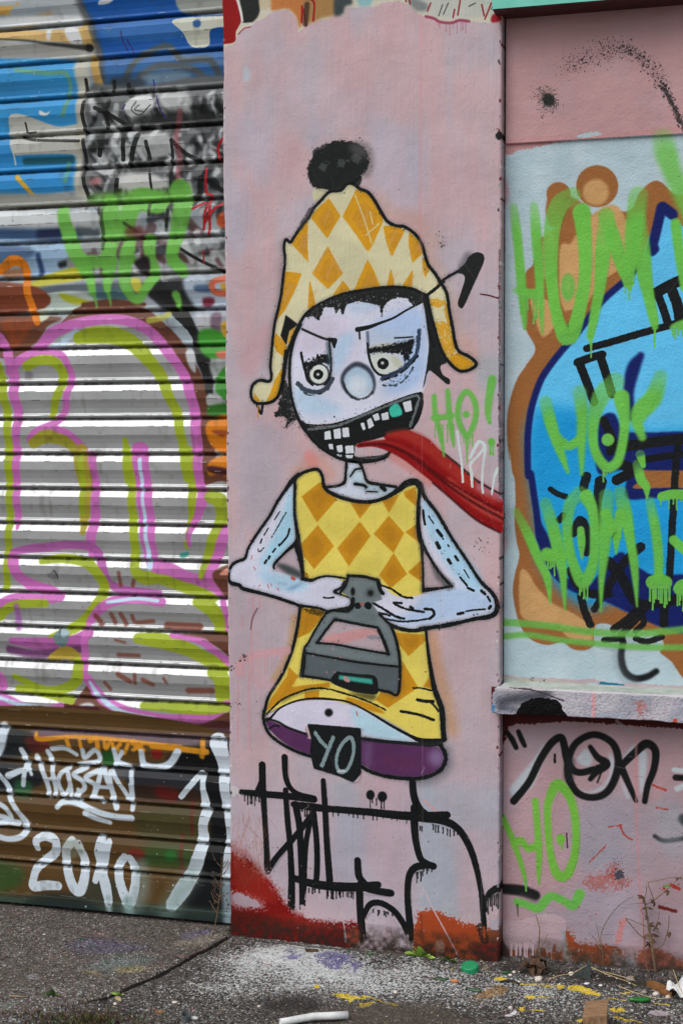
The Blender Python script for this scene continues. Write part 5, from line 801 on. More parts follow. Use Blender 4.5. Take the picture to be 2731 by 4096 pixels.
L(S2, [(205, 1370), (300, 1325), (420, 1355), (490, 1430), (520, 1600)], [60, 80, 76, 72, 70], (150, 146, 44)); L(S2, [(350, 1275), (440, 1310), (520, 1400), (575, 1500), (590, 1600)], [40, 40, 44, 46, 50], PNK)
L(S2, [(785, 1350), (792, 1450), (802, 1600)], [36, 44, 48]); L(S2, [(860, 1400), (875, 1480), (885, 1600)], [70, 96, 100], PNK)
L(S3, [(60, 0), (62, 250), (62, 450), (52, 650), (42, 860)], 46); L(S3, [(112, 0), (105, 200), (112, 400), (112, 490)], [50, 50, 48, 20], PNK)
L(S3, [(510, 0), (545, 200), (530, 400), (525, 520)], [72, 70, 66, 30], (160, 146, 52)); L(S3, [(505, 30), (520, 220), (515, 400)], 36); L(S3, [(580, 30), (600, 200), (598, 400), (575, 560), (580, 640)], [46, 50, 60, 66, 60], PNK)
L(S3, [(80, 640), (180, 620), (300, 610), (450, 595), (590, 620), (650, 740), (690, 840), (800, 880), (1000, 900)], [40, 50, 56, 50, 56, 54, 50, 50, 40], (166, 92, 158))
L(S3, [(265, 695), (400, 680), (540, 705), (620, 780), (652, 860), (625, 950), (540, 1060), (460, 1120), (330, 1180)], [40, 54, 60, 66, 66, 66, 66, 66, 50]); L(S3, [(560, 1080), (640, 990), (740, 940), (860, 930), (1020, 955)], [46, 60, 60, 60, 50], PNK); L(S3, [(680, 955), (850, 932), (992, 945)], 20, PAL, soft=3)
L(S3, [(795, 0), (828, 200), (832, 400), (848, 600), (850, 740), (900, 800), (1000, 800), (1100, 836), (1220, 880), (1340, 930)], [48, 50, 54, 54, 60, 80, 80, 76, 66, 50]); L(S3, [(882, 0), (905, 250), (922, 450), (940, 620), (970, 720), (1060, 745), (1170, 790), (1300, 835), (1400, 890)], [96, 100, 100, 90, 80, 76, 70, 70, 70], PNK); L(S3, [(880, 60), (898, 300), (918, 540), (945, 735)], [26, 22, 24, 36], PAL, soft=4)
L(S3, [(1180, 0), (1205, 200), (1205, 400), (1172, 610)], [48, 50, 50, 24]); L(S3, [(1238, 0), (1245, 180), (1275, 290), (1240, 410), (1190, 520), (1190, 600)], [50, 50, 70, 50, 36, 24], PNK); L(S3, [(1320, 290), (1390, 330), (1390, 440), (1340, 560), (1310, 660), (1270, 790)], [70, 90, 80, 66, 66, 40]); L(S3, [(1420, 500), (1380, 620), (1320, 780), (1300, 830)], [60, 66, 60, 60], PNK)
K.f(S3, [(1335, 780), (1400, 730), (1440, 740), (1440, 920), (1380, 880)], BRW, soft=4); K.f(S3, [(1380, 780), (1430, 740), (1440, 780)], (206, 140, 120), soft=3)
L(S3, [(80, 680), (115, 780), (200, 845), (330, 890), (380, 920)], [70, 70, 70, 66, 60], PNK); L(S3, [(-40, 1030), (30, 950), (120, 920), (250, 930), (350, 940)], [60, 50, 44, 50, 40], PNK); L(S3, [(-20, 1060), (60, 990), (150, 965), (290, 960)], [56, 56, 54, 50]); L(S3, [(110, 980), (120, 1110)], 40, (150, 90, 160), soft=8, op=.8)
L(S3, [(1240, 950), (1330, 1000), (1380, 1080), (1390, 1160)], [60, 90, 90, 70]); L(S3, [(1400, 950), (1425, 1040), (1430, 1120)], 36, PNK); L(S3, [(870, 1180), (1000, 1195), (1150, 1235), (1300, 1310), (1420, 1360)], [60, 90, 90, 80, 60]); L(S3, [(1080, 1162), (1250, 1190), (1350, 1260), (1430, 1330)], [30, 44, 46, 44], PNK); K.f(S3, [(1130, 1155), (1440, 1160), (1440, 1290), (1380, 1240), (1280, 1180)], BRW, soft=4)
L(S3, [(80, 1195), (250, 1215), (440, 1215), (560, 1150)], [40, 80, 90, 60], (172, 92, 160)); L(S3, [(60, 1250), (250, 1280), (500, 1250)], 50, (104, 62, 104), soft=9); L(S3, [(330, 1300), (420, 1270), (490, 1310)], [50, 80, 60], (160, 140, 50)); L(S3, [(545, 1130), (535, 1240), (535, 1400), (590, 1500), (640, 1560)], [50, 50, 50, 60, 60], PNK); L(S3, [(490, 1330), (490, 1430), (420, 1490), (280, 1510), (100, 1420)], [60, 70, 60, 56, 40])
L(S3, [(1340, 1390), (1395, 1440), (1400, 1540)], [80, 100, 100]); L(S3, [(-20, 1400), (10, 1430), (20, 1480)], 60, PNK)
for q, w in (([(750, 770), (755, 850)], 26), ([(840, 820), (830, 850)], 28), ([(600, 1040), (640, 1090)], 36), ([(700, 1030), (720, 1080)], 32), ([(760, 1030), (790, 1090)], 32), ([(830, 1040), (850, 1080), (960, 1075)], 28), ([(1050, 1100), (1250, 1110)], 50), ([(730, 1190), (790, 1205)], 16), ([(740, 1285), (870, 1290)], 26), ([(745, 1405), (820, 1450)], 34), ([(850, 1410), (850, 1460)], 26), ([(900, 1440), (960, 1470)], 30), ([(1030, 1430), (1050, 1460)], 20), ([(1180, 1510), (1330, 1510)], 40), ([(660, 1460), (690, 1500)], 26)):
    K.s_(S3, q, w, (116, 60, 46), soft=6, op=.8)
K.f(S3, [(345, 1160), (400, 1115), (440, 1160), (420, 1220), (385, 1235), (350, 1200)], (106, 126, 130), soft=2, grain=.1); K.f(S3, [(385, 1120), (440, 1145), (400, 1175)], (150, 172, 180), soft=2); K.s_(S3, [(380, 1110), (378, 1150)], 5, (40, 40, 40), soft=1); K.f(S3, [(1130, 650), (1180, 640), (1170, 670), (1130, 670)], (60, 140, 130), soft=3); K.f(S3, [(300, 790), (350, 750), (368, 800), (330, 810)], (120, 122, 120), soft=3); K.s_(S3, [(340, 750), (362, 780), (364, 810)], 6, (50, 50, 60), soft=1.5)
# green HO!
for T, q, w in ((S1, [(400, 1330), (420, 1440), (460, 1550), (520, 1660), (570, 1760), (585, 1830)], [80, 100, 100, 100, 60, 50]), (S2, [(582, 380), (605, 515)], [40, 10]), (S1, [(690, 1270), (700, 1420), (690, 1560), (680, 1700), (680, 1810)], [110, 150, 110, 90, 50]), (S2, [(680, 390), (692, 500)], [40, 10]), (S2, [(500, 225), (600, 230), (700, 225)], 80),
                (S1, [(1000, 1270), (860, 1260), (800, 1400), (820, 1560)], [140, 150, 110, 80]), (S2, [(800, 150), (780, 280), (800, 400), (860, 470), (920, 400), (985, 330)], [80, 90, 70, 56, 60, 50]), (S2, [(940, 100), (950, 220), (970, 300), (930, 380)], [90, 70, 70, 60]), (S1, [(1130, 1200), (1150, 1290), (1120, 1420), (1090, 1560), (1080, 1640)], [150, 130, 110, 90, 70]), (S2, [(1090, 120), (1080, 200), (1130, 270), (1150, 300)], [60, 70, 80, 60]), (S2, [(1105, 440), (1120, 490), (1128, 530)], [56, 40, 24])):
    K.s_(T, q, w, (106, 176, 74), soft=8, op=.94)
K.f(S1, [(600, 1215), (1130, 1190), (1130, 1260), (620, 1290)], (104, 168, 70), soft=16, op=.7); K.dot(S2, 822, 212, 36, (104, 172, 74), soft=4)
for q in ([(780, 1400), (850, 1450)], [(640, 1320), (650, 1560)], [(1060, 1300), (1040, 1440)], [(940, 1280), (938, 1350)]): K.s_(S1, q, 22, (46, 56, 40), soft=5, op=.7)
K.f(S1, [(790, 1430), (890, 1420), (890, 1490), (790, 1480)], (90, 34, 34), soft=14, op=.7); K.f(S2, [(840, 230), (930, 200), (930, 300), (880, 290)], (38, 34, 36), soft=7)
# lower rows: brown band, orange and white tags
L(S4, [(-60, 120), (60, 170), (200, 225), (320, 225), (390, 190)], [60, 76, 76, 70, 40], PNK); L(S4, [(120, 85), (300, 120), (450, 160)], 50); L(S4, [(0, 140), (150, 188), (350, 215)], [20, 30, 34], PAL, soft=5); L(S4, [(560, 20), (610, 120), (720, 195), (900, 255), (1100, 285), (1280, 260), (1430, 190)], [50, 60, 60, 66, 76, 76, 60], PNK); L(S4, [(900, 190), (1100, 205), (1300, 215), (1430, 210)], [40, 60, 60, 40]); L(S4, [(565, 45), (600, 110), (680, 180), (800, 240), (975, 272)], [20, 30, 30, 30, 26], PAL, soft=5); K.f(S4, [(500, 190), (560, 172), (600, 196)], (196, 200, 204), soft=4)
K.f(S4, [(410, 200), (500, 195), (610, 200), (700, 260), (760, 330), (380, 320)], (66, 30, 38), soft=6); K.f(S4, [(1160, 310), (1300, 300), (1440, 290), (1440, 400), (1180, 380)], (70, 36, 40), soft=10, op=.8)
K.f(S4, [(-900, 322), (1500, 400), (1500, 1700), (-900, 1700)], OLV, soft=3)
K.f(S4, [(230, 340), (700, 350), (1440, 390), (1440, 450), (1000, 425), (500, 405), (250, 390)], (100, 82, 92), soft=6); K.f(S4, [(-900, 330), (130, 340), (110, 520), (-900, 520)], (36, 38, 40), soft=10); L(S4, [(30, 330), (10, 420), (-40, 520)], 70, WH2, soft=8)
K.f(S4, [(860, 560), (1440, 600), (1440, 740), (860, 720)], (38, 40, 46), soft=12); K.f(S4, [(1100, 480), (1440, 420), (1440, 620), (1080, 600)], (22, 23, 25), soft=12); K.f(S4, [(1280, 620), (1440, 620), (1440, 1568), (1100, 1568), (1250, 1250), (1320, 900)], (22, 24, 26), soft=12); K.f(S4, [(860, 690), (1250, 720), (1250, 800), (860, 780)], (56, 40, 32), soft=16)
K.f(S4, [(700, 560), (830, 560), (830, 640), (720, 640)], (70, 76, 86), soft=10, op=.8); K.f(S4, [(-900, 520), (140, 560), (160, 720), (-900, 740)], (34, 38, 42), soft=14); K.f(S4, [(100, 660), (190, 670), (190, 760), (100, 760)], (44, 92, 58), soft=12, op=.8); K.f(S4, [(170, 390), (310, 395), (300, 470), (190, 480)], (96, 40, 34), soft=14, op=.8); K.f(S4, [(640, 480), (720, 480), (720, 560), (650, 560)], (34, 82, 36), soft=10); K.f(S4, [(960, 470), (1020, 470), (1010, 520), (960, 520)], (130, 34, 34), soft=8)
K.f(S4, [(880, 840), (1260, 860), (1260, 1060), (900, 1040)], (66, 66, 40), soft=26, op=.8); K.f(S4, [(900, 1080), (1200, 1090), (1180, 1200), (900, 1190)], (52, 84, 44), soft=22, op=.8); K.f(S4, [(820, 1090), (910, 1100), (900, 1150), (830, 1150)], (120, 36, 34), soft=10, op=.8); K.f(S4, [(1040, 1110), (1100, 1100), (1100, 1160), (1050, 1160)], (44, 110, 52), soft=10, op=.8); K.s_(S4, [(1145, 1000), (1140, 1150), (1150, 1300)], 24, (112, 36, 36), soft=8, op=.6); K.s_(S4, [(1210, 800), (1205, 1000)], 20, (110, 30, 30), soft=8, op=.6); K.f(S4, [(980, 700), (1110, 720), (1100, 790), (990, 770)], (110, 28, 30), soft=12, op=.7)
K.f(S4, [(-900, 1170), (60, 1180), (20, 1360), (-900, 1400)], (48, 82, 40), soft=24, op=.8); K.f(S4, [(-900, 1340), (1440, 1480), (1440, 1620), (-900, 1520)], (54, 72, 64), soft=16, op=.9); K.f(S4, [(240, 1380), (560, 1390), (700, 1480), (1440, 1500), (1440, 1620), (240, 1520)], (30, 40, 40), soft=24, op=.85); K.f(S4, [(560, 1280), (760, 1300), (700, 1440), (560, 1420)], (54, 58, 50), soft=24, op=.8)
OR2 = (204, 138, 36)
for q, w in (([(230, 365), (260, 400), (480, 385), (800, 410), (1130, 455)], [24, 34, 24, 24, 30]), ([(420, 390), (440, 450)], 30), ([(505, 400), (515, 460)], 26), ([(570, 410), (610, 400), (620, 470)], 34), ([(660, 410), (670, 460), (700, 410), (720, 460)], 28), ([(760, 430), (740, 460), (780, 490), (810, 430)], 26), ([(840, 420), (900, 470)], 40), ([(840, 470), (900, 430)], 26), ([(960, 440), (1130, 455)], 44), ([(1270, 410), (1280, 470), (1270, 510)], 36), ([(1130, 460), (1300, 480)], 40)): K.s_(S4, q, w, OR2, soft=5, op=.95)
for q, w in (([(330, 462), (410, 458), (480, 500)], [36, 34, 28]), ([(520, 470), (530, 520), (600, 470), (620, 540), (500, 560)], 34), ([(720, 470), (730, 560)], 36), ([(770, 480), (740, 540), (820, 575)], 30), ([(890, 480), (900, 560), (980, 580), (1060, 560), (1120, 480)], [40, 46, 44, 50, 50]), ([(135, 470), (160, 520), (180, 560)], 40), ([(230, 510), (250, 540)], 36), ([(300, 480), (330, 540)], 36)): K.s_(S4, q, w, WH2, soft=5)
for q, w in (([(60, 630), (130, 600), (200, 590)], [50, 40, 20]), ([(170, 545), (160, 620), (145, 690)], 34), ([(180, 560), (205, 620)], 24), ([(255, 560), (290, 640), (312, 760)], 36), ([(330, 560), (345, 660), (352, 760)], 34), ([(290, 660), (350, 640)], 26), ([(440, 580), (385, 620), (372, 690), (405, 750), (442, 690), (432, 610)], 32), ([(440, 620), (450, 760)], 28), ([(545, 580), (470, 620), (520, 660), (530, 710), (480, 750)], 34), ([(490, 720), (505, 790)], 30), ([(640, 590), (545, 640), (600, 690), (590, 760), (630, 780)], 36), ([(580, 770), (620, 680), (650, 590), (690, 690), (720, 780)], 36), ([(600, 700), (690, 705)], 28), ([(710, 780), (700, 690), (700, 600), (760, 690), (810, 770), (832, 680), (825, 600)], 34), ([(825, 690), (835, 840)], 34), ([(710, 780), (735, 830)], 40), ([(640, 780), (650, 790)], 40)): K.s_(S4, q, w, WH2, soft=4.5)
for q, w in (([(365, 825), (400, 795), (480, 800), (600, 850), (720, 885), (830, 895)], [36, 40, 40, 42, 44, 44]), ([(540, 865), (600, 895), (690, 925)], [40, 40, 34]), ([(-30, 590), (30, 660), (70, 740)], 40), ([(60, 760), (120, 860), (170, 950), (140, 1010), (60, 1025), (-40, 1000)], [36, 40, 50, 44, 40, 40]), ([(-30, 790), (40, 830), (70, 900), (20, 890), (-30, 880)], 36), ([(-20, 930), (60, 920), (120, 930)], 40)): K.s_(S4, q, w, WH2, soft=4.5)
for q, w in (([(240, 1085), (235, 1035), (290, 1010), (355, 1040), (350, 1110), (285, 1165), (235, 1210), (215, 1270), (212, 1325), (290, 1318), (365, 1322)], [40, 50, 54, 56, 60, 60, 56, 50, 60, 64, 56]), ([(455, 1040), (415, 1110), (425, 1220), (462, 1330), (505, 1350), (535, 1250), (525, 1140), (495, 1060)], [60, 56, 60, 66, 70, 60, 56, 56]), ([(640, 1020), (625, 1120), (630, 1190), (600, 1290)], [56, 66, 60, 40]), ([(685, 1050), (660, 1130), (645, 1230), (665, 1330), (685, 1430)], [50, 60, 60, 70, 50]), ([(785, 1140), (745, 1200), (752, 1290), (785, 1390), (815, 1430), (845, 1340), (850, 1230), (815, 1150)], [50, 56, 60, 66, 70, 60, 56, 50]),
             ([(1135, 765), (1200, 690), (1272, 615), (1278, 700), (1290, 830)], [34, 36, 40, 36, 60]), ([(1300, 850), (1275, 950), (1275, 1040), (1250, 1140), (1200, 1260)], [70, 60, 74, 80, 80]), ([(1200, 1260), (1150, 1340), (1080, 1440)], [90, 100, 80]), ([(1370, 420), (1400, 520), (1410, 650), (1420, 800), (1445, 950), (1430, 1150), (1420, 1250)], [110, 90, 70, 60, 50, 50, 60])):
    K.s_(S4, q, np.array(w)*1.08, (198, 210, 220), soft=11, grain=.1)
K.f(S4, [(400, 1040), (500, 1030), (520, 1120), (420, 1150)], (150, 158, 140), soft=14, op=.5); K.s_(S4, [(1200, 1260), (1120, 1380), (1060, 1480)], 130, (110, 136, 130), soft=40, op=.5); K.s_(S4, [(880, 1200), (900, 1350), (820, 1470)], 90, (130, 150, 150), soft=34, op=.6); K.s_(S4, [(800, 1420), (820, 1500)], 60, (120, 150, 146), soft=16, op=.7); K.s_(S4, [(1420, 1300), (1430, 1450), (1440, 1560)], 70, (150, 172, 182), soft=16, op=.8); K.s_(S4, [(680, 1400), (690, 1470)], 40, (150, 170, 176), soft=12, op=.8)
# chips, specks and grime along the joints
K.specks(500, .6, 1.7, [(206, 208, 208), (40, 40, 40), (180, 190, 190)], (-.7, .1, .02, 2.3), .7); K.specks(70, .8, 3.0, [(150, 190, 180), (206, 206, 200), (60, 66, 60)], (-.7, .0, .02, .3), .8)
for i in range(-4, 26):
    z = SH_Z0-SH_PITCH*i
    if z > 2.69: continue
    r0, r1 = max(0, int((z-.004-K.v0)/K.res)), int((z+.0025-K.v0)/K.res)
    a = np.clip(K.n[14][r0:r1]*.8+K.n[5][r0:r1]*.6-.45, 0, 1)*.8; K.comp(a, (44, 40, 36), 0, r0, K.w, r1)

# knocks and worn paint along the ribs' edges, grime run from the joints
for i in range(-4, 25):
    z = SH_Z0-SH_PITCH*i
    for dz, n in ((.0182, 16), (.041, 12), (.080, 22)):
        for _ in range(n):
            x = K.rng.uniform(-.75, 0); l = K.rng.uniform(.002, .02)*(1 if K.rng.random() < .8 else 2); c = [(196, 198, 196), (60, 58, 56), (120, 112, 104), (36, 34, 34)][K.rng.integers(4)]
            K._line((np.array([[x, z-dz], [x+l*.5, z-dz+K.rng.normal(0, .0006)], [x+l, z-dz]])-[K.u0, K.v0])/K.res, K.rng.uniform(.8, 1.8), c, K.rng.uniform(.3, .75))
a = np.clip(K.n['w']*.4+K.n[14]*.5+K.n[45]*.4-.80, 0, 1)*.7; K.comp(a.astype(np.float32), (58, 52, 46), 0, 0, K.w, K.h)
# ================================================================== paint spatter on the ground
def to_px(x, y, z=0.0):
    d = np.array([x, y, z])-CAM; w = d@FWD
    return CX_PX+F_PX*(d@RIGHT)/w, CY_PX-F_PX*(d@UP)/w
GX0, GX1, GY0, GY1 = -1.3, 1.9, -0.95, 0.12
Q = Canvas('ground_paint', GX0, GX1, GY0, GY1, 0.0013, lambda x, y: on_ground(x, y), 71, (74, 70, 67))
Q.wash((48, 45, 44), 45, .45, .8, .7, k2=14); Q.wash((86, 80, 74), 14, .6, .85, .5)
S5 = Crop(0, 3300, 1000)
CRACK = [(912, 3744), (860, 3772), (830, 3790), (778, 3812), (740, 3838), (690, 3866), (638, 3893), (575, 3920), (529, 3938), (470, 3968), (408, 3989)]
APRON = [(-2600, 3560), (0, 3590), (920, 3680)] + CRACK + [(330, 4000), (200, 4030), (0, 4060), (-900, 4120), (-2600, 4200)]
Q.f(None, APRON, (88, 81, 75), soft=2, sm=False)
gx = np.array([on_ground(x, y) for x, y in APRON])
Q.specks(2600, .6, 2.0, [(108, 100, 94), (66, 61, 58), (126, 120, 114), (56, 52, 50)], (-1.2, -.5, .1, .1), .6)
Q.specks(1500, .6, 2.0, [(40, 38, 38), (90, 84, 80), (34, 32, 34), (106, 100, 94)], (-1.2, -.9, 1.8, .1), .7)
for pts, c, so, op in (([(420, 740), (600, 705), (820, 740), (960, 770), (720, 800), (520, 800)], (84, 80, 112), 40, .6), ([(1130, 690), (1300, 650), (1330, 670), (1180, 720)], (104, 98, 138), 20, .5), ([(560, 870), (760, 815), (980, 830), (860, 880), (640, 920)], (112, 138, 136), 40, .5), ([(720, 900), (860, 885), (930, 905), (760, 925)], (160, 148, 92), 14, .6), ([(510, 915), (620, 910), (600, 935)], (160, 148, 92), 12, .6), ([(1080, 740), (1300, 690), (1420, 690), (1230, 760)], (168, 158, 140), 26, .5), ([(160, 950), (230, 930), (240, 970)], (160, 166, 170), 10, .6), ([(0, 1130), (120, 1100), (60, 1150)], (130, 144, 140), 14, .6), ([(540, 690), (680, 685), (660, 700)], (140, 80, 70), 12, .5)):
    Q.f(S5, pts, c, soft=so, op=op, grain=.0)
Q.s_(S5, [(-50, 505), (500, 545), (1000, 595), (1400, 625)], 10, (58, 53, 50), soft=8, op=.6)
# paint overspray: white flecks, thick in front of the pillar
rg = np.random.default_rng(5)
def dens(px, py):
    return .95*math.exp(-((px-1120)/210)**2-((py-3828)/48)**2) + .55*math.exp(-((px-1350)/420)**2-((py-3890)/62)**2) + .30*math.exp(-((px-1950)/330)**2-((py-3960)/80)**2) + \
        (.16 if py > 3940 else .05) + .25*math.exp(-((px-900)/140)**2-((py-3960)/60)**2)
# granular coverage: every bit of grit either took the paint or did not
us = Q.u0+(np.arange(Q.w)+.5)*Q.res; vs0 = Q.v0+(np.arange(Q.h)+.5)*Q.res; U, Vv = np.meshgrid(us, vs0)
dd = np.stack([U-CAM[0], Vv-CAM[1], np.full_like(U, -CAM[2])], -1); ww = dd@FWD; PXm = CX_PX+F_PX*(dd@RIGHT)/ww; PYm = CY_PX-F_PX*(dd@UP)/ww
def gs(cx, cy, sx, sy): return np.exp(-((PXm-cx)/sx)**2-((PYm-cy)/sy)**2)
DN = .70*gs(1130, 3826, 250, 56)+.48*gs(1380, 3880, 450, 72)+.32*gs(1850, 3940, 420, 70)+.26*gs(900, 3950, 220, 60)+.20*gs(2450, 4000, 380, 70)+np.where(PYm > 3930, .16, .04)
apm = np.zeros(U.shape, bool)
for (ax, ay), (bx, by) in zip(gx, np.roll(gx, -1, 0)):
    if ay != by: apm ^= ((ay <= Vv) != (by <= Vv)) & (U < ax+(Vv-ay)*(bx-ax)/(by-ay))
DN = np.where(apm, .12+.16*gs(650, 3960, 300, 60)+.08*gs(150, 3990, 200, 50), DN)
g1 = up_noise(Q.h, Q.w, 1.5, rg); g2 = up_noise(Q.h, Q.w, 4.5, rg); g3 = up_noise(Q.h, Q.w, 1.3, rg); patch = up_noise(Q.h, Q.w, 60, rg)
grain_ = g1*.5+g2*.35+g3*.15
# dark hollows between the stones, then the stones' own tone
Q.comp((smooth01((.44-grain_)/.10)*np.where(apm, .6, .8)).astype(np.float32), (26, 24, 24), 0, 0, Q.w, Q.h)
Q.comp((smooth01((grain_-.60)/.08)*np.where(apm, .5, .55)).astype(np.float32), (122, 115, 108), 0, 0, Q.w, Q.h)
h1 = up_noise(Q.h, Q.w, 1.25, rg)*.55+up_noise(Q.h, Q.w, 3.0, rg)*.45
thr = .785-.66*np.clip(DN*(.65+.7*patch), 0, .8)
Q.comp((smooth01((h1-thr)/.07)*.92).astype(np.float32), (194, 198, 198), 0, 0, Q.w, Q.h)
for cc, sd_, t0 in (((176, 128, 150), 0, .84), ((150, 70, 66), 1, .87), ((70, 96, 130), 2, .88), ((60, 110, 80), 3, .89), ((196, 170, 90), 4, .89)):
    h2 = up_noise(Q.h, Q.w, 3.0, rg)*.6+up_noise(Q.h, Q.w, 6.0, rg)*.4; Q.comp((smooth01((h2-t0+.05*patch)/.04)*.8).astype(np.float32), cc, 0, 0, Q.w, Q.h)
Q.f(SRC, [(1060, 3800), (1150, 3775), (1290, 3795), (1270, 3840), (1150, 3855), (1070, 3835)], (198, 203, 204), soft=50, grain=.6, op=.55)
for pts in ([(1270, 3820), (1330, 3808), (1400, 3820), (1370, 3870), (1310, 3866)], [(1135, 3828), (1200, 3818), (1180, 3840)], [(1400, 3850), (1440, 3848), (1420, 3880)], [(1140, 3802), (1180, 3800), (1160, 3810)]): Q.f(SRC, pts, (84, 78, 130), soft=12, grain=1.5, op=.7)
YEL = (206, 178, 60)
for pts in ([(680, 1050), (760, 1048), (820, 1062), (860, 1070), (880, 1062), (870, 1085), (830, 1082), (790, 1095), (780, 1120), (770, 1085), (720, 1072)], [(840, 1110), (900, 1100), (935, 1105), (900, 1125), (860, 1140)], [(1040, 1105), (1090, 1115), (1100, 1140), (1070, 1135)], [(560, 995), (590, 992), (585, 1012), (562, 1010)]): Q.f(R6, pts, YEL, soft=6, grain=.8)
for q in ([(940, 1090), (1010, 1105), (1060, 1115)], [(860, 1060), (930, 1075)], [(830, 1130), (860, 1140)]): Q.s_(R6, q, 14, YEL, soft=3, grain=.7)
for pts in ([(385, 955), (430, 955), (470, 970), (440, 978), (395, 972)], [(840, 1015), (900, 1000), (920, 1010), (1000, 1030), (1040, 1065), (960, 1055), (930, 1040), (870, 1032)], [(570, 1070), (620, 1065), (640, 1080), (590, 1082)], [(780, 1000), (820, 998), (815, 1020), (785, 1025)], [(520, 1145), (570, 1145), (565, 1165), (530, 1160)], [(1110, 1140), (1180, 1135), (1200, 1155), (1130, 1160)], [(1110, 1185), (1200, 1195), (1230, 1225), (1170, 1205)], [(900, 1215), (940, 1212), (935, 1232), (905, 1230)], [(690, 1005), (720, 1000), (750, 1010), (720, 1018)]): Q.f(R7, pts, YEL, soft=6, grain=.9)
for q in ([(500, 990), (560, 1000), (640, 1002), (700, 1002)], [(610, 1160), (700, 1162)], [(660, 1078), (730, 1080)], [(690, 1010), (760, 1008)], [(1180, 1050), (1240, 1040)], [(1100, 1080), (1200, 1090)], [(1390, 1110), (1480, 1120)], [(1200, 1200), (1300, 1230)], [(960, 1050), (1040, 1065)]): Q.s_(R7, q, 12, YEL, soft=2.5, grain=.6)
Q.f(R7, [(380, 1010), (470, 1020), (400, 1070), (250, 1090), (300, 1050)], (160, 116, 60), soft=16, grain=.9, op=.6); Q.f(R7, [(440, 1190), (520, 1160), (500, 1190)], (206, 200, 206), soft=6, grain=.6); Q.f(R7, [(1350, 1160), (1460, 1150), (1480, 1175), (1380, 1180)], (186, 170, 180), soft=8, grain=.8, op=.8)
Q.s_(SRC, CRACK+[(330, 4005)], 14, (34, 31, 30), soft=4, grain=.3); Q.s_(SRC, [(915, 3735), (1100, 3770), (1400, 3795), (1640, 3812), (1900, 3838)], 16, (66, 58, 50), soft=8, grain=.5, op=.8)
Q.f(SRC, [(1080, 3990), (1250, 3985), (1300, 4030), (1150, 4050), (1050, 4030)], (44, 41, 40), soft=40, op=.7); Q.f(SRC, [(1300, 4030), (1700, 4010), (1900, 4096), (1300, 4096)], (78, 70, 62), soft=40, op=.7); Q.f(SRC, [(2010, 3850), (2200, 3870), (2731, 3930), (2731, 3960), (2200, 3900), (2010, 3880)], (50, 46, 42), soft=24, op=.8)
Q.specks(200, .6, 1.6, [(150, 70, 66), (60, 120, 80), (176, 130, 150), (90, 90, 130), (180, 150, 70)], (-.8, -.6, 1.3, 0), .75, 1.4)
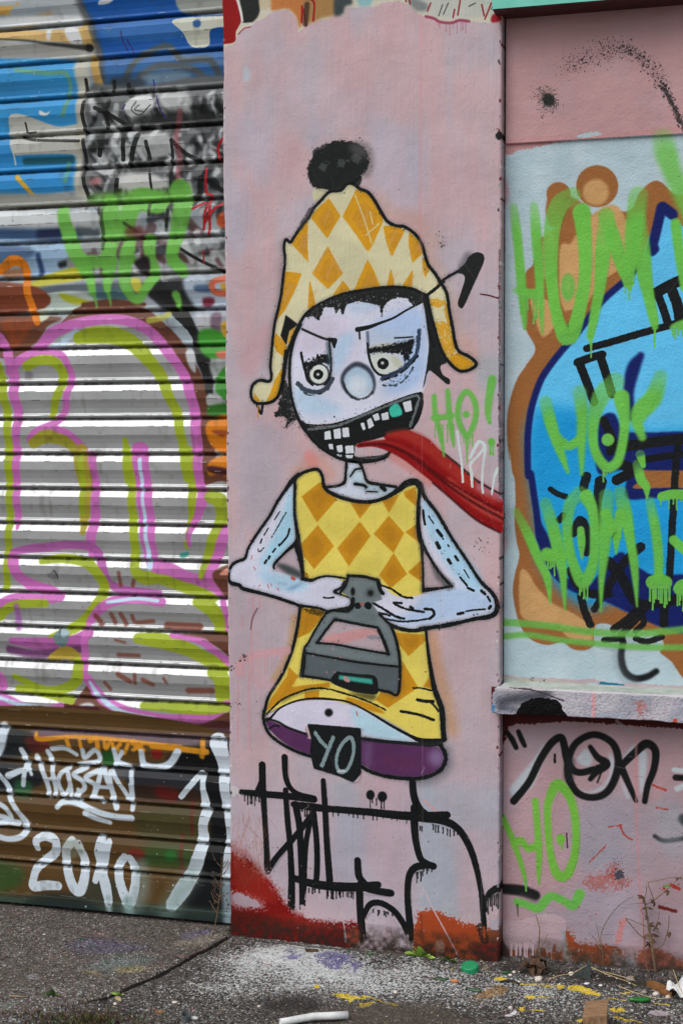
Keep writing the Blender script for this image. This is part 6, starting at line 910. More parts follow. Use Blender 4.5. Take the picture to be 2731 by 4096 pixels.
# ================================================================== materials
C = scene.collection
def new_mat(name):
    m = bpy.data.materials.new(name); m.use_nodes = True; nt = m.node_tree
    return m, nt.nodes, nt.links, nt.nodes['Principled BSDF']
def painted(name, cv, axis='z', rough=.55, metal=0.0, peel=170.0, bump=.25, streak=.0, spec=.35, fine=.8):
    """paint film: the canvas laid on the surface in metres, with orange-peel and blister relief"""
    m, N, Lk, B = new_mat(name)
    g = N.new('ShaderNodeNewGeometry'); sx = N.new('ShaderNodeSeparateXYZ'); Lk.new(g.outputs['Position'], sx.inputs[0])
    def rng(sock, a, b):
        r = N.new('ShaderNodeMapRange'); r.inputs['From Min'].default_value = a; r.inputs['From Max'].default_value = b; r.clamp = False; Lk.new(sock, r.inputs['Value']); return r.outputs[0]
    cb = N.new('ShaderNodeCombineXYZ'); Lk.new(rng(sx.outputs['X'], cv.u0, cv.u1), cb.inputs['X']); Lk.new(rng(sx.outputs['Z' if axis == 'z' else 'Y'], cv.v0, cv.v1), cb.inputs['Y'])
    t = N.new('ShaderNodeTexImage'); t.image = cv.image(); t.extension = 'EXTEND'; t.interpolation = 'Linear'; Lk.new(cb.outputs[0], t.inputs['Vector'])
    # faint grime over everything
    n0 = N.new('ShaderNodeTexNoise'); n0.inputs['Scale'].default_value = 9; n0.inputs['Detail'].default_value = 4; Lk.new(g.outputs['Position'], n0.inputs['Vector'])
    r0 = N.new('ShaderNodeMapRange'); r0.inputs['From Min'].default_value = .35; r0.inputs['From Max'].default_value = .7; r0.inputs['To Min'].default_value = .90; r0.inputs['To Max'].default_value = 1.05; Lk.new(n0.outputs['Fac'], r0.inputs['Value'])
    mx = N.new('ShaderNodeVectorMath'); mx.operation = 'SCALE'; Lk.new(t.outputs['Color'], mx.inputs[0]); Lk.new(r0.outputs[0], mx.inputs['Scale']); Lk.new(mx.outputs[0], B.inputs['Base Color'])
    B.inputs['Specular IOR Level'].default_value = spec
    n1 = N.new('ShaderNodeTexNoise'); n1.inputs['Scale'].default_value = peel; n1.inputs['Detail'].default_value = 2; Lk.new(g.outputs['Position'], n1.inputs['Vector'])
    v1 = N.new('ShaderNodeTexVoronoi'); v1.inputs['Scale'].default_value = 55; v1.feature = 'F1'; Lk.new(g.outputs['Position'], v1.inputs['Vector'])
    rv = N.new('ShaderNodeMapRange'); rv.inputs['From Min'].default_value = 0; rv.inputs['From Max'].default_value = .16; rv.inputs['To Min'].default_value = 1; rv.inputs['To Max'].default_value = 0; Lk.new(v1.outputs['Distance'], rv.inputs['Value'])
    n2 = N.new('ShaderNodeTexNoise'); n2.inputs['Scale'].default_value = 28; n2.inputs['Detail'].default_value = 3; Lk.new(g.outputs['Position'], n2.inputs['Vector'])
    mp = N.new('ShaderNodeMapping'); mp.inputs['Scale'].default_value = (120, 120, 9); Lk.new(g.outputs['Position'], mp.inputs['Vector'])
    n3 = N.new('ShaderNodeTexNoise'); n3.inputs['Scale'].default_value = 1; n3.inputs['Detail'].default_value = 2; Lk.new(mp.outputs[0], n3.inputs['Vector'])
    def ma(op, a, b):
        q = N.new('ShaderNodeMath'); q.operation = op
        for k, v in enumerate((a, b)):
            if hasattr(v, 'links'): Lk.new(v, q.inputs[k])
            else: q.inputs[k].default_value = v
        return q.outputs[0]
    h = ma('ADD', ma('MULTIPLY', n1.outputs['Fac'], fine), ma('MULTIPLY', rv.outputs[0], .35)); h = ma('ADD', h, ma('MULTIPLY', n2.outputs['Fac'], 1.6)); h = ma('ADD', h, ma('MULTIPLY', n3.outputs['Fac'], streak))
    bp = N.new('ShaderNodeBump'); bp.inputs['Strength'].default_value = bump; bp.inputs['Distance'].default_value = .004; Lk.new(h, bp.inputs['Height']); Lk.new(bp.outputs[0], B.inputs['Normal'])
    if metal:
        Lk.new(ma('MULTIPLY', t.outputs['Alpha'], metal), B.inputs['Metallic']); Lk.new(ma('SUBTRACT', rough, ma('MULTIPLY', t.outputs['Alpha'], rough-.33)), B.inputs['Roughness'])
    else: Lk.new(ma('ADD', rough-.1, ma('MULTIPLY', n2.outputs['Fac'], .2)), B.inputs['Roughness'])
    return m
def lin(c): return tuple(((v/255)/12.92 if v/255 <= .04045 else ((v/255+.055)/1.055)**2.4) for v in c)
def plain(name, c1, c2, scale=40, rough=.7, bump=.3, spec=.3, metal=0.0, stretch=(1, 1, 1), trans=0.0, c3=None):
    """two-tone weathered surface"""
    m, N, Lk, B = new_mat(name)
    tc = N.new('ShaderNodeTexCoord'); mp = N.new('ShaderNodeMapping'); mp.inputs['Scale'].default_value = stretch; Lk.new(tc.outputs['Object'], mp.inputs['Vector'])
    n = N.new('ShaderNodeTexNoise'); n.inputs['Scale'].default_value = scale; n.inputs['Detail'].default_value = 6; n.inputs['Roughness'].default_value = .65; Lk.new(mp.outputs[0], n.inputs['Vector'])
    cr = N.new('ShaderNodeValToRGB'); e = cr.color_ramp.elements; e[0].position = .35; e[1].position = .68; e[0].color = (*lin(c1), 1); e[1].color = (*lin(c2), 1)
    if c3: q = cr.color_ramp.elements.new(.78); q.color = (*lin(c3), 1)
    Lk.new(n.outputs['Fac'], cr.inputs['Fac']); Lk.new(cr.outputs[0], B.inputs['Base Color']); B.inputs['Roughness'].default_value = rough; B.inputs['Specular IOR Level'].default_value = spec; B.inputs['Metallic'].default_value = metal
    if trans: B.inputs['Transmission Weight'].default_value = trans
    bp = N.new('ShaderNodeBump'); bp.inputs['Strength'].default_value = bump; bp.inputs['Distance'].default_value = .002; Lk.new(n.outputs['Fac'], bp.inputs['Height']); Lk.new(bp.outputs[0], B.inputs['Normal'])
    return m
M_PIL = painted('pillar_emulsion', P, rough=.55, bump=.34, streak=.9, spec=.07, fine=.5)
M_WAL = painted('wall_emulsion', W, rough=.55, bump=.46, peel=190, spec=.09, fine=.7)
M_SIL = painted('sill_emulsion', S_, rough=.6, bump=.9, spec=.1)
M_SHU = painted('shutter_enamel', K, rough=.42, metal=.45, peel=90, bump=.16, spec=.14, fine=.3)
M_GRD = painted('spattered_tarmac', Q, axis='y', rough=.9, peel=210, bump=.9, spec=.15)
M_RED = plain('oxide_red_paint', (58, 26, 26), (82, 38, 36), 30)
M_TUR = plain('turquoise_paint', (98, 182, 166), (112, 198, 180), 14, rough=.5, bump=.15)
M_SLT = plain('sill_top_paint', (150, 160, 150), (186, 190, 186), 26, bump=.5, c3=(120, 110, 112))
M_DRK = plain('recess_shade_dark', (24, 20, 19), (40, 32, 30), 20)  # dark colour stands in for the shade inside recesses
# ================================================================== helpers
def tag(o, label=None, cat=None, group=None, kind=None):
    for k, v in (('label', label), ('category', cat), ('group', group), ('kind', kind)):
        if v: o[k] = v
    return o
def mesh_obj(name, verts, faces, mat, parent=None, smooth=False):
    me = bpy.data.meshes.new(name); me.from_pydata([tuple(map(float, v)) for v in verts], [], faces); me.update()
    if smooth: me.polygons.foreach_set('use_smooth', [True]*len(me.polygons))
    for m in (mat if isinstance(mat, (list, tuple)) else [mat]): me.materials.append(m)
    o = bpy.data.objects.new(name, me); C.objects.link(o)
    if parent: o.parent = parent
    return o
def bm_obj(name, bm, mat, parent=None, smooth=False):
    bmesh.ops.recalc_face_normals(bm, faces=bm.faces); me = bpy.data.meshes.new(name); bm.to_mesh(me); bm.free()
    if smooth: me.polygons.foreach_set('use_smooth', [True]*len(me.polygons))
    for m in (mat if isinstance(mat, (list, tuple)) else [mat]): me.materials.append(m)
    o = bpy.data.objects.new(name, me); C.objects.link(o)
    if parent: o.parent = parent
    return o
def empty(name, loc=(0, 0, 0)):
    o = bpy.data.objects.new(name, None); o.empty_display_size = .05; o.location = loc; C.objects.link(o); return o
rnd = random.Random(4)
def plan_prism(bm, plan, z0, z1, jit=0.0, seg=1, bev=.0015):
    """upright prism over a plan outline, its lower and upper edges a little uneven"""
    n = len(plan); rings = []
    for k in range(seg+1):
        z = z0+(z1-z0)*k/seg
        rings.append([bm.verts.new((x+rnd.uniform(-jit, jit)*.5, y+rnd.uniform(-jit, jit)*.3, z+(rnd.uniform(-jit, jit) if k in (0, seg) else 0))) for x, y in plan])
    for a, b in zip(rings[:-1], rings[1:]):
        for i in range(n): bm.faces.new((a[i], a[(i+1) % n], b[(i+1) % n], b[i]))
    bm.faces.new(rings[0][::-1]); bm.faces.new(rings[-1])
    if bev: bmesh.ops.bevel(bm, geom=[e for e in bm.edges], offset=bev, segments=2, affect='EDGES', clamp_overlap=True)
def film(name, pts, Y, mat, parent, smooth=True):
    """a skin of paint lying on the wall, cut along the outline of what it shows"""
    Pn = spline(np.array(pts, float), True, 4) if smooth else np.array(pts, float)
    w = [on_wall(x, y, 0.0 if Y < .02 else RW_Y) for x, y in Pn]
    vs = [Vector((x, Y, z)) for x, z in w]; tr = tessellate_polygon([vs])
    fs = []
    for a, b, c in tr:
        nrm = (vs[b]-vs[a]).cross(vs[c]-vs[a]); fs.append((a, b, c) if nrm.y < 0 else (a, c, b))
    return mesh_obj(name, vs, fs, mat, parent)

# ================================================================== pillar
SEAM = on_wall(1690, 1500, 0)[0]
vs, fs = [], []; zs_ = np.arange(-.06, 2.70, .012); nz = len(zs_)
j1 = np.cumsum(np.random.default_rng(3).normal(0, .0006, nz)); j1 -= np.convolve(np.pad(j1, 20, mode='edge'), np.ones(41)/41, 'valid'); j2 = np.random.default_rng(6).normal(0, .0005, nz)
for z, a, b in zip(zs_, j1, j2):
    x0, x1 = 0.0+a, PIL_W+b*.6
    vs += [(x0, .30, z), (x0, .006, z), (x0+.0018, .0018, z), (x0+.006, 0, z), (SEAM-.001, 0, z), (SEAM+.0002, -.0009, z), (x1-.005, -.0009, z), (x1-.0014, .0008, z), (x1, .005, z), (x1, .30, z)]
for i in range(nz-1):
    for k in range(9): a = i*10+k; fs.append((a, a+1, a+11, a+10))
pillar = mesh_obj('pillar', vs, fs, M_PIL, smooth=False)
tag(pillar, 'pink and lavender painted pillar carrying the figure in the yellow vest', 'pillar', kind='thing')
FY = -.0012
fig = film('painted_figure', FIG['vest'], FY, M_PIL, pillar); fig['label'] = 'spray-painted cartoon figure in bobble hat and yellow diamond vest'
jaw = C_([(330, 330), (372, 250), (500, 166), (650, 112), (850, 81), (950, 76), (1110, 116), (1165, 260), (1215, 430), (1268, 545), (1225, 575), (1284, 660), (1150, 605), (1115, 740), (1108, 830), (1060, 945), (1000, 985), (900, 1020), (905, 1108), (862, 1155), (750, 1178), (640, 1168), (560, 1138), (480, 1088), (400, 1018), (345, 940), (320, 905), (250, 960), (188, 880), (230, 760), (245, 650), (262, 520)])
for nm, pts, dy, lb in (('hat', FIG['hat'], .0004, 'cream hat with gold diamonds and long ear flaps'), ('head', jaw, .0002, 'pale blue-white face with a black toothy mouth'), ('tongue', FIG['tongue'], .0006, 'long red tongue reaching the pillar edge'), ('neck', FIG['neck'], .0002, None), ('bobble', FIG['pompom'], .0006, 'black bobble on top of the hat'),
                        ('feather', FIG['feather'], .0004, None), ('arm', FIG['arm'], .0004, 'bent pale arm on the shutter side'), ('arm', FIG['arm2'], .0004, 'bent pale arm on the wall side'), ('camera_box', FIG['box'], .0006, 'grey box with a teal display held in both hands'), ('belly', FIG['belly'], .0002, None), ('purple_shape', FIG['pad'], .0003, None), ('black_sign', FIG['sign'], .0005, 'small black sign reading YO')):
    q = film(nm, pts, FY-dy*.35, M_PIL, fig)
    if lb: q['label'] = lb

# ================================================================== wall beside the pillar
wall = empty('rendered_wall', (.9, RW_Y, 0)); tag(wall, 'pink and blue rendered wall with a sill and green HO lettering', 'wall', kind='thing')
WX0, WX1 = PIL_W+.0022, 2.0
def wpart(name, plan, z0, z1, mat, jit=0.0, seg=1, bev=.0015):
    bm = bmesh.new(); plan_prism(bm, plan, z0, z1, jit, seg, bev); o = bm_obj(name, bm, mat); o.parent = wall; o.matrix_parent_inverse = Matrix.Translation(-wall.location); return o
z_sill_top = on_wall(2000, 2722, RW_Y)[1]; z_sill_f1 = on_wall(2050, 2753, SL_Y)[1]; z_sill_f0 = on_wall(2050, 2856, SL_Y)[1]
z_pan = on_wall(2020, 576, RW_Y-.007)[1]; z_lin = on_wall(1985, 39, -.052)[1]
x_sill = on_wall(1964, 2800, SL_Y)[0]; x_lin = on_wall(1967, 20, -.052)[0]
wpart('board', [(WX0, RW_Y), (WX1, RW_Y), (WX1, .25), (WX0, .25)], z_sill_top-.02, z_pan+.004, M_WAL)
wpart('lower_wall', [(WX0-.001, RW_Y), (WX1, RW_Y), (WX1, .25), (WX0-.001, .25)], -.06, z_sill_f0+.006, M_WAL)
wpart('upper_panel', [(WX0+.002, RW_Y-.007), (WX1, RW_Y-.007), (WX1, .25), (WX0+.002, .25)], z_pan, 2.34, M_WAL)
# back of the joint between pillar and wall, shade put into its colour
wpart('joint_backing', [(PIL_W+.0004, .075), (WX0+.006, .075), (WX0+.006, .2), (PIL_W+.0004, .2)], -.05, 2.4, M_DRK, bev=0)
# sill: sloping top, uneven chipped front edge
nx = 170; xs_ = np.linspace(x_sill, WX1, nx); sv, sf, mi = [], [], []; r3 = np.random.default_rng(9)
zt = z_sill_f1+np.convolve(r3.normal(0, .0012, nx+4), np.ones(5)/5, 'valid'); zb = z_sill_f0+np.convolve(r3.normal(0, .0024, nx+4), np.ones(5)/5, 'valid')
for k, x in enumerate(xs_):
    yb = -.0025 if x < PIL_W+.003 else RW_Y+.01
    f = min(1, k/2)
    sv += [(x, yb, z_sill_top+(.001 if yb > 0 else -.006)), (x, SL_Y+.003, zt[k]+.0015), (x, SL_Y, zt[k]-.002), (x, SL_Y+.0005, zb[k]+.002), (x, SL_Y+.003, zb[k]), (x, yb, zb[k]+.004)]
for k in range(nx-1):
    for q, m in ((0, 1), (1, 0), (2, 0), (3, 0), (4, 2)): a = k*6+q; sf.append((a, a+1, a+7, a+6)); mi.append(m)
sf.append((0, 5, 4, 3, 2, 1)); mi.append(2)
sill = mesh_obj('sill', sv, sf, [M_SIL, M_SLT, M_RED]); sill.data.polygons.foreach_set('material_index', mi); sill['label'] = 'chipped grey sill with a black paint patch'
bm = bmesh.new(); bm.from_mesh(sill.data); bmesh.ops.recalc_face_normals(bm, faces=bm.faces); bm.to_mesh(sill.data); bm.free()
sill.parent = wall; sill.matrix_parent_inverse = Matrix.Translation(-wall.location)
# lintel over the wall: turquoise front, brown soffit
bm = bmesh.new(); plan_prism(bm, [(x_lin, -.052), (WX1, -.052), (WX1, .28), (WX0-.001, .28), (WX0-.001, -.0025), (x_lin, -.0025)], z_lin, 2.7, 0, 1, .002); bmesh.ops.recalc_face_normals(bm, faces=bm.faces)
for f in bm.faces: f.material_index = 1 if f.normal.z < -.5 or f.calc_center_median().z < z_lin+.0012 else 0
lint = bm_obj('lintel', bm, [M_TUR, M_RED]); lint.parent = wall; lint.matrix_parent_inverse = Matrix.Translation(-wall.location); lint['label'] = 'turquoise painted lintel across the top of the wall'
# lettering and the blue piece as skins of paint on the wall
blue = film('bubble_letter_piece', [p for p in outer], RW_Y-.0003, M_WAL, None); 
def ribbon(name, T, lines, Y, mat, parent):
    vs_, fs_ = [], []
    for li, (pts, w) in enumerate(lines):
        Yl = Y-li*.00003
        Pn = np.asarray(T(pts), float); ws = np.full(len(Pn), float(w)) if np.isscalar(w) else np.asarray(w, float)
        A = np.column_stack([Pn, ws*T.s*.5]); A = spline(A, False, 5) if len(A) > 2 else A
        d = np.gradient(A[:, :2], axis=0); d /= (np.linalg.norm(d, axis=1)[:, None]+1e-9); nn = np.stack([-d[:, 1], d[:, 0]], 1)
        b = len(vs_)
        for p, q, w_ in zip(A[:, :2], nn, A[:, 2]):
            for s in (-1, 1): x, z = on_wall(*(p+q*s*w_), 0.0 if Y < .02 else RW_Y); vs_.append((x, Yl-len(vs_)*5e-8, z))
        for i in range(len(A)-1):
            a = b+2*i; va, vb, vc = (Vector(vs_[j]) for j in (a, a+1, a+3)); fl = (vb-va).cross(vc-va).y > 0
            fs_.append((a, a+2, a+3, a+1) if fl else (a, a+1, a+3, a+2))
    o = mesh_obj(name, vs_, fs_, mat); 
    if parent is not None:
        o.parent = parent; o.matrix_parent_inverse = Matrix.Translation(-parent.location)
    return o
blue.parent = wall; blue.matrix_parent_inverse = Matrix.Translation(-wall.location); blue['label'] = 'blue and brown bubble-letter graffiti running off the edge'
def el(cx, cy, rx, ry): return [(cx+rx*math.sin(t), cy-ry*math.cos(t)) for t in np.linspace(0, 2*math.pi, 15)]
for nm, T, lines, dy, lb in (('green_lettering', R1, [([(505, 1310), (535, 1568), (575, 2060)], [50, 58, 20]), ([(632, 1300), (665, 1700), (686, 2080)], [54, 60, 16]), ([(518, 1845), (660, 1862)], 46), (el(848, 1660, 108, 400), 84), ([(1085, 1370), (1045, 1800), (985, 2110)], [90, 76, 40]), ([(1080, 1360), (1225, 1780)], [80, 60]), ([(1285, 1240), (1230, 1770)], [110, 60]), ([(1290, 1390), (1325, 1720), (1390, 2050)], [90, 90, 40])], .0006, 'upper green letters HOM sprayed with drips'),
                             ('green_lettering', R2, [([(705, 1115), (780, 1400), (845, 1540)], [80, 60, 20]), ([(920, 1060), (932, 1540)], [80, 30]), ([(785, 1335), (925, 1345)], 50), (el(1100, 1250, 96, 250), 66), ([(1425, 960), (1300, 1170), (1310, 1330)], [80, 100, 50])], .0006, 'middle green HO! over the blue letters'),
                             ('green_lettering', R3, [([(522, 390), (660, 680), (735, 940)], [50, 60, 16]), ([(705, 340), (795, 680), (826, 980)], [74, 74, 16]), ([(690, 655), (800, 665)], 80), (el(928, 550, 84, 285), 66), ([(1085, 295), (1052, 1000)], [86, 14]), ([(1080, 400), (1150, 540), (1175, 280)], 60), ([(1180, 280), (1235, 560), (1278, 970)], [80, 60, 16]), ([(1358, 330), (1415, 800)], 58), ([(1350, 830), (1480, 830)], 84)], .0006, 'lowest green letters HOMI on the board'),
                             ('green_lettering', R4, [([(435, 1050), (545, 1320), (583, 1500)], [40, 36, 12]), ([(640, 950), (665, 1280), (664, 1460)], [44, 42, 12]), ([(510, 1205), (660, 1215)], 44), (el(806, 1135, 86, 290), 56)], .0006, 'green HO below the sill'),
                             ('black_tag', R4, [([(505, 948), (670, 690), (800, 548), (838, 680), (920, 768), (1085, 722)], 42), (el(1005, 728, 152, 196), 42), ([(985, 612), (1085, 715), (985, 806)], 38), ([(1190, 715), (1335, 588), (1385, 740), (1326, 945)], 42), ([(1178, 738), (1270, 942)], [42, 28])], .0004, 'black looping tag with an arrow inside a ring')):
    q = ribbon(nm, T, lines, RW_Y-dy, M_WAL, wall); q['label'] = lb
q = ribbon('black_tag', E_, [([(212, 655), (220, 850), (242, 1262)], 34), ([(240, 1262), (492, 945)], 30), ([(90, 808), (508, 852)], 32), ([(346, 620), (355, 950), (378, 1470)], 32), ([(402, 880), (444, 1300), (438, 1440)], 36), ([(505, 930), (520, 1325)], 30), ([(560, 745), (596, 1312)], 32), ([(390, 880), (800, 922), (1265, 940)], 36), ([(1068, 758), (1082, 1050), (1186, 1232)], 36), ([(1080, 950), (1330, 1022), (1432, 1240), (1478, 1480)], 36), ([(395, 1300), (700, 1352), (945, 1386)], 42), ([(755, 1200), (768, 1450), (780, 1640)], 36), ([(1150, 1224), (1046, 1300), (1056, 1640)], 34), ([(788, 1520), (885, 1442), (1050, 1630)], 30)], FY-.0001, M_PIL, pillar); q['label'] = 'tall angular black tag sprayed under the figure'
q = ribbon('green_lettering', R2, [([(8, 1080), (70, 1440)], [30, 12]), ([(92, 1045), (130, 1380)], [30, 14]), ([(5, 1208), (120, 1196)], 34), (el(213, 1182, 52, 138), 34), ([(372, 970), (345, 1180), (355, 1240)], [50, 36, 20])], FY-.0001, M_PIL, pillar); q['label'] = 'small green HO! beside the tongue'

# ================================================================== roller shutter
shutter = empty('roller_shutter', (-.8, SH_Y, 0)); tag(shutter, 'graffitied steel roller shutter with silver pink-edged letters beside the pillar', 'shutter', kind='thing')
prof = [(0, -.005), (.0020, -.003), (.0028, .001), (.0036, .0034), (.0180, .0106), (.0186, .0109), (.0395, .0104), (.0402, .0102), (.0500, .0064), (.0620, .0032), (.0735, .0018), (.0750, .0016), (.0762, .0036), (.0778, .0066), (.0805, .0082), (.0835, .0074), (.0858, .0040), (.0868, -.001), (.0872, -.006), (.0898, -.006)]
def slat_mesh(profile, x0, x1, ns=28, flat=False):
    v, f = [], []
    for i in range(ns+1):
        x = x0+(x1-x0)*i/ns; w = .0004*math.sin(i*.55)+.0002*math.sin(i*1.3+1)
        for dz, o in profile: v.append((x, -(o+w), -dz))
    n = len(profile)
    for i in range(ns):
        for k in range(n-1): a = i*n+k; f.append((a, a+1, a+n+1, a+n))
    me = bpy.data.meshes.new('slat'); me.from_pydata(v, [], f); me.update(); me.materials.append(M_SHU); me.polygons.foreach_set('use_smooth', [k >= 10 for _ in range(ns) for k in range(n-1)] if n > 12 else [False]*len(me.polygons)); return me
sm = slat_mesh(prof, -1.58, -.003)
for i in range(-4, 24):
    o = bpy.data.objects.new('slat', sm); C.objects.link(o); o.parent = shutter
    o.location = (.8, rnd.uniform(-.0006, .0006), SH_Z0-SH_PITCH*i); o.rotation_euler = (rnd.uniform(-.012, .012), rnd.uniform(-.0006, .0006), 0)
zl = SH_Z0-SH_PITCH*24
o = bpy.data.objects.new('bottom_plate', slat_mesh([(0, -.005), (.002, 0), (.004, .003), (.010, .0055), (.030, .0065), (.060, .006), (.0825, .0055), (.0830, .0075)], -1.58, -.003)); C.objects.link(o); o.parent = shutter; o.location = (.8, 0, zl)
rz = zl-.0835
o = bpy.data.objects.new('bottom_rail', slat_mesh([(0, -.02), (0, .0085), (.001, .0095), (.0245, .0105), (.0262, .0095), (.0265, -.02)], -1.58, -.003)); C.objects.link(o); o.parent = shutter; o.location = (.8, 0, rz)
# dark sheet in place of the shaded gap behind the shutter's foot and joints
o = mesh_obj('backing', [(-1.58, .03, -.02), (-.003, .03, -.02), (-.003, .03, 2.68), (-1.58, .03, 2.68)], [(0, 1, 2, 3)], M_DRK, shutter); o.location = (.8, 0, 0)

# ================================================================== ground
far_m = plain('worn_tarmac', (104, 100, 96), (140, 134, 128), 60, rough=.9, bump=.6, spec=.15)
bm = bmesh.new()
vsq = [bm.verts.new(p) for p in ((-60, -80, -.012), (60, -80, -.012), (60, .2, -.012), (-60, .2, -.012))]; bm.faces.new(vsq)
far = bm_obj('ground', bm, far_m); tag(far, kind='structure'); far['label'] = 'worn tarmac yard stretching away from the wall'
cell = .0055; nxg, nyg = int((GX1-GX0)/cell), int((GY1-GY0)/cell)
xg = GX0+np.arange(nxg+1)*cell; yg = GY0+np.arange(nyg+1)*cell; Xg, Yg = np.meshgrid(xg, yg)
rg2 = np.random.default_rng(12)
Zg = (up_noise(nyg+1, nxg+1, 2, rg2)-.5)*.0034+(up_noise(nyg+1, nxg+1, 6, rg2)-.5)*.004+(up_noise(nyg+1, nxg+1, 26, rg2)-.5)*.006
CW = np.array([on_ground(x, y) for x, y in CRACK+[(330, 4004), (200, 4032), (0, 4062), (-300, 4090)]])
dmin = np.full(Xg.shape, 9.0)
for (ax, ay), (bx, by) in zip(CW[:-1], CW[1:]):
    dx, dy = bx-ax, by-ay; t = np.clip(((Xg-ax)*dx+(Yg-ay)*dy)/(dx*dx+dy*dy), 0, 1); dmin = np.minimum(dmin, np.hypot(Xg-ax-t*dx, Yg-ay-t*dy))
wob = up_noise(nyg+1, nxg+1, 4, rg2)
Zg -= .012*np.exp(-(dmin/(.004+.006*wob))**2)
ap = np.array([on_ground(x, y) for x, y in APRON]); ins = np.zeros(Xg.shape, bool)
for (ax, ay), (bx, by) in zip(ap, np.roll(ap, -1, 0)):
    if ay == by: continue
    c = ((ay <= Yg) != (by <= Yg)) & (Xg < ax+(Yg-ay)*(bx-ax)/(by-ay)); ins ^= c
Zg = np.where(ins, Zg*.35+.001, Zg-.001)
Zg += np.where(Xg > PIL_W-.05, .006*np.exp(-((Yg-.03)/.035)**2)*np.clip((Xg-PIL_W+.05)/.1, 0, 1), 0)*(.5+wob)
Zg -= .0015
vg = np.stack([Xg, Yg, Zg], -1).reshape(-1, 3); n1 = nxg+1
ii = (np.arange(nyg)[:, None]*n1+np.arange(nxg)[None, :]).ravel(); fg = np.stack([ii, ii+1, ii+n1+1, ii+n1], 1)
me = bpy.data.meshes.new('yard_surface'); me.vertices.add(len(vg)); me.vertices.foreach_set('co', vg.ravel().astype(np.float32)); me.loops.add(fg.size); me.loops.foreach_set('vertex_index', fg.ravel().astype(np.int32)); me.polygons.add(len(fg)); me.polygons.foreach_set('loop_start', (np.arange(len(fg))*4).astype(np.int32)); me.update(calc_edges=True)
me.polygons.foreach_set('use_smooth', [True]*len(fg)); me.materials.append(M_GRD)
yard = bpy.data.objects.new('yard_ground', me); C.objects.link(yard); tag(yard, 'paint-spattered tarmac and cracked concrete at the foot of the wall', kind='structure')
def gz(x, y):
    i = min(max(int((x-GX0)/cell), 0), nxg); j = min(max(int((y-GY0)/cell), 0), nyg); return float(Zg[j, i])
# ================================================================== small things on the ground
def gpos(px, py, dz=0.0):
    x, y = on_ground(px, py)
    for _ in range(3): x, y = on_ground(px, py, gz(x, y))
    return Vector((x, y, gz(x, y)+dz))
def tube(bm, pts, r0, r1=None, n=6, cap=True):
    r1 = r0 if r1 is None else r1; P_ = [Vector(p) for p in pts]; rings = []
    for i, p in enumerate(P_):
        d = (P_[min(i+1, len(P_)-1)]-P_[max(i-1, 0)]).normalized(); a = d.orthogonal().normalized(); b = d.cross(a)
        r = r0+(r1-r0)*i/max(1, len(P_)-1)
        rings.append([bm.verts.new(p+(a*math.cos(2*math.pi*k/n)+b*math.sin(2*math.pi*k/n))*r) for k in range(n)])
    for A, B2 in zip(rings[:-1], rings[1:]):
        for k in range(n): bm.faces.new((A[k], A[(k+1) % n], B2[(k+1) % n], B2[k]))
    if cap: bm.faces.new(rings[0][::-1]); bm.faces.new(rings[-1])
def stone(name, px, py, size, mat, label, cat='pebble', group=None, flat=.6, rough=.25, rz=None):
    """size: width in photograph pixels"""
    c = gpos(px, py); s = size*MM_PX*.5; bm = bmesh.new(); bmesh.ops.create_icosphere(bm, subdivisions=2, radius=1)
    for v in bm.verts:
        k = 1+rnd.uniform(-rough, rough)*.5; v.co = Vector((v.co.x*s*k, v.co.y*s*.8*k, v.co.z*s*flat*k))
    o = bm_obj(name, bm, mat, smooth=True); o.location = c+Vector((0, 0, s*flat*.55)); o.rotation_euler = (rnd.uniform(-.2, .2), rnd.uniform(-.2, .2), rz if rz is not None else rnd.uniform(0, 6)); tag(o, label, cat, group); return o
def poly_slab(name, pts, h, mat, label, cat, group=None, z=None, bev=.001, top=True):
    """slab whose upper face shows the outline pts (photograph pixels) at height h above the ground"""
    g = [on_ground(x, y, (z if z is not None else 0)+h) for x, y in pts]; c = Vector((sum(p[0] for p in g)/len(g), sum(p[1] for p in g)/len(g), 0)); base = z if z is not None else gz(c.x, c.y)-.002
    bm = bmesh.new(); lo = [bm.verts.new((x-c.x, y-c.y, base if z is None else z)) for x, y in g]; hi = [bm.verts.new((x-c.x, y-c.y, (z or 0)+h)) for x, y in g]; n = len(g)
    bm.faces.new(lo[::-1]); bm.faces.new(hi)
    for i in range(n): bm.faces.new((lo[i], lo[(i+1) % n], hi[(i+1) % n], hi[i]))
    if bev: bmesh.ops.bevel(bm, geom=list(bm.edges), offset=bev, segments=2, affect='EDGES', clamp_overlap=True)
    o = bm_obj(name, bm, mat); o.location = c; tag(o, label, cat, group); return o
M_CAP = plain('green_plastic', (18, 128, 82), (28, 150, 98), 20, rough=.4, bump=.05, spec=.5)
M_WOOD = plain('weathered_wood', (112, 84, 58), (170, 136, 104), 55, stretch=(1, 9, 1), rough=.8, bump=.5)
M_WOOD2 = plain('brown_wood', (104, 68, 36), (146, 102, 60), 60, stretch=(3, 1, 3), rough=.8, bump=.5)
M_WHT = plain('dirty_white', (196, 198, 198), (222, 224, 224), 40, rough=.6, c3=(150, 146, 142)); M_SPK = plain('speckled_white', (30, 32, 34), (206, 212, 216), 120, rough=.6)
M_PEB = plain('pale_stone', (190, 176, 164), (224, 216, 208), 90, rough=.8); M_PEB2 = plain('grey_stone', (110, 104, 98), (160, 152, 144), 80, rough=.85); M_SLA = plain('dark_slate', (40, 46, 46), (70, 76, 74), 60, rough=.7)
M_GLS = plain('green_glass', (14, 52, 26), (30, 92, 40), 50, rough=.15, bump=.1, spec=.6); M_GLS2 = plain('bright_green_glass', (20, 84, 30), (44, 130, 52), 50, rough=.15, bump=.1, spec=.6)
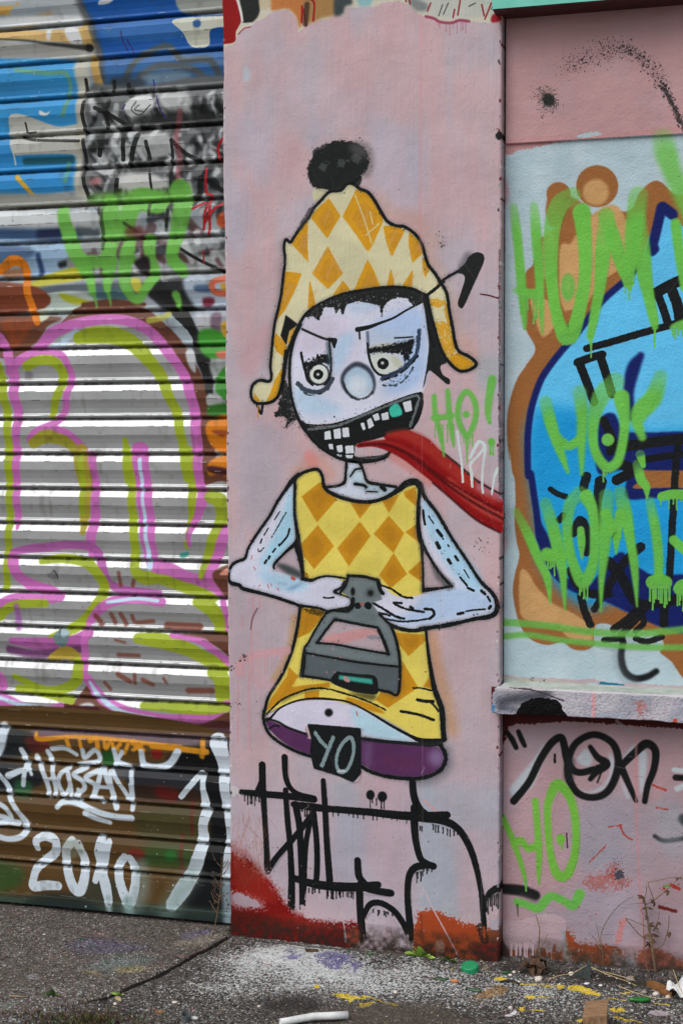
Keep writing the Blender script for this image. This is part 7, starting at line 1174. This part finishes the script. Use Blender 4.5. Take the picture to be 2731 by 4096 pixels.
M_BRN = plain('dead_leaf', (50, 34, 26), (104, 78, 58), 70, rough=.85, c3=(140, 116, 92)); M_STK = plain('dry_stem', (84, 66, 50), (138, 116, 90), 160, rough=.85); M_STR = plain('straw', (160, 138, 96), (196, 176, 132), 120, rough=.8)
M_LEAF = plain('fresh_leaf', (134, 170, 70), (172, 204, 104), 60, rough=.5, bump=.2); M_LEAF2 = plain('dark_leaf', (58, 84, 36), (88, 116, 54), 60, rough=.55, bump=.2); M_GRY = plain('grey_plastic', (78, 86, 88), (108, 116, 116), 50, rough=.6); M_BUT = plain('orange_filter', (176, 108, 64), (204, 140, 92), 60, rough=.8); M_RUB = plain('black_rubber', (18, 18, 19), (36, 35, 36), 60, rough=.6)
# bottle cap
bm = bmesh.new(); nR = 48; R0, Hc = .0205, .0125
def ring(z, r, rib=0.0): return [bm.verts.new(((r+(rib if k % 2 else 0))*math.cos(2*math.pi*k/nR), (r+(rib if k % 2 else 0))*math.sin(2*math.pi*k/nR), z)) for k in range(nR)]
rs = [ring(0, R0+.0006), ring(.0015, R0+.0006), ring(.0018, R0, .0005), ring(Hc-.0022, R0-.0004, .0005), ring(Hc-.0006, R0-.0012), ring(Hc, R0-.0028), ring(Hc-.0004, R0*.55)]
for a, b in zip(rs[:-1], rs[1:]):
    for k in range(nR): bm.faces.new((a[k], a[(k+1) % nR], b[(k+1) % nR], b[k]))
bm.faces.new(rs[-1]); o = bm_obj('bottle_cap', bm, M_CAP, smooth=False); o.location = gpos(1879, 3880, .001); o.rotation_euler = (math.radians(8), math.radians(-5), .3); tag(o, 'bright green plastic bottle cap lying at the pillar foot', 'bottle cap')
# wood
blk = poly_slab('wood_block', [(2338, 4004), (2432, 3997), (2426, 4064), (2329, 4067)], .046, M_WOOD, 'square weathered wood block standing near the frame bottom', 'wood block', bev=.0012)
plk = poly_slab('wood_plank', [(2583, 3923), (2614, 3921), (2694, 3954), (2684, 3972), (2640, 3957)], .007, M_WOOD2, 'short brown wood offcut lying against the white plastic scrap', 'wood offcut', bev=.001)
bm = bmesh.new(); a, b = gpos(1120, 4112, .006), gpos(1392, 4076, .0085); b.z = a.z = max(a.z, b.z); mid = (a+b)/2+Vector((-.004, .006, .002)); tube(bm, [a, a*.6+mid*.4, mid, mid*.4+b*.6, b], .0075, .0085, 14, False)
r_in = [v for v in bm.verts]; o = bm_obj('plastic_tube', bm, M_WHT, smooth=True); sol = o.modifiers.new('wall', 'SOLIDIFY'); sol.thickness = .0014; tag(o, 'white plastic tube lying along the bottom edge of the picture', 'tube')
# crumpled sheet
bm = bmesh.new(); bmesh.ops.create_grid(bm, x_segments=26, y_segments=20, size=.5); c0 = gpos(2722, 3985); rr_ = np.random.default_rng(8); ph = rr_.uniform(0, 6, 12)
for v in bm.verts:
    x, y = v.co.x, v.co.y; z = abs(math.sin(x*9+ph[0]+2*math.sin(y*5+ph[1])))*.010+abs(math.sin(y*11+ph[2]+2*math.sin(x*6)))*.008+.006*math.sin(x*17+y*13)+rr_.normal(0, .0010)
    v.co = Vector((x*.115+.006*math.sin(y*7), y*.085+.004*math.sin(x*9), .003+max(0, z)+.018*math.exp(-((x+.1)**2+(y-.1)**2)*7)))
for f in bm.faces: f.material_index = 1 if (f.calc_center_median().x < -.028 and f.calc_center_median().y > .005) else 0
o = bm_obj('plastic_scrap', bm, [M_WHT, M_SPK], smooth=True); o.location = c0+Vector((.034, .0, 0)); o.rotation_euler = (0, 0, -.5); tag(o, 'crumpled white plastic scrap with a black speckled corner', 'scrap')
# dead leaves, slate, rubber
lf = empty('dead_leaf_clump', gpos(2140, 3893)); tag(lf, 'curled brown dead leaves heaped against the wall foot', 'dead leaves')
for k, (dx, dy, ln, wd, ang, lift) in enumerate(((-.018, .000, .046, .018, .3, .016), (.004, .006, .050, .020, -.5, .024), (.016, -.002, .034, .016, 1.1, .014), (-.006, -.008, .036, .014, -1.2, .010), (.010, .010, .040, .014, .9, .028))):
    bm = bmesh.new(); n = 8; rows = []
    for i in range(n+1):
        t = i/n; w = wd*math.sin(math.pi*min(1, t*.95+.05))**.7*.5+.001; zz = lift*math.sin(math.pi*t)*(1+.3*math.sin(9*t)); cu = .9
        rows.append([bm.verts.new(((t-.5)*ln, s*w, zz+cu*w*abs(s)+rnd.uniform(-.0012, .0012))) for s in (-1, -.4, .4, 1)])
    for A, B2 in zip(rows[:-1], rows[1:]):
        for q in range(3): bm.faces.new((A[q], A[q+1], B2[q+1], B2[q]))
    o = bm_obj('leaf', bm, M_BRN, lf, smooth=True); o.location = (dx, dy, .001); o.rotation_euler = (rnd.uniform(-.4, .4), rnd.uniform(-.3, .3), ang)
c0 = gpos(2330, 3908); bm = bmesh.new(); pf = [(-.032, 0), (.018, -.002), (.017, .046), (.005, .032)]; fr = [bm.verts.new((x, -.003, z)) for x, z in pf]; bk = [bm.verts.new((x*.94, .012, z*.9)) for x, z in pf]
bm.faces.new(fr); bm.faces.new(bk[::-1])
for i in range(4): bm.faces.new((fr[i], bk[i], bk[(i+1) % 4], fr[(i+1) % 4]))
bmesh.ops.bevel(bm, geom=list(bm.edges), offset=.0012, segments=2, affect='EDGES'); o = bm_obj('slate_shard', bm, M_SLA); o.location = c0+Vector((0, 0, -.003)); o.rotation_euler = (-.25, 0, .15); tag(o, 'dark triangular slate shard propped at the wall foot', 'shard')
bm = bmesh.new(); a = gpos(1998, 3932, .002); pts = [a+Vector((.045*t, .006*math.sin(3.1*t), .004*math.sin(3.1*t))) for t in np.linspace(0, 1, 8)]; tube(bm, pts, .0028, .0022, 8); o = bm_obj('rubber_strip', bm, M_RUB, smooth=True); tag(o, 'short curved black rubber strip lying among yellow splashes', 'rubber strip')
# pebbles one can pick out
for px, py, s, m, lb in ((2055, 3892, 19, M_PEB, 'upright cream pebble between bottle cap and dead leaves'), (2040, 3903, 16, M_PEB, 'small white pebble beside the upright cream one'), (2153, 3922, 33, M_PEB, 'oval pale pink pebble below the dead leaves'), (2283, 3900, 26, M_PEB, 'peach-coloured pebble leaning on the slate shard'),
                         (2518, 3922, 34, M_PEB2, 'grey round stone behind the wood offcut'), (2621, 3980, 26, M_PEB, 'pinkish white pebble in front of the wood offcut'), (2669, 3992, 22, M_PEB, 'white pebble next to the plastic scrap'), (2576, 3972, 24, M_PEB2, 'grey pebble between the grey stone and the pinkish one'), (1972, 3944, 20, M_PEB2, 'grey pebble below the rubber strip'),
                         (2074, 3929, 13, M_PEB, 'tiny pale pebble above the yellow line'), (22, 3866, 20, M_PEB2, 'lone grey stone on the concrete by the shutter'), (462, 4018, 16, M_PEB, 'white pebble at the edge of the moss'), (1036, 4028, 14, M_PEB, 'cream pebble in front of the white overspray'), (1705, 3860, 24, M_PEB2, 'flat grey stone right of the dandelion'), (1788, 3870, 28, M_PEB2, 'flat buff stone left of the bottle cap'), (1581, 3972, 20, M_PEB, 'pale round pebble in the gravel before the dandelion'), (2040, 4036, 18, M_PEB, 'white chip beside the small yellow splash'), (700, 4012, 26, M_PEB, 'white flake on the tarmac below the crack')):
    stone('pebble', px, py, s, m, lb, flat=.35 if 'flat' in lb or 'flake' in lb else .62, group='pebbles on the yard')
for px, py, s, lb in ((2345, 3936, 24, 'bright white paint flake in the yellow splash'), (2400, 3942, 15, 'smaller white paint flake right of the yellow splash'), (178, 3738, 14, 'white flake near the shutter foot')): stone('paint_flake', px, py, s, M_WHT, lb, 'flake', 'white paint flakes', flat=.3)
# glass
for px, py, w, h, m, lb in ((2555, 4010, 76, .010, M_GLS2, 'large curved green glass shard near the plastic scrap'), (2020, 3893, 36, .006, M_GLS, 'dark green glass shard left of the cream pebble'), (1765, 3919, 52, .005, M_GLS, 'dark green glass shard below the bottle cap'), (1893, 3962, 60, .005, M_GLS, 'long dark green glass shard in the gravel'), (329, 3758, 24, .005, M_GLS, 'green glass shard on the purple patch'), (371, 3788, 18, .004, M_GLS, 'tiny green glass shard below the purple patch'), (1476, 3818, 20, .004, M_GLS2, 'small green glass sliver at the pillar foot')):
    c0 = gpos(px, py); bm = bmesh.new(); n = 7; L_ = w*MM_PX; rows = []
    for i in range(n+1):
        t = i/n; hw = L_*.16*(math.sin(math.pi*(t*.8+.12))**.6)+.0008*rnd.uniform(-1, 1); rows.append([bm.verts.new(((t-.5)*L_, hw*math.cos(q), h*math.sin(q)*.9)) for q in np.linspace(.15, math.pi-.15, 6)])
    for A, B2 in zip(rows[:-1], rows[1:]):
        for q in range(5): bm.faces.new((A[q], A[q+1], B2[q+1], B2[q]))
    o = bm_obj('glass_shard', bm, m, smooth=True); so = o.modifiers.new('thick', 'SOLIDIFY'); so.thickness = .002; o.location = c0; o.rotation_euler = (rnd.uniform(-.15, .15), 0, rnd.uniform(-.25, .25)); tag(o, lb, 'glass shard', 'green glass shards')
# cigarette ends and a small grey cap
for px, py, ln, m, an, lb in ((1817, 3930, 28, M_BUT, .1, 'orange cigarette filter below the bottle cap'), (774, 4079, 32, M_WHT, .05, 'white cigarette end beside the grey cup')):
    c0 = gpos(px, py, .0038); bm = bmesh.new(); d = Vector((math.cos(an), math.sin(an), 0))*ln*MM_PX*.5; tube(bm, [-d, -d*.3, d*.3, d], .0038, .0036, 12); o = bm_obj('cigarette_end', bm, m, smooth=True); o.location = c0; tag(o, lb, 'cigarette end', 'cigarette ends')
bm = bmesh.new(); prof_ = [(.0095, 0), (.0108, .016), (.0100, .0165), (.0092, .003), (0.0001, .003)]; rs = []
for r, z in prof_: rs.append([bm.verts.new((r*math.cos(2*math.pi*k/20), r*math.sin(2*math.pi*k/20), z)) for k in range(20)])
for a, b in zip(rs[:-1], rs[1:]):
    for k in range(20): bm.faces.new((a[k], a[(k+1) % 20], b[(k+1) % 20], b[k]))
o = bm_obj('plastic_cup', bm, M_GRY, smooth=False); o.location = gpos(744, 4082); o.rotation_euler = (.2, .12, 0); tag(o, 'small grey open plastic cup standing at the bottom of the picture', 'cup')
# splinters
for px, py, ln, an, m, lb in ((475, 4002, 34, -.5, M_STR, 'pale wood splinter left of the white pebble'), (638, 4054, 36, .3, M_WOOD, 'tan wood chip among the gravel at the frame bottom'), (1247, 3808, 54, .12, M_BRN, 'thin dark bark sliver on the white overspray')):
    c0 = gpos(px, py, .003); bm = bmesh.new(); L_ = ln*MM_PX; d = Vector((math.cos(an), math.sin(an), 0)); p = Vector((-d.y, d.x, 0)); q = [(-.5, .1), (-.3, .22), (.35, .18), (.5, -.02), (.2, -.2), (-.4, -.16)]
    lo = [bm.verts.new(d*a*L_+p*b*L_*.5+Vector((0, 0, -.002))) for a, b in q]; hi = [bm.verts.new(d*a*L_+p*b*L_*.4+Vector((0, 0, .003+.004*abs(a)))) for a, b in q]; bm.faces.new(lo[::-1]); bm.faces.new(hi)
    for i in range(6): bm.faces.new((lo[i], lo[(i+1) % 6], hi[(i+1) % 6], hi[i]))
    o = bm_obj('wood_splinter', bm, m); o.location = c0; tag(o, lb, 'splinter')
for pts, lb in (([(2190, 3920, .004), (2230, 3905, .012), (2290, 3893, .016), (2345, 3862, .03)], 'long straw leaning on the slate shard'), ([(2352, 3866, .02), (2430, 3900, .016), (2500, 3925, .008), (2545, 3945, .003)], 'straw running from the slate shard to the grey stone'), ([(2420, 3890, .02), (2480, 3906, .014), (2540, 3925, .010)], 'short straw behind the grey stone'), ([(2470, 3945, .004), (2520, 3965, .004), (2620, 3995, .004), (2690, 3992, .004)], 'straw lying in front of the pinkish pebble'), ([(2690, 3880, .03), (2720, 3960, .02), (2745, 4000, .03)], 'straw standing by the plastic scrap'), ([(1925, 3880, .004), (1950, 3872, .02), (1920, 3838, .04)], 'bent straw right of the bottle cap'), ([(40, 3985, .002), (110, 3988, .003)], 'straw lying on the dirt at the far corner')):
    bm = bmesh.new(); W3 = []
    for px, py, h in pts: x, y = on_ground(px, py, h); W3.append(Vector((x, min(y, .02), h+.001)))
    tube(bm, [Vector(p) for p in spline(np.array([tuple(p) for p in W3]), False, 5)], .0011, .0007, 5); o = bm_obj('dry_straw', bm, M_STR, smooth=True); tag(o, lb, 'straw', 'dry straws on the yard')
# ================================================================== plants
def leaf_mesh(bm, base, d, up, ln, wd, droop, n=7, tooth=.0):
    s = d.cross(up).normalized(); rows = []
    for i in range(n+1):
        t = i/n; w = wd*.5*(.25+.75*math.sin(math.pi*(t**.8)))*(1-.0*t)*(1 if t < .98 else .2); w *= 1+tooth*(1 if i % 2 else -1); p = base+d*ln*t+up*(ln*(.55*t-droop*t*t)); rows.append([bm.verts.new(p-s*w+up*.12*w), bm.verts.new(p-up*.15*w), bm.verts.new(p+s*w+up*.12*w)])
    for a, b in zip(rows[:-1], rows[1:]):
        for k in range(2): bm.faces.new((a[k], a[k+1], b[k+1], b[k]))
def rosette(px, py, n, ln, wd, mat, label, up=.9):
    t = empty('weed_plant', gpos(px, py)); tag(t, label, 'plant', 'weeds in the yard')
    for k in range(n):
        u = (k/(n-1))*2-1; d = Vector((u*.8+rnd.uniform(-.15, .15), -.35-rnd.uniform(0, .5)*(1-abs(u)), 0)).normalized()*(.25+.62*abs(u)); bm = bmesh.new()
        leaf_mesh(bm, Vector((u*.003, -.004*rnd.random(), 0)), d, Vector((0, -.25, up*(1.75-1.25*abs(u)+rnd.uniform(-.2, .2)))), ln*rnd.uniform(.8, 1.1), wd*rnd.uniform(.8, 1.2), rnd.uniform(.02, .16), tooth=.16); bm_obj('leaf', bm, mat, t, smooth=True)
    return t
rosette(1682, 3822, 13, .044, .012, M_LEAF, 'light green dandelion growing at the pillar foot'); rosette(1792, 3840, 10, .024, .007, M_LEAF2, 'small dark green weed between dandelion and bottle cap')
rosette(216, 3978, 9, .026, .007, M_LEAF2, 'green seedling on the dirt left of the moss'); rosette(478, 3978, 7, .016, .006, M_LEAF, 'bright green seedling at the end of the crack')
def stalk(name, label, root, lines, mat, Y=.012, tw=None, group='dry weed stalks'):
    """lines: polylines in photograph pixels lying a little in front of the wall"""
    x0, z0 = on_wall(root[0], root[1], Y); t = empty(name, (x0, Y, 0)); tag(t, label, 'dry plant', group)
    for k, (pts, r0, r1) in enumerate(lines):
        W3 = []
        for q, (px, py) in enumerate(pts):
            yy = Y-.006*math.sin(k*1.7+q*.9); x, z = on_wall(px, py, yy); W3.append((x-x0, yy-Y, max(z, 0)))
        bm = bmesh.new(); tube(bm, [Vector(p) for p in spline(np.array(W3), False, 4)], r0, r1, 6); bm_obj('stem' if k == 0 else 'twig', bm, mat, t, smooth=True)
    if tw:
        bm = bmesh.new()
        for (px, py, s) in tw:
            x, z = on_wall(px, py, Y-.004)
            for _ in range(3): leaf_mesh(bm, Vector((x-x0, -.004, z)), Vector((rnd.uniform(-1, 1), rnd.uniform(-.6, .2), rnd.uniform(-1, .4))).normalized(), Vector((0, -.4, .3)), s*MM_PX, s*MM_PX*.4, .5, 4)
        bm_obj('withered_leaves', bm, M_BRN, t)
    return t
X6 = Crop(2350, 3250, 381*1568/1280)
def x6(*p): return X6(p)
stalk('dead_weed', 'tall withered weed stalk against the lower wall by the wood offcut', (2621, 3911), [(x6((915, 2220), (880, 1950), (850, 1760), (820, 1560), (790, 1380), (760, 1200), (738, 1130)), .0036, .0018), (x6((850, 1830), (930, 1825), (1000, 1790), (1050, 1660), (1080, 1540), (1090, 1390)), .0016, .001), (x6((780, 1710), (680, 1630), (590, 1530), (510, 1425), (640, 1470), (760, 1520), (960, 1620)), .0014, .0008), (x6((770, 1240), (870, 1190), (960, 1120), (1060, 1035), (1140, 960), (1230, 880)), .0014, .0007), (x6((880, 1170), (840, 1050), (810, 940), (930, 915), (1090, 880), (1280, 868)), .0012, .0007), (x6((750, 1215), (700, 1216), (650, 1220)), .0012, .0008), (x6((755, 1160), (785, 1060), (785, 980)), .0012, .0007), (x6((900, 1560), (940, 1440), (960, 1320)), .001, .0006), (x6((830, 2160), (790, 2080), (770, 1900), (745, 1600), (740, 1400)), .0012, .0007), (x6((760, 1380), (720, 1330), (705, 1300)), .001, .0007)], M_STK, .014,
      [X6([(a, b)])[0]+(s,) for a, b, s in ((750, 1140, 26), (800, 1280, 22), (810, 1530, 26), (840, 1640, 34), (850, 1700, 24), (900, 1210, 22), (1090, 1050, 22), (1110, 1610, 24), (930, 1480, 18), (910, 1540, 18), (1220, 880, 16), (800, 1400, 18), (830, 1760, 22))])
stalk('dead_weed', 'thin arching grass stalk left of the tall withered weed', (2412, 3890), [(x6((205, 2110), (200, 1950), (180, 1780), (172, 1660), (210, 1540), (270, 1430), (350, 1320), (450, 1220), (600, 1130)), .0014, .0006), (x6((170, 1810), (140, 1640), (110, 1500)), .001, .0006), (x6((190, 1850), (110, 1720), (20, 1620)), .0009, .0005), (x6((240, 1890), (280, 1960), (295, 2000)), .0008, .0005)], M_STK, .018)
stalk('dead_weed', 'short reddish stem below the green tilde', (2157, 3850), [(R7([(655, 830), (662, 740), (668, 660), (658, 610), (645, 565)]), .0017, .0009), (R7([(670, 780), (700, 730), (720, 680)]), .001, .0006), (R7([(690, 790), (650, 760), (600, 720)]), .0008, .0005)], M_STK, .02)
tw = []; r7 = np.random.default_rng(21); SH5 = Crop(0, 3300, 1000)
main = [(1308, 775), (1335, 690), (1355, 600), (1372, 500), (1382, 400), (1388, 300), (1390, 200)]
tl = [(SH5(main), .0016, .0006)]
for k in range(22):
    y0 = r7.uniform(260, 560); x0_ = np.interp(y0, [200, 300, 400, 500, 600], [1390, 1388, 1382, 1372, 1355]); sgn = r7.choice([-1, 1]); ln = r7.uniform(30, 85)
    tl.append((SH5([(x0_, y0), (x0_+sgn*ln*.45, y0-ln*.5), (x0_+sgn*ln*.7, y0-ln*1.1)]), .0008, .0004))
stalk('dry_twig_plant', 'fine brown twiggy weed in the crack between shutter and pillar', (835, 3792), tl, M_STK, -.035, [SH5([(r7.uniform(1335, 1440), r7.uniform(290, 540))])[0]+(9,) for _ in range(26)])
stalk('dry_twig_plant', 'spindly dry sprig standing in the tarmac in front of the dandelion', (1340, 3980), [([(795, 4010), (793, 3975), (788, 3952)], .001, .0006), ([(793, 3972), (803, 3958)], .0007, .0005)], M_STK, -.22)
# moss and grass at the lower left corner
bm = bmesh.new(); r8 = np.random.default_rng(33)
for k in range(1100):
    px = r8.normal(330, 110); py = 4085+r8.normal(0, 16)-abs(px-330)*.02
    if k % 3 == 0: px, py = r8.uniform(120, 620), r8.uniform(4050, 4125)
    x, y = on_ground(px, py); z = gz(x, y); h = r8.uniform(.003, .013)*(1.5 if abs(px-360) < 80 else 1); a = r8.uniform(0, 6.28); b = Vector((math.cos(a), math.sin(a), 0)); w = r8.uniform(.0006, .0018); p0 = Vector((x, y, z-.001)); ln = Vector((r8.normal(0, .4), r8.normal(0, .4), 1))*h
    v = [bm.verts.new(p0-b*w), bm.verts.new(p0+b*w), bm.verts.new(p0+ln*.6+b*w*.8), bm.verts.new(p0+ln), bm.verts.new(p0+ln*.6-b*w*.8)]; f = bm.faces.new(v); f.material_index = int(r8.choice([0, 0, 2, 2, 2, 2, 3]))
moss = bm_obj('moss_and_grass', bm, [M_LEAF2, M_LEAF, M_BRN, M_STK]); tag(moss, 'tuft of moss, grass and brown litter at the lower corner', 'moss', kind='stuff')
# ================================================================== loose grit and paint chips
m, N, Lk, B = new_mat('grit'); at = N.new('ShaderNodeVertexColor'); at.layer_name = 'Col'; Lk.new(at.outputs[0], B.inputs['Base Color']); B.inputs['Roughness'].default_value = .85; B.inputs['Specular IOR Level'].default_value = .2
r9 = np.random.default_rng(77); V, Fc, cols = [], [], []; octa = np.array([(1, 0, 0), (0, 1, 0), (-1, 0, 0), (0, -1, 0), (0, 0, 1), (0, 0, -1)], float); of = [(0, 1, 4), (1, 2, 4), (2, 3, 4), (3, 0, 4), (1, 0, 5), (2, 1, 5), (3, 2, 5), (0, 3, 5)]
palw = [(206, 208, 206), (186, 188, 190), (210, 206, 198), (176, 160, 172)]; pald = [(60, 57, 55), (90, 84, 78), (44, 42, 42), (120, 112, 104), (74, 70, 66)]; palc = [(150, 60, 56), (40, 90, 56), (190, 160, 60), (90, 84, 130), (170, 120, 140), (60, 110, 130)]
k = 0
while k < 11000:
    x, y = r9.uniform(-.85, 1.4), r9.uniform(-.62, .012)
    px, py = to_px(x, y)
    if not (-60 < px < 2800 and 3560 < py < 4150): continue
    d = dens(px, py); inap = ins[min(max(int((y-GY0)/cell), 0), nyg), min(max(int((x-GX0)/cell), 0), nxg)]
    if x > PIL_W and y > .02 or (x < PIL_W and y > -.004 and x > 0): continue
    edge = math.exp(-(y/.05)**2) if x > .0 else 0
    if r9.random() > (.10 if inap else .45)+d*.5+edge*.4: continue
    k += 1
    pal = palw if r9.random() < d*.5+.05 else (palc if r9.random() < .05 else pald)
    s = (.0008+.0024*r9.random()**3)*(1.3 if px > 1700 else 1); R_ = r9.normal(0, 1, (3, 3)); R_, _ = np.linalg.qr(R_)
    o3 = (octa*np.array([1, .7, .5])*(1+r9.uniform(-.3, .3, (6, 3))))@R_*s; o3[:, 2] *= .6; b = len(V); V += [tuple(q) for q in o3+np.array([x, y, gz(x, y)+s*.2])]; Fc += [(b+i, b+j, b+l) for i, j, l in of]; c = lin(pal[r9.integers(len(pal))]); cols += [c+(1.0,)]*6
grit = mesh_obj('gravel', V, Fc, m); ca = grit.data.color_attributes.new('Col', 'FLOAT_COLOR', 'POINT'); ca.data.foreach_set('color', np.array(cols, np.float32).ravel()); tag(grit, 'loose grit and paint chips strewn over the yard', 'gravel', kind='stuff')
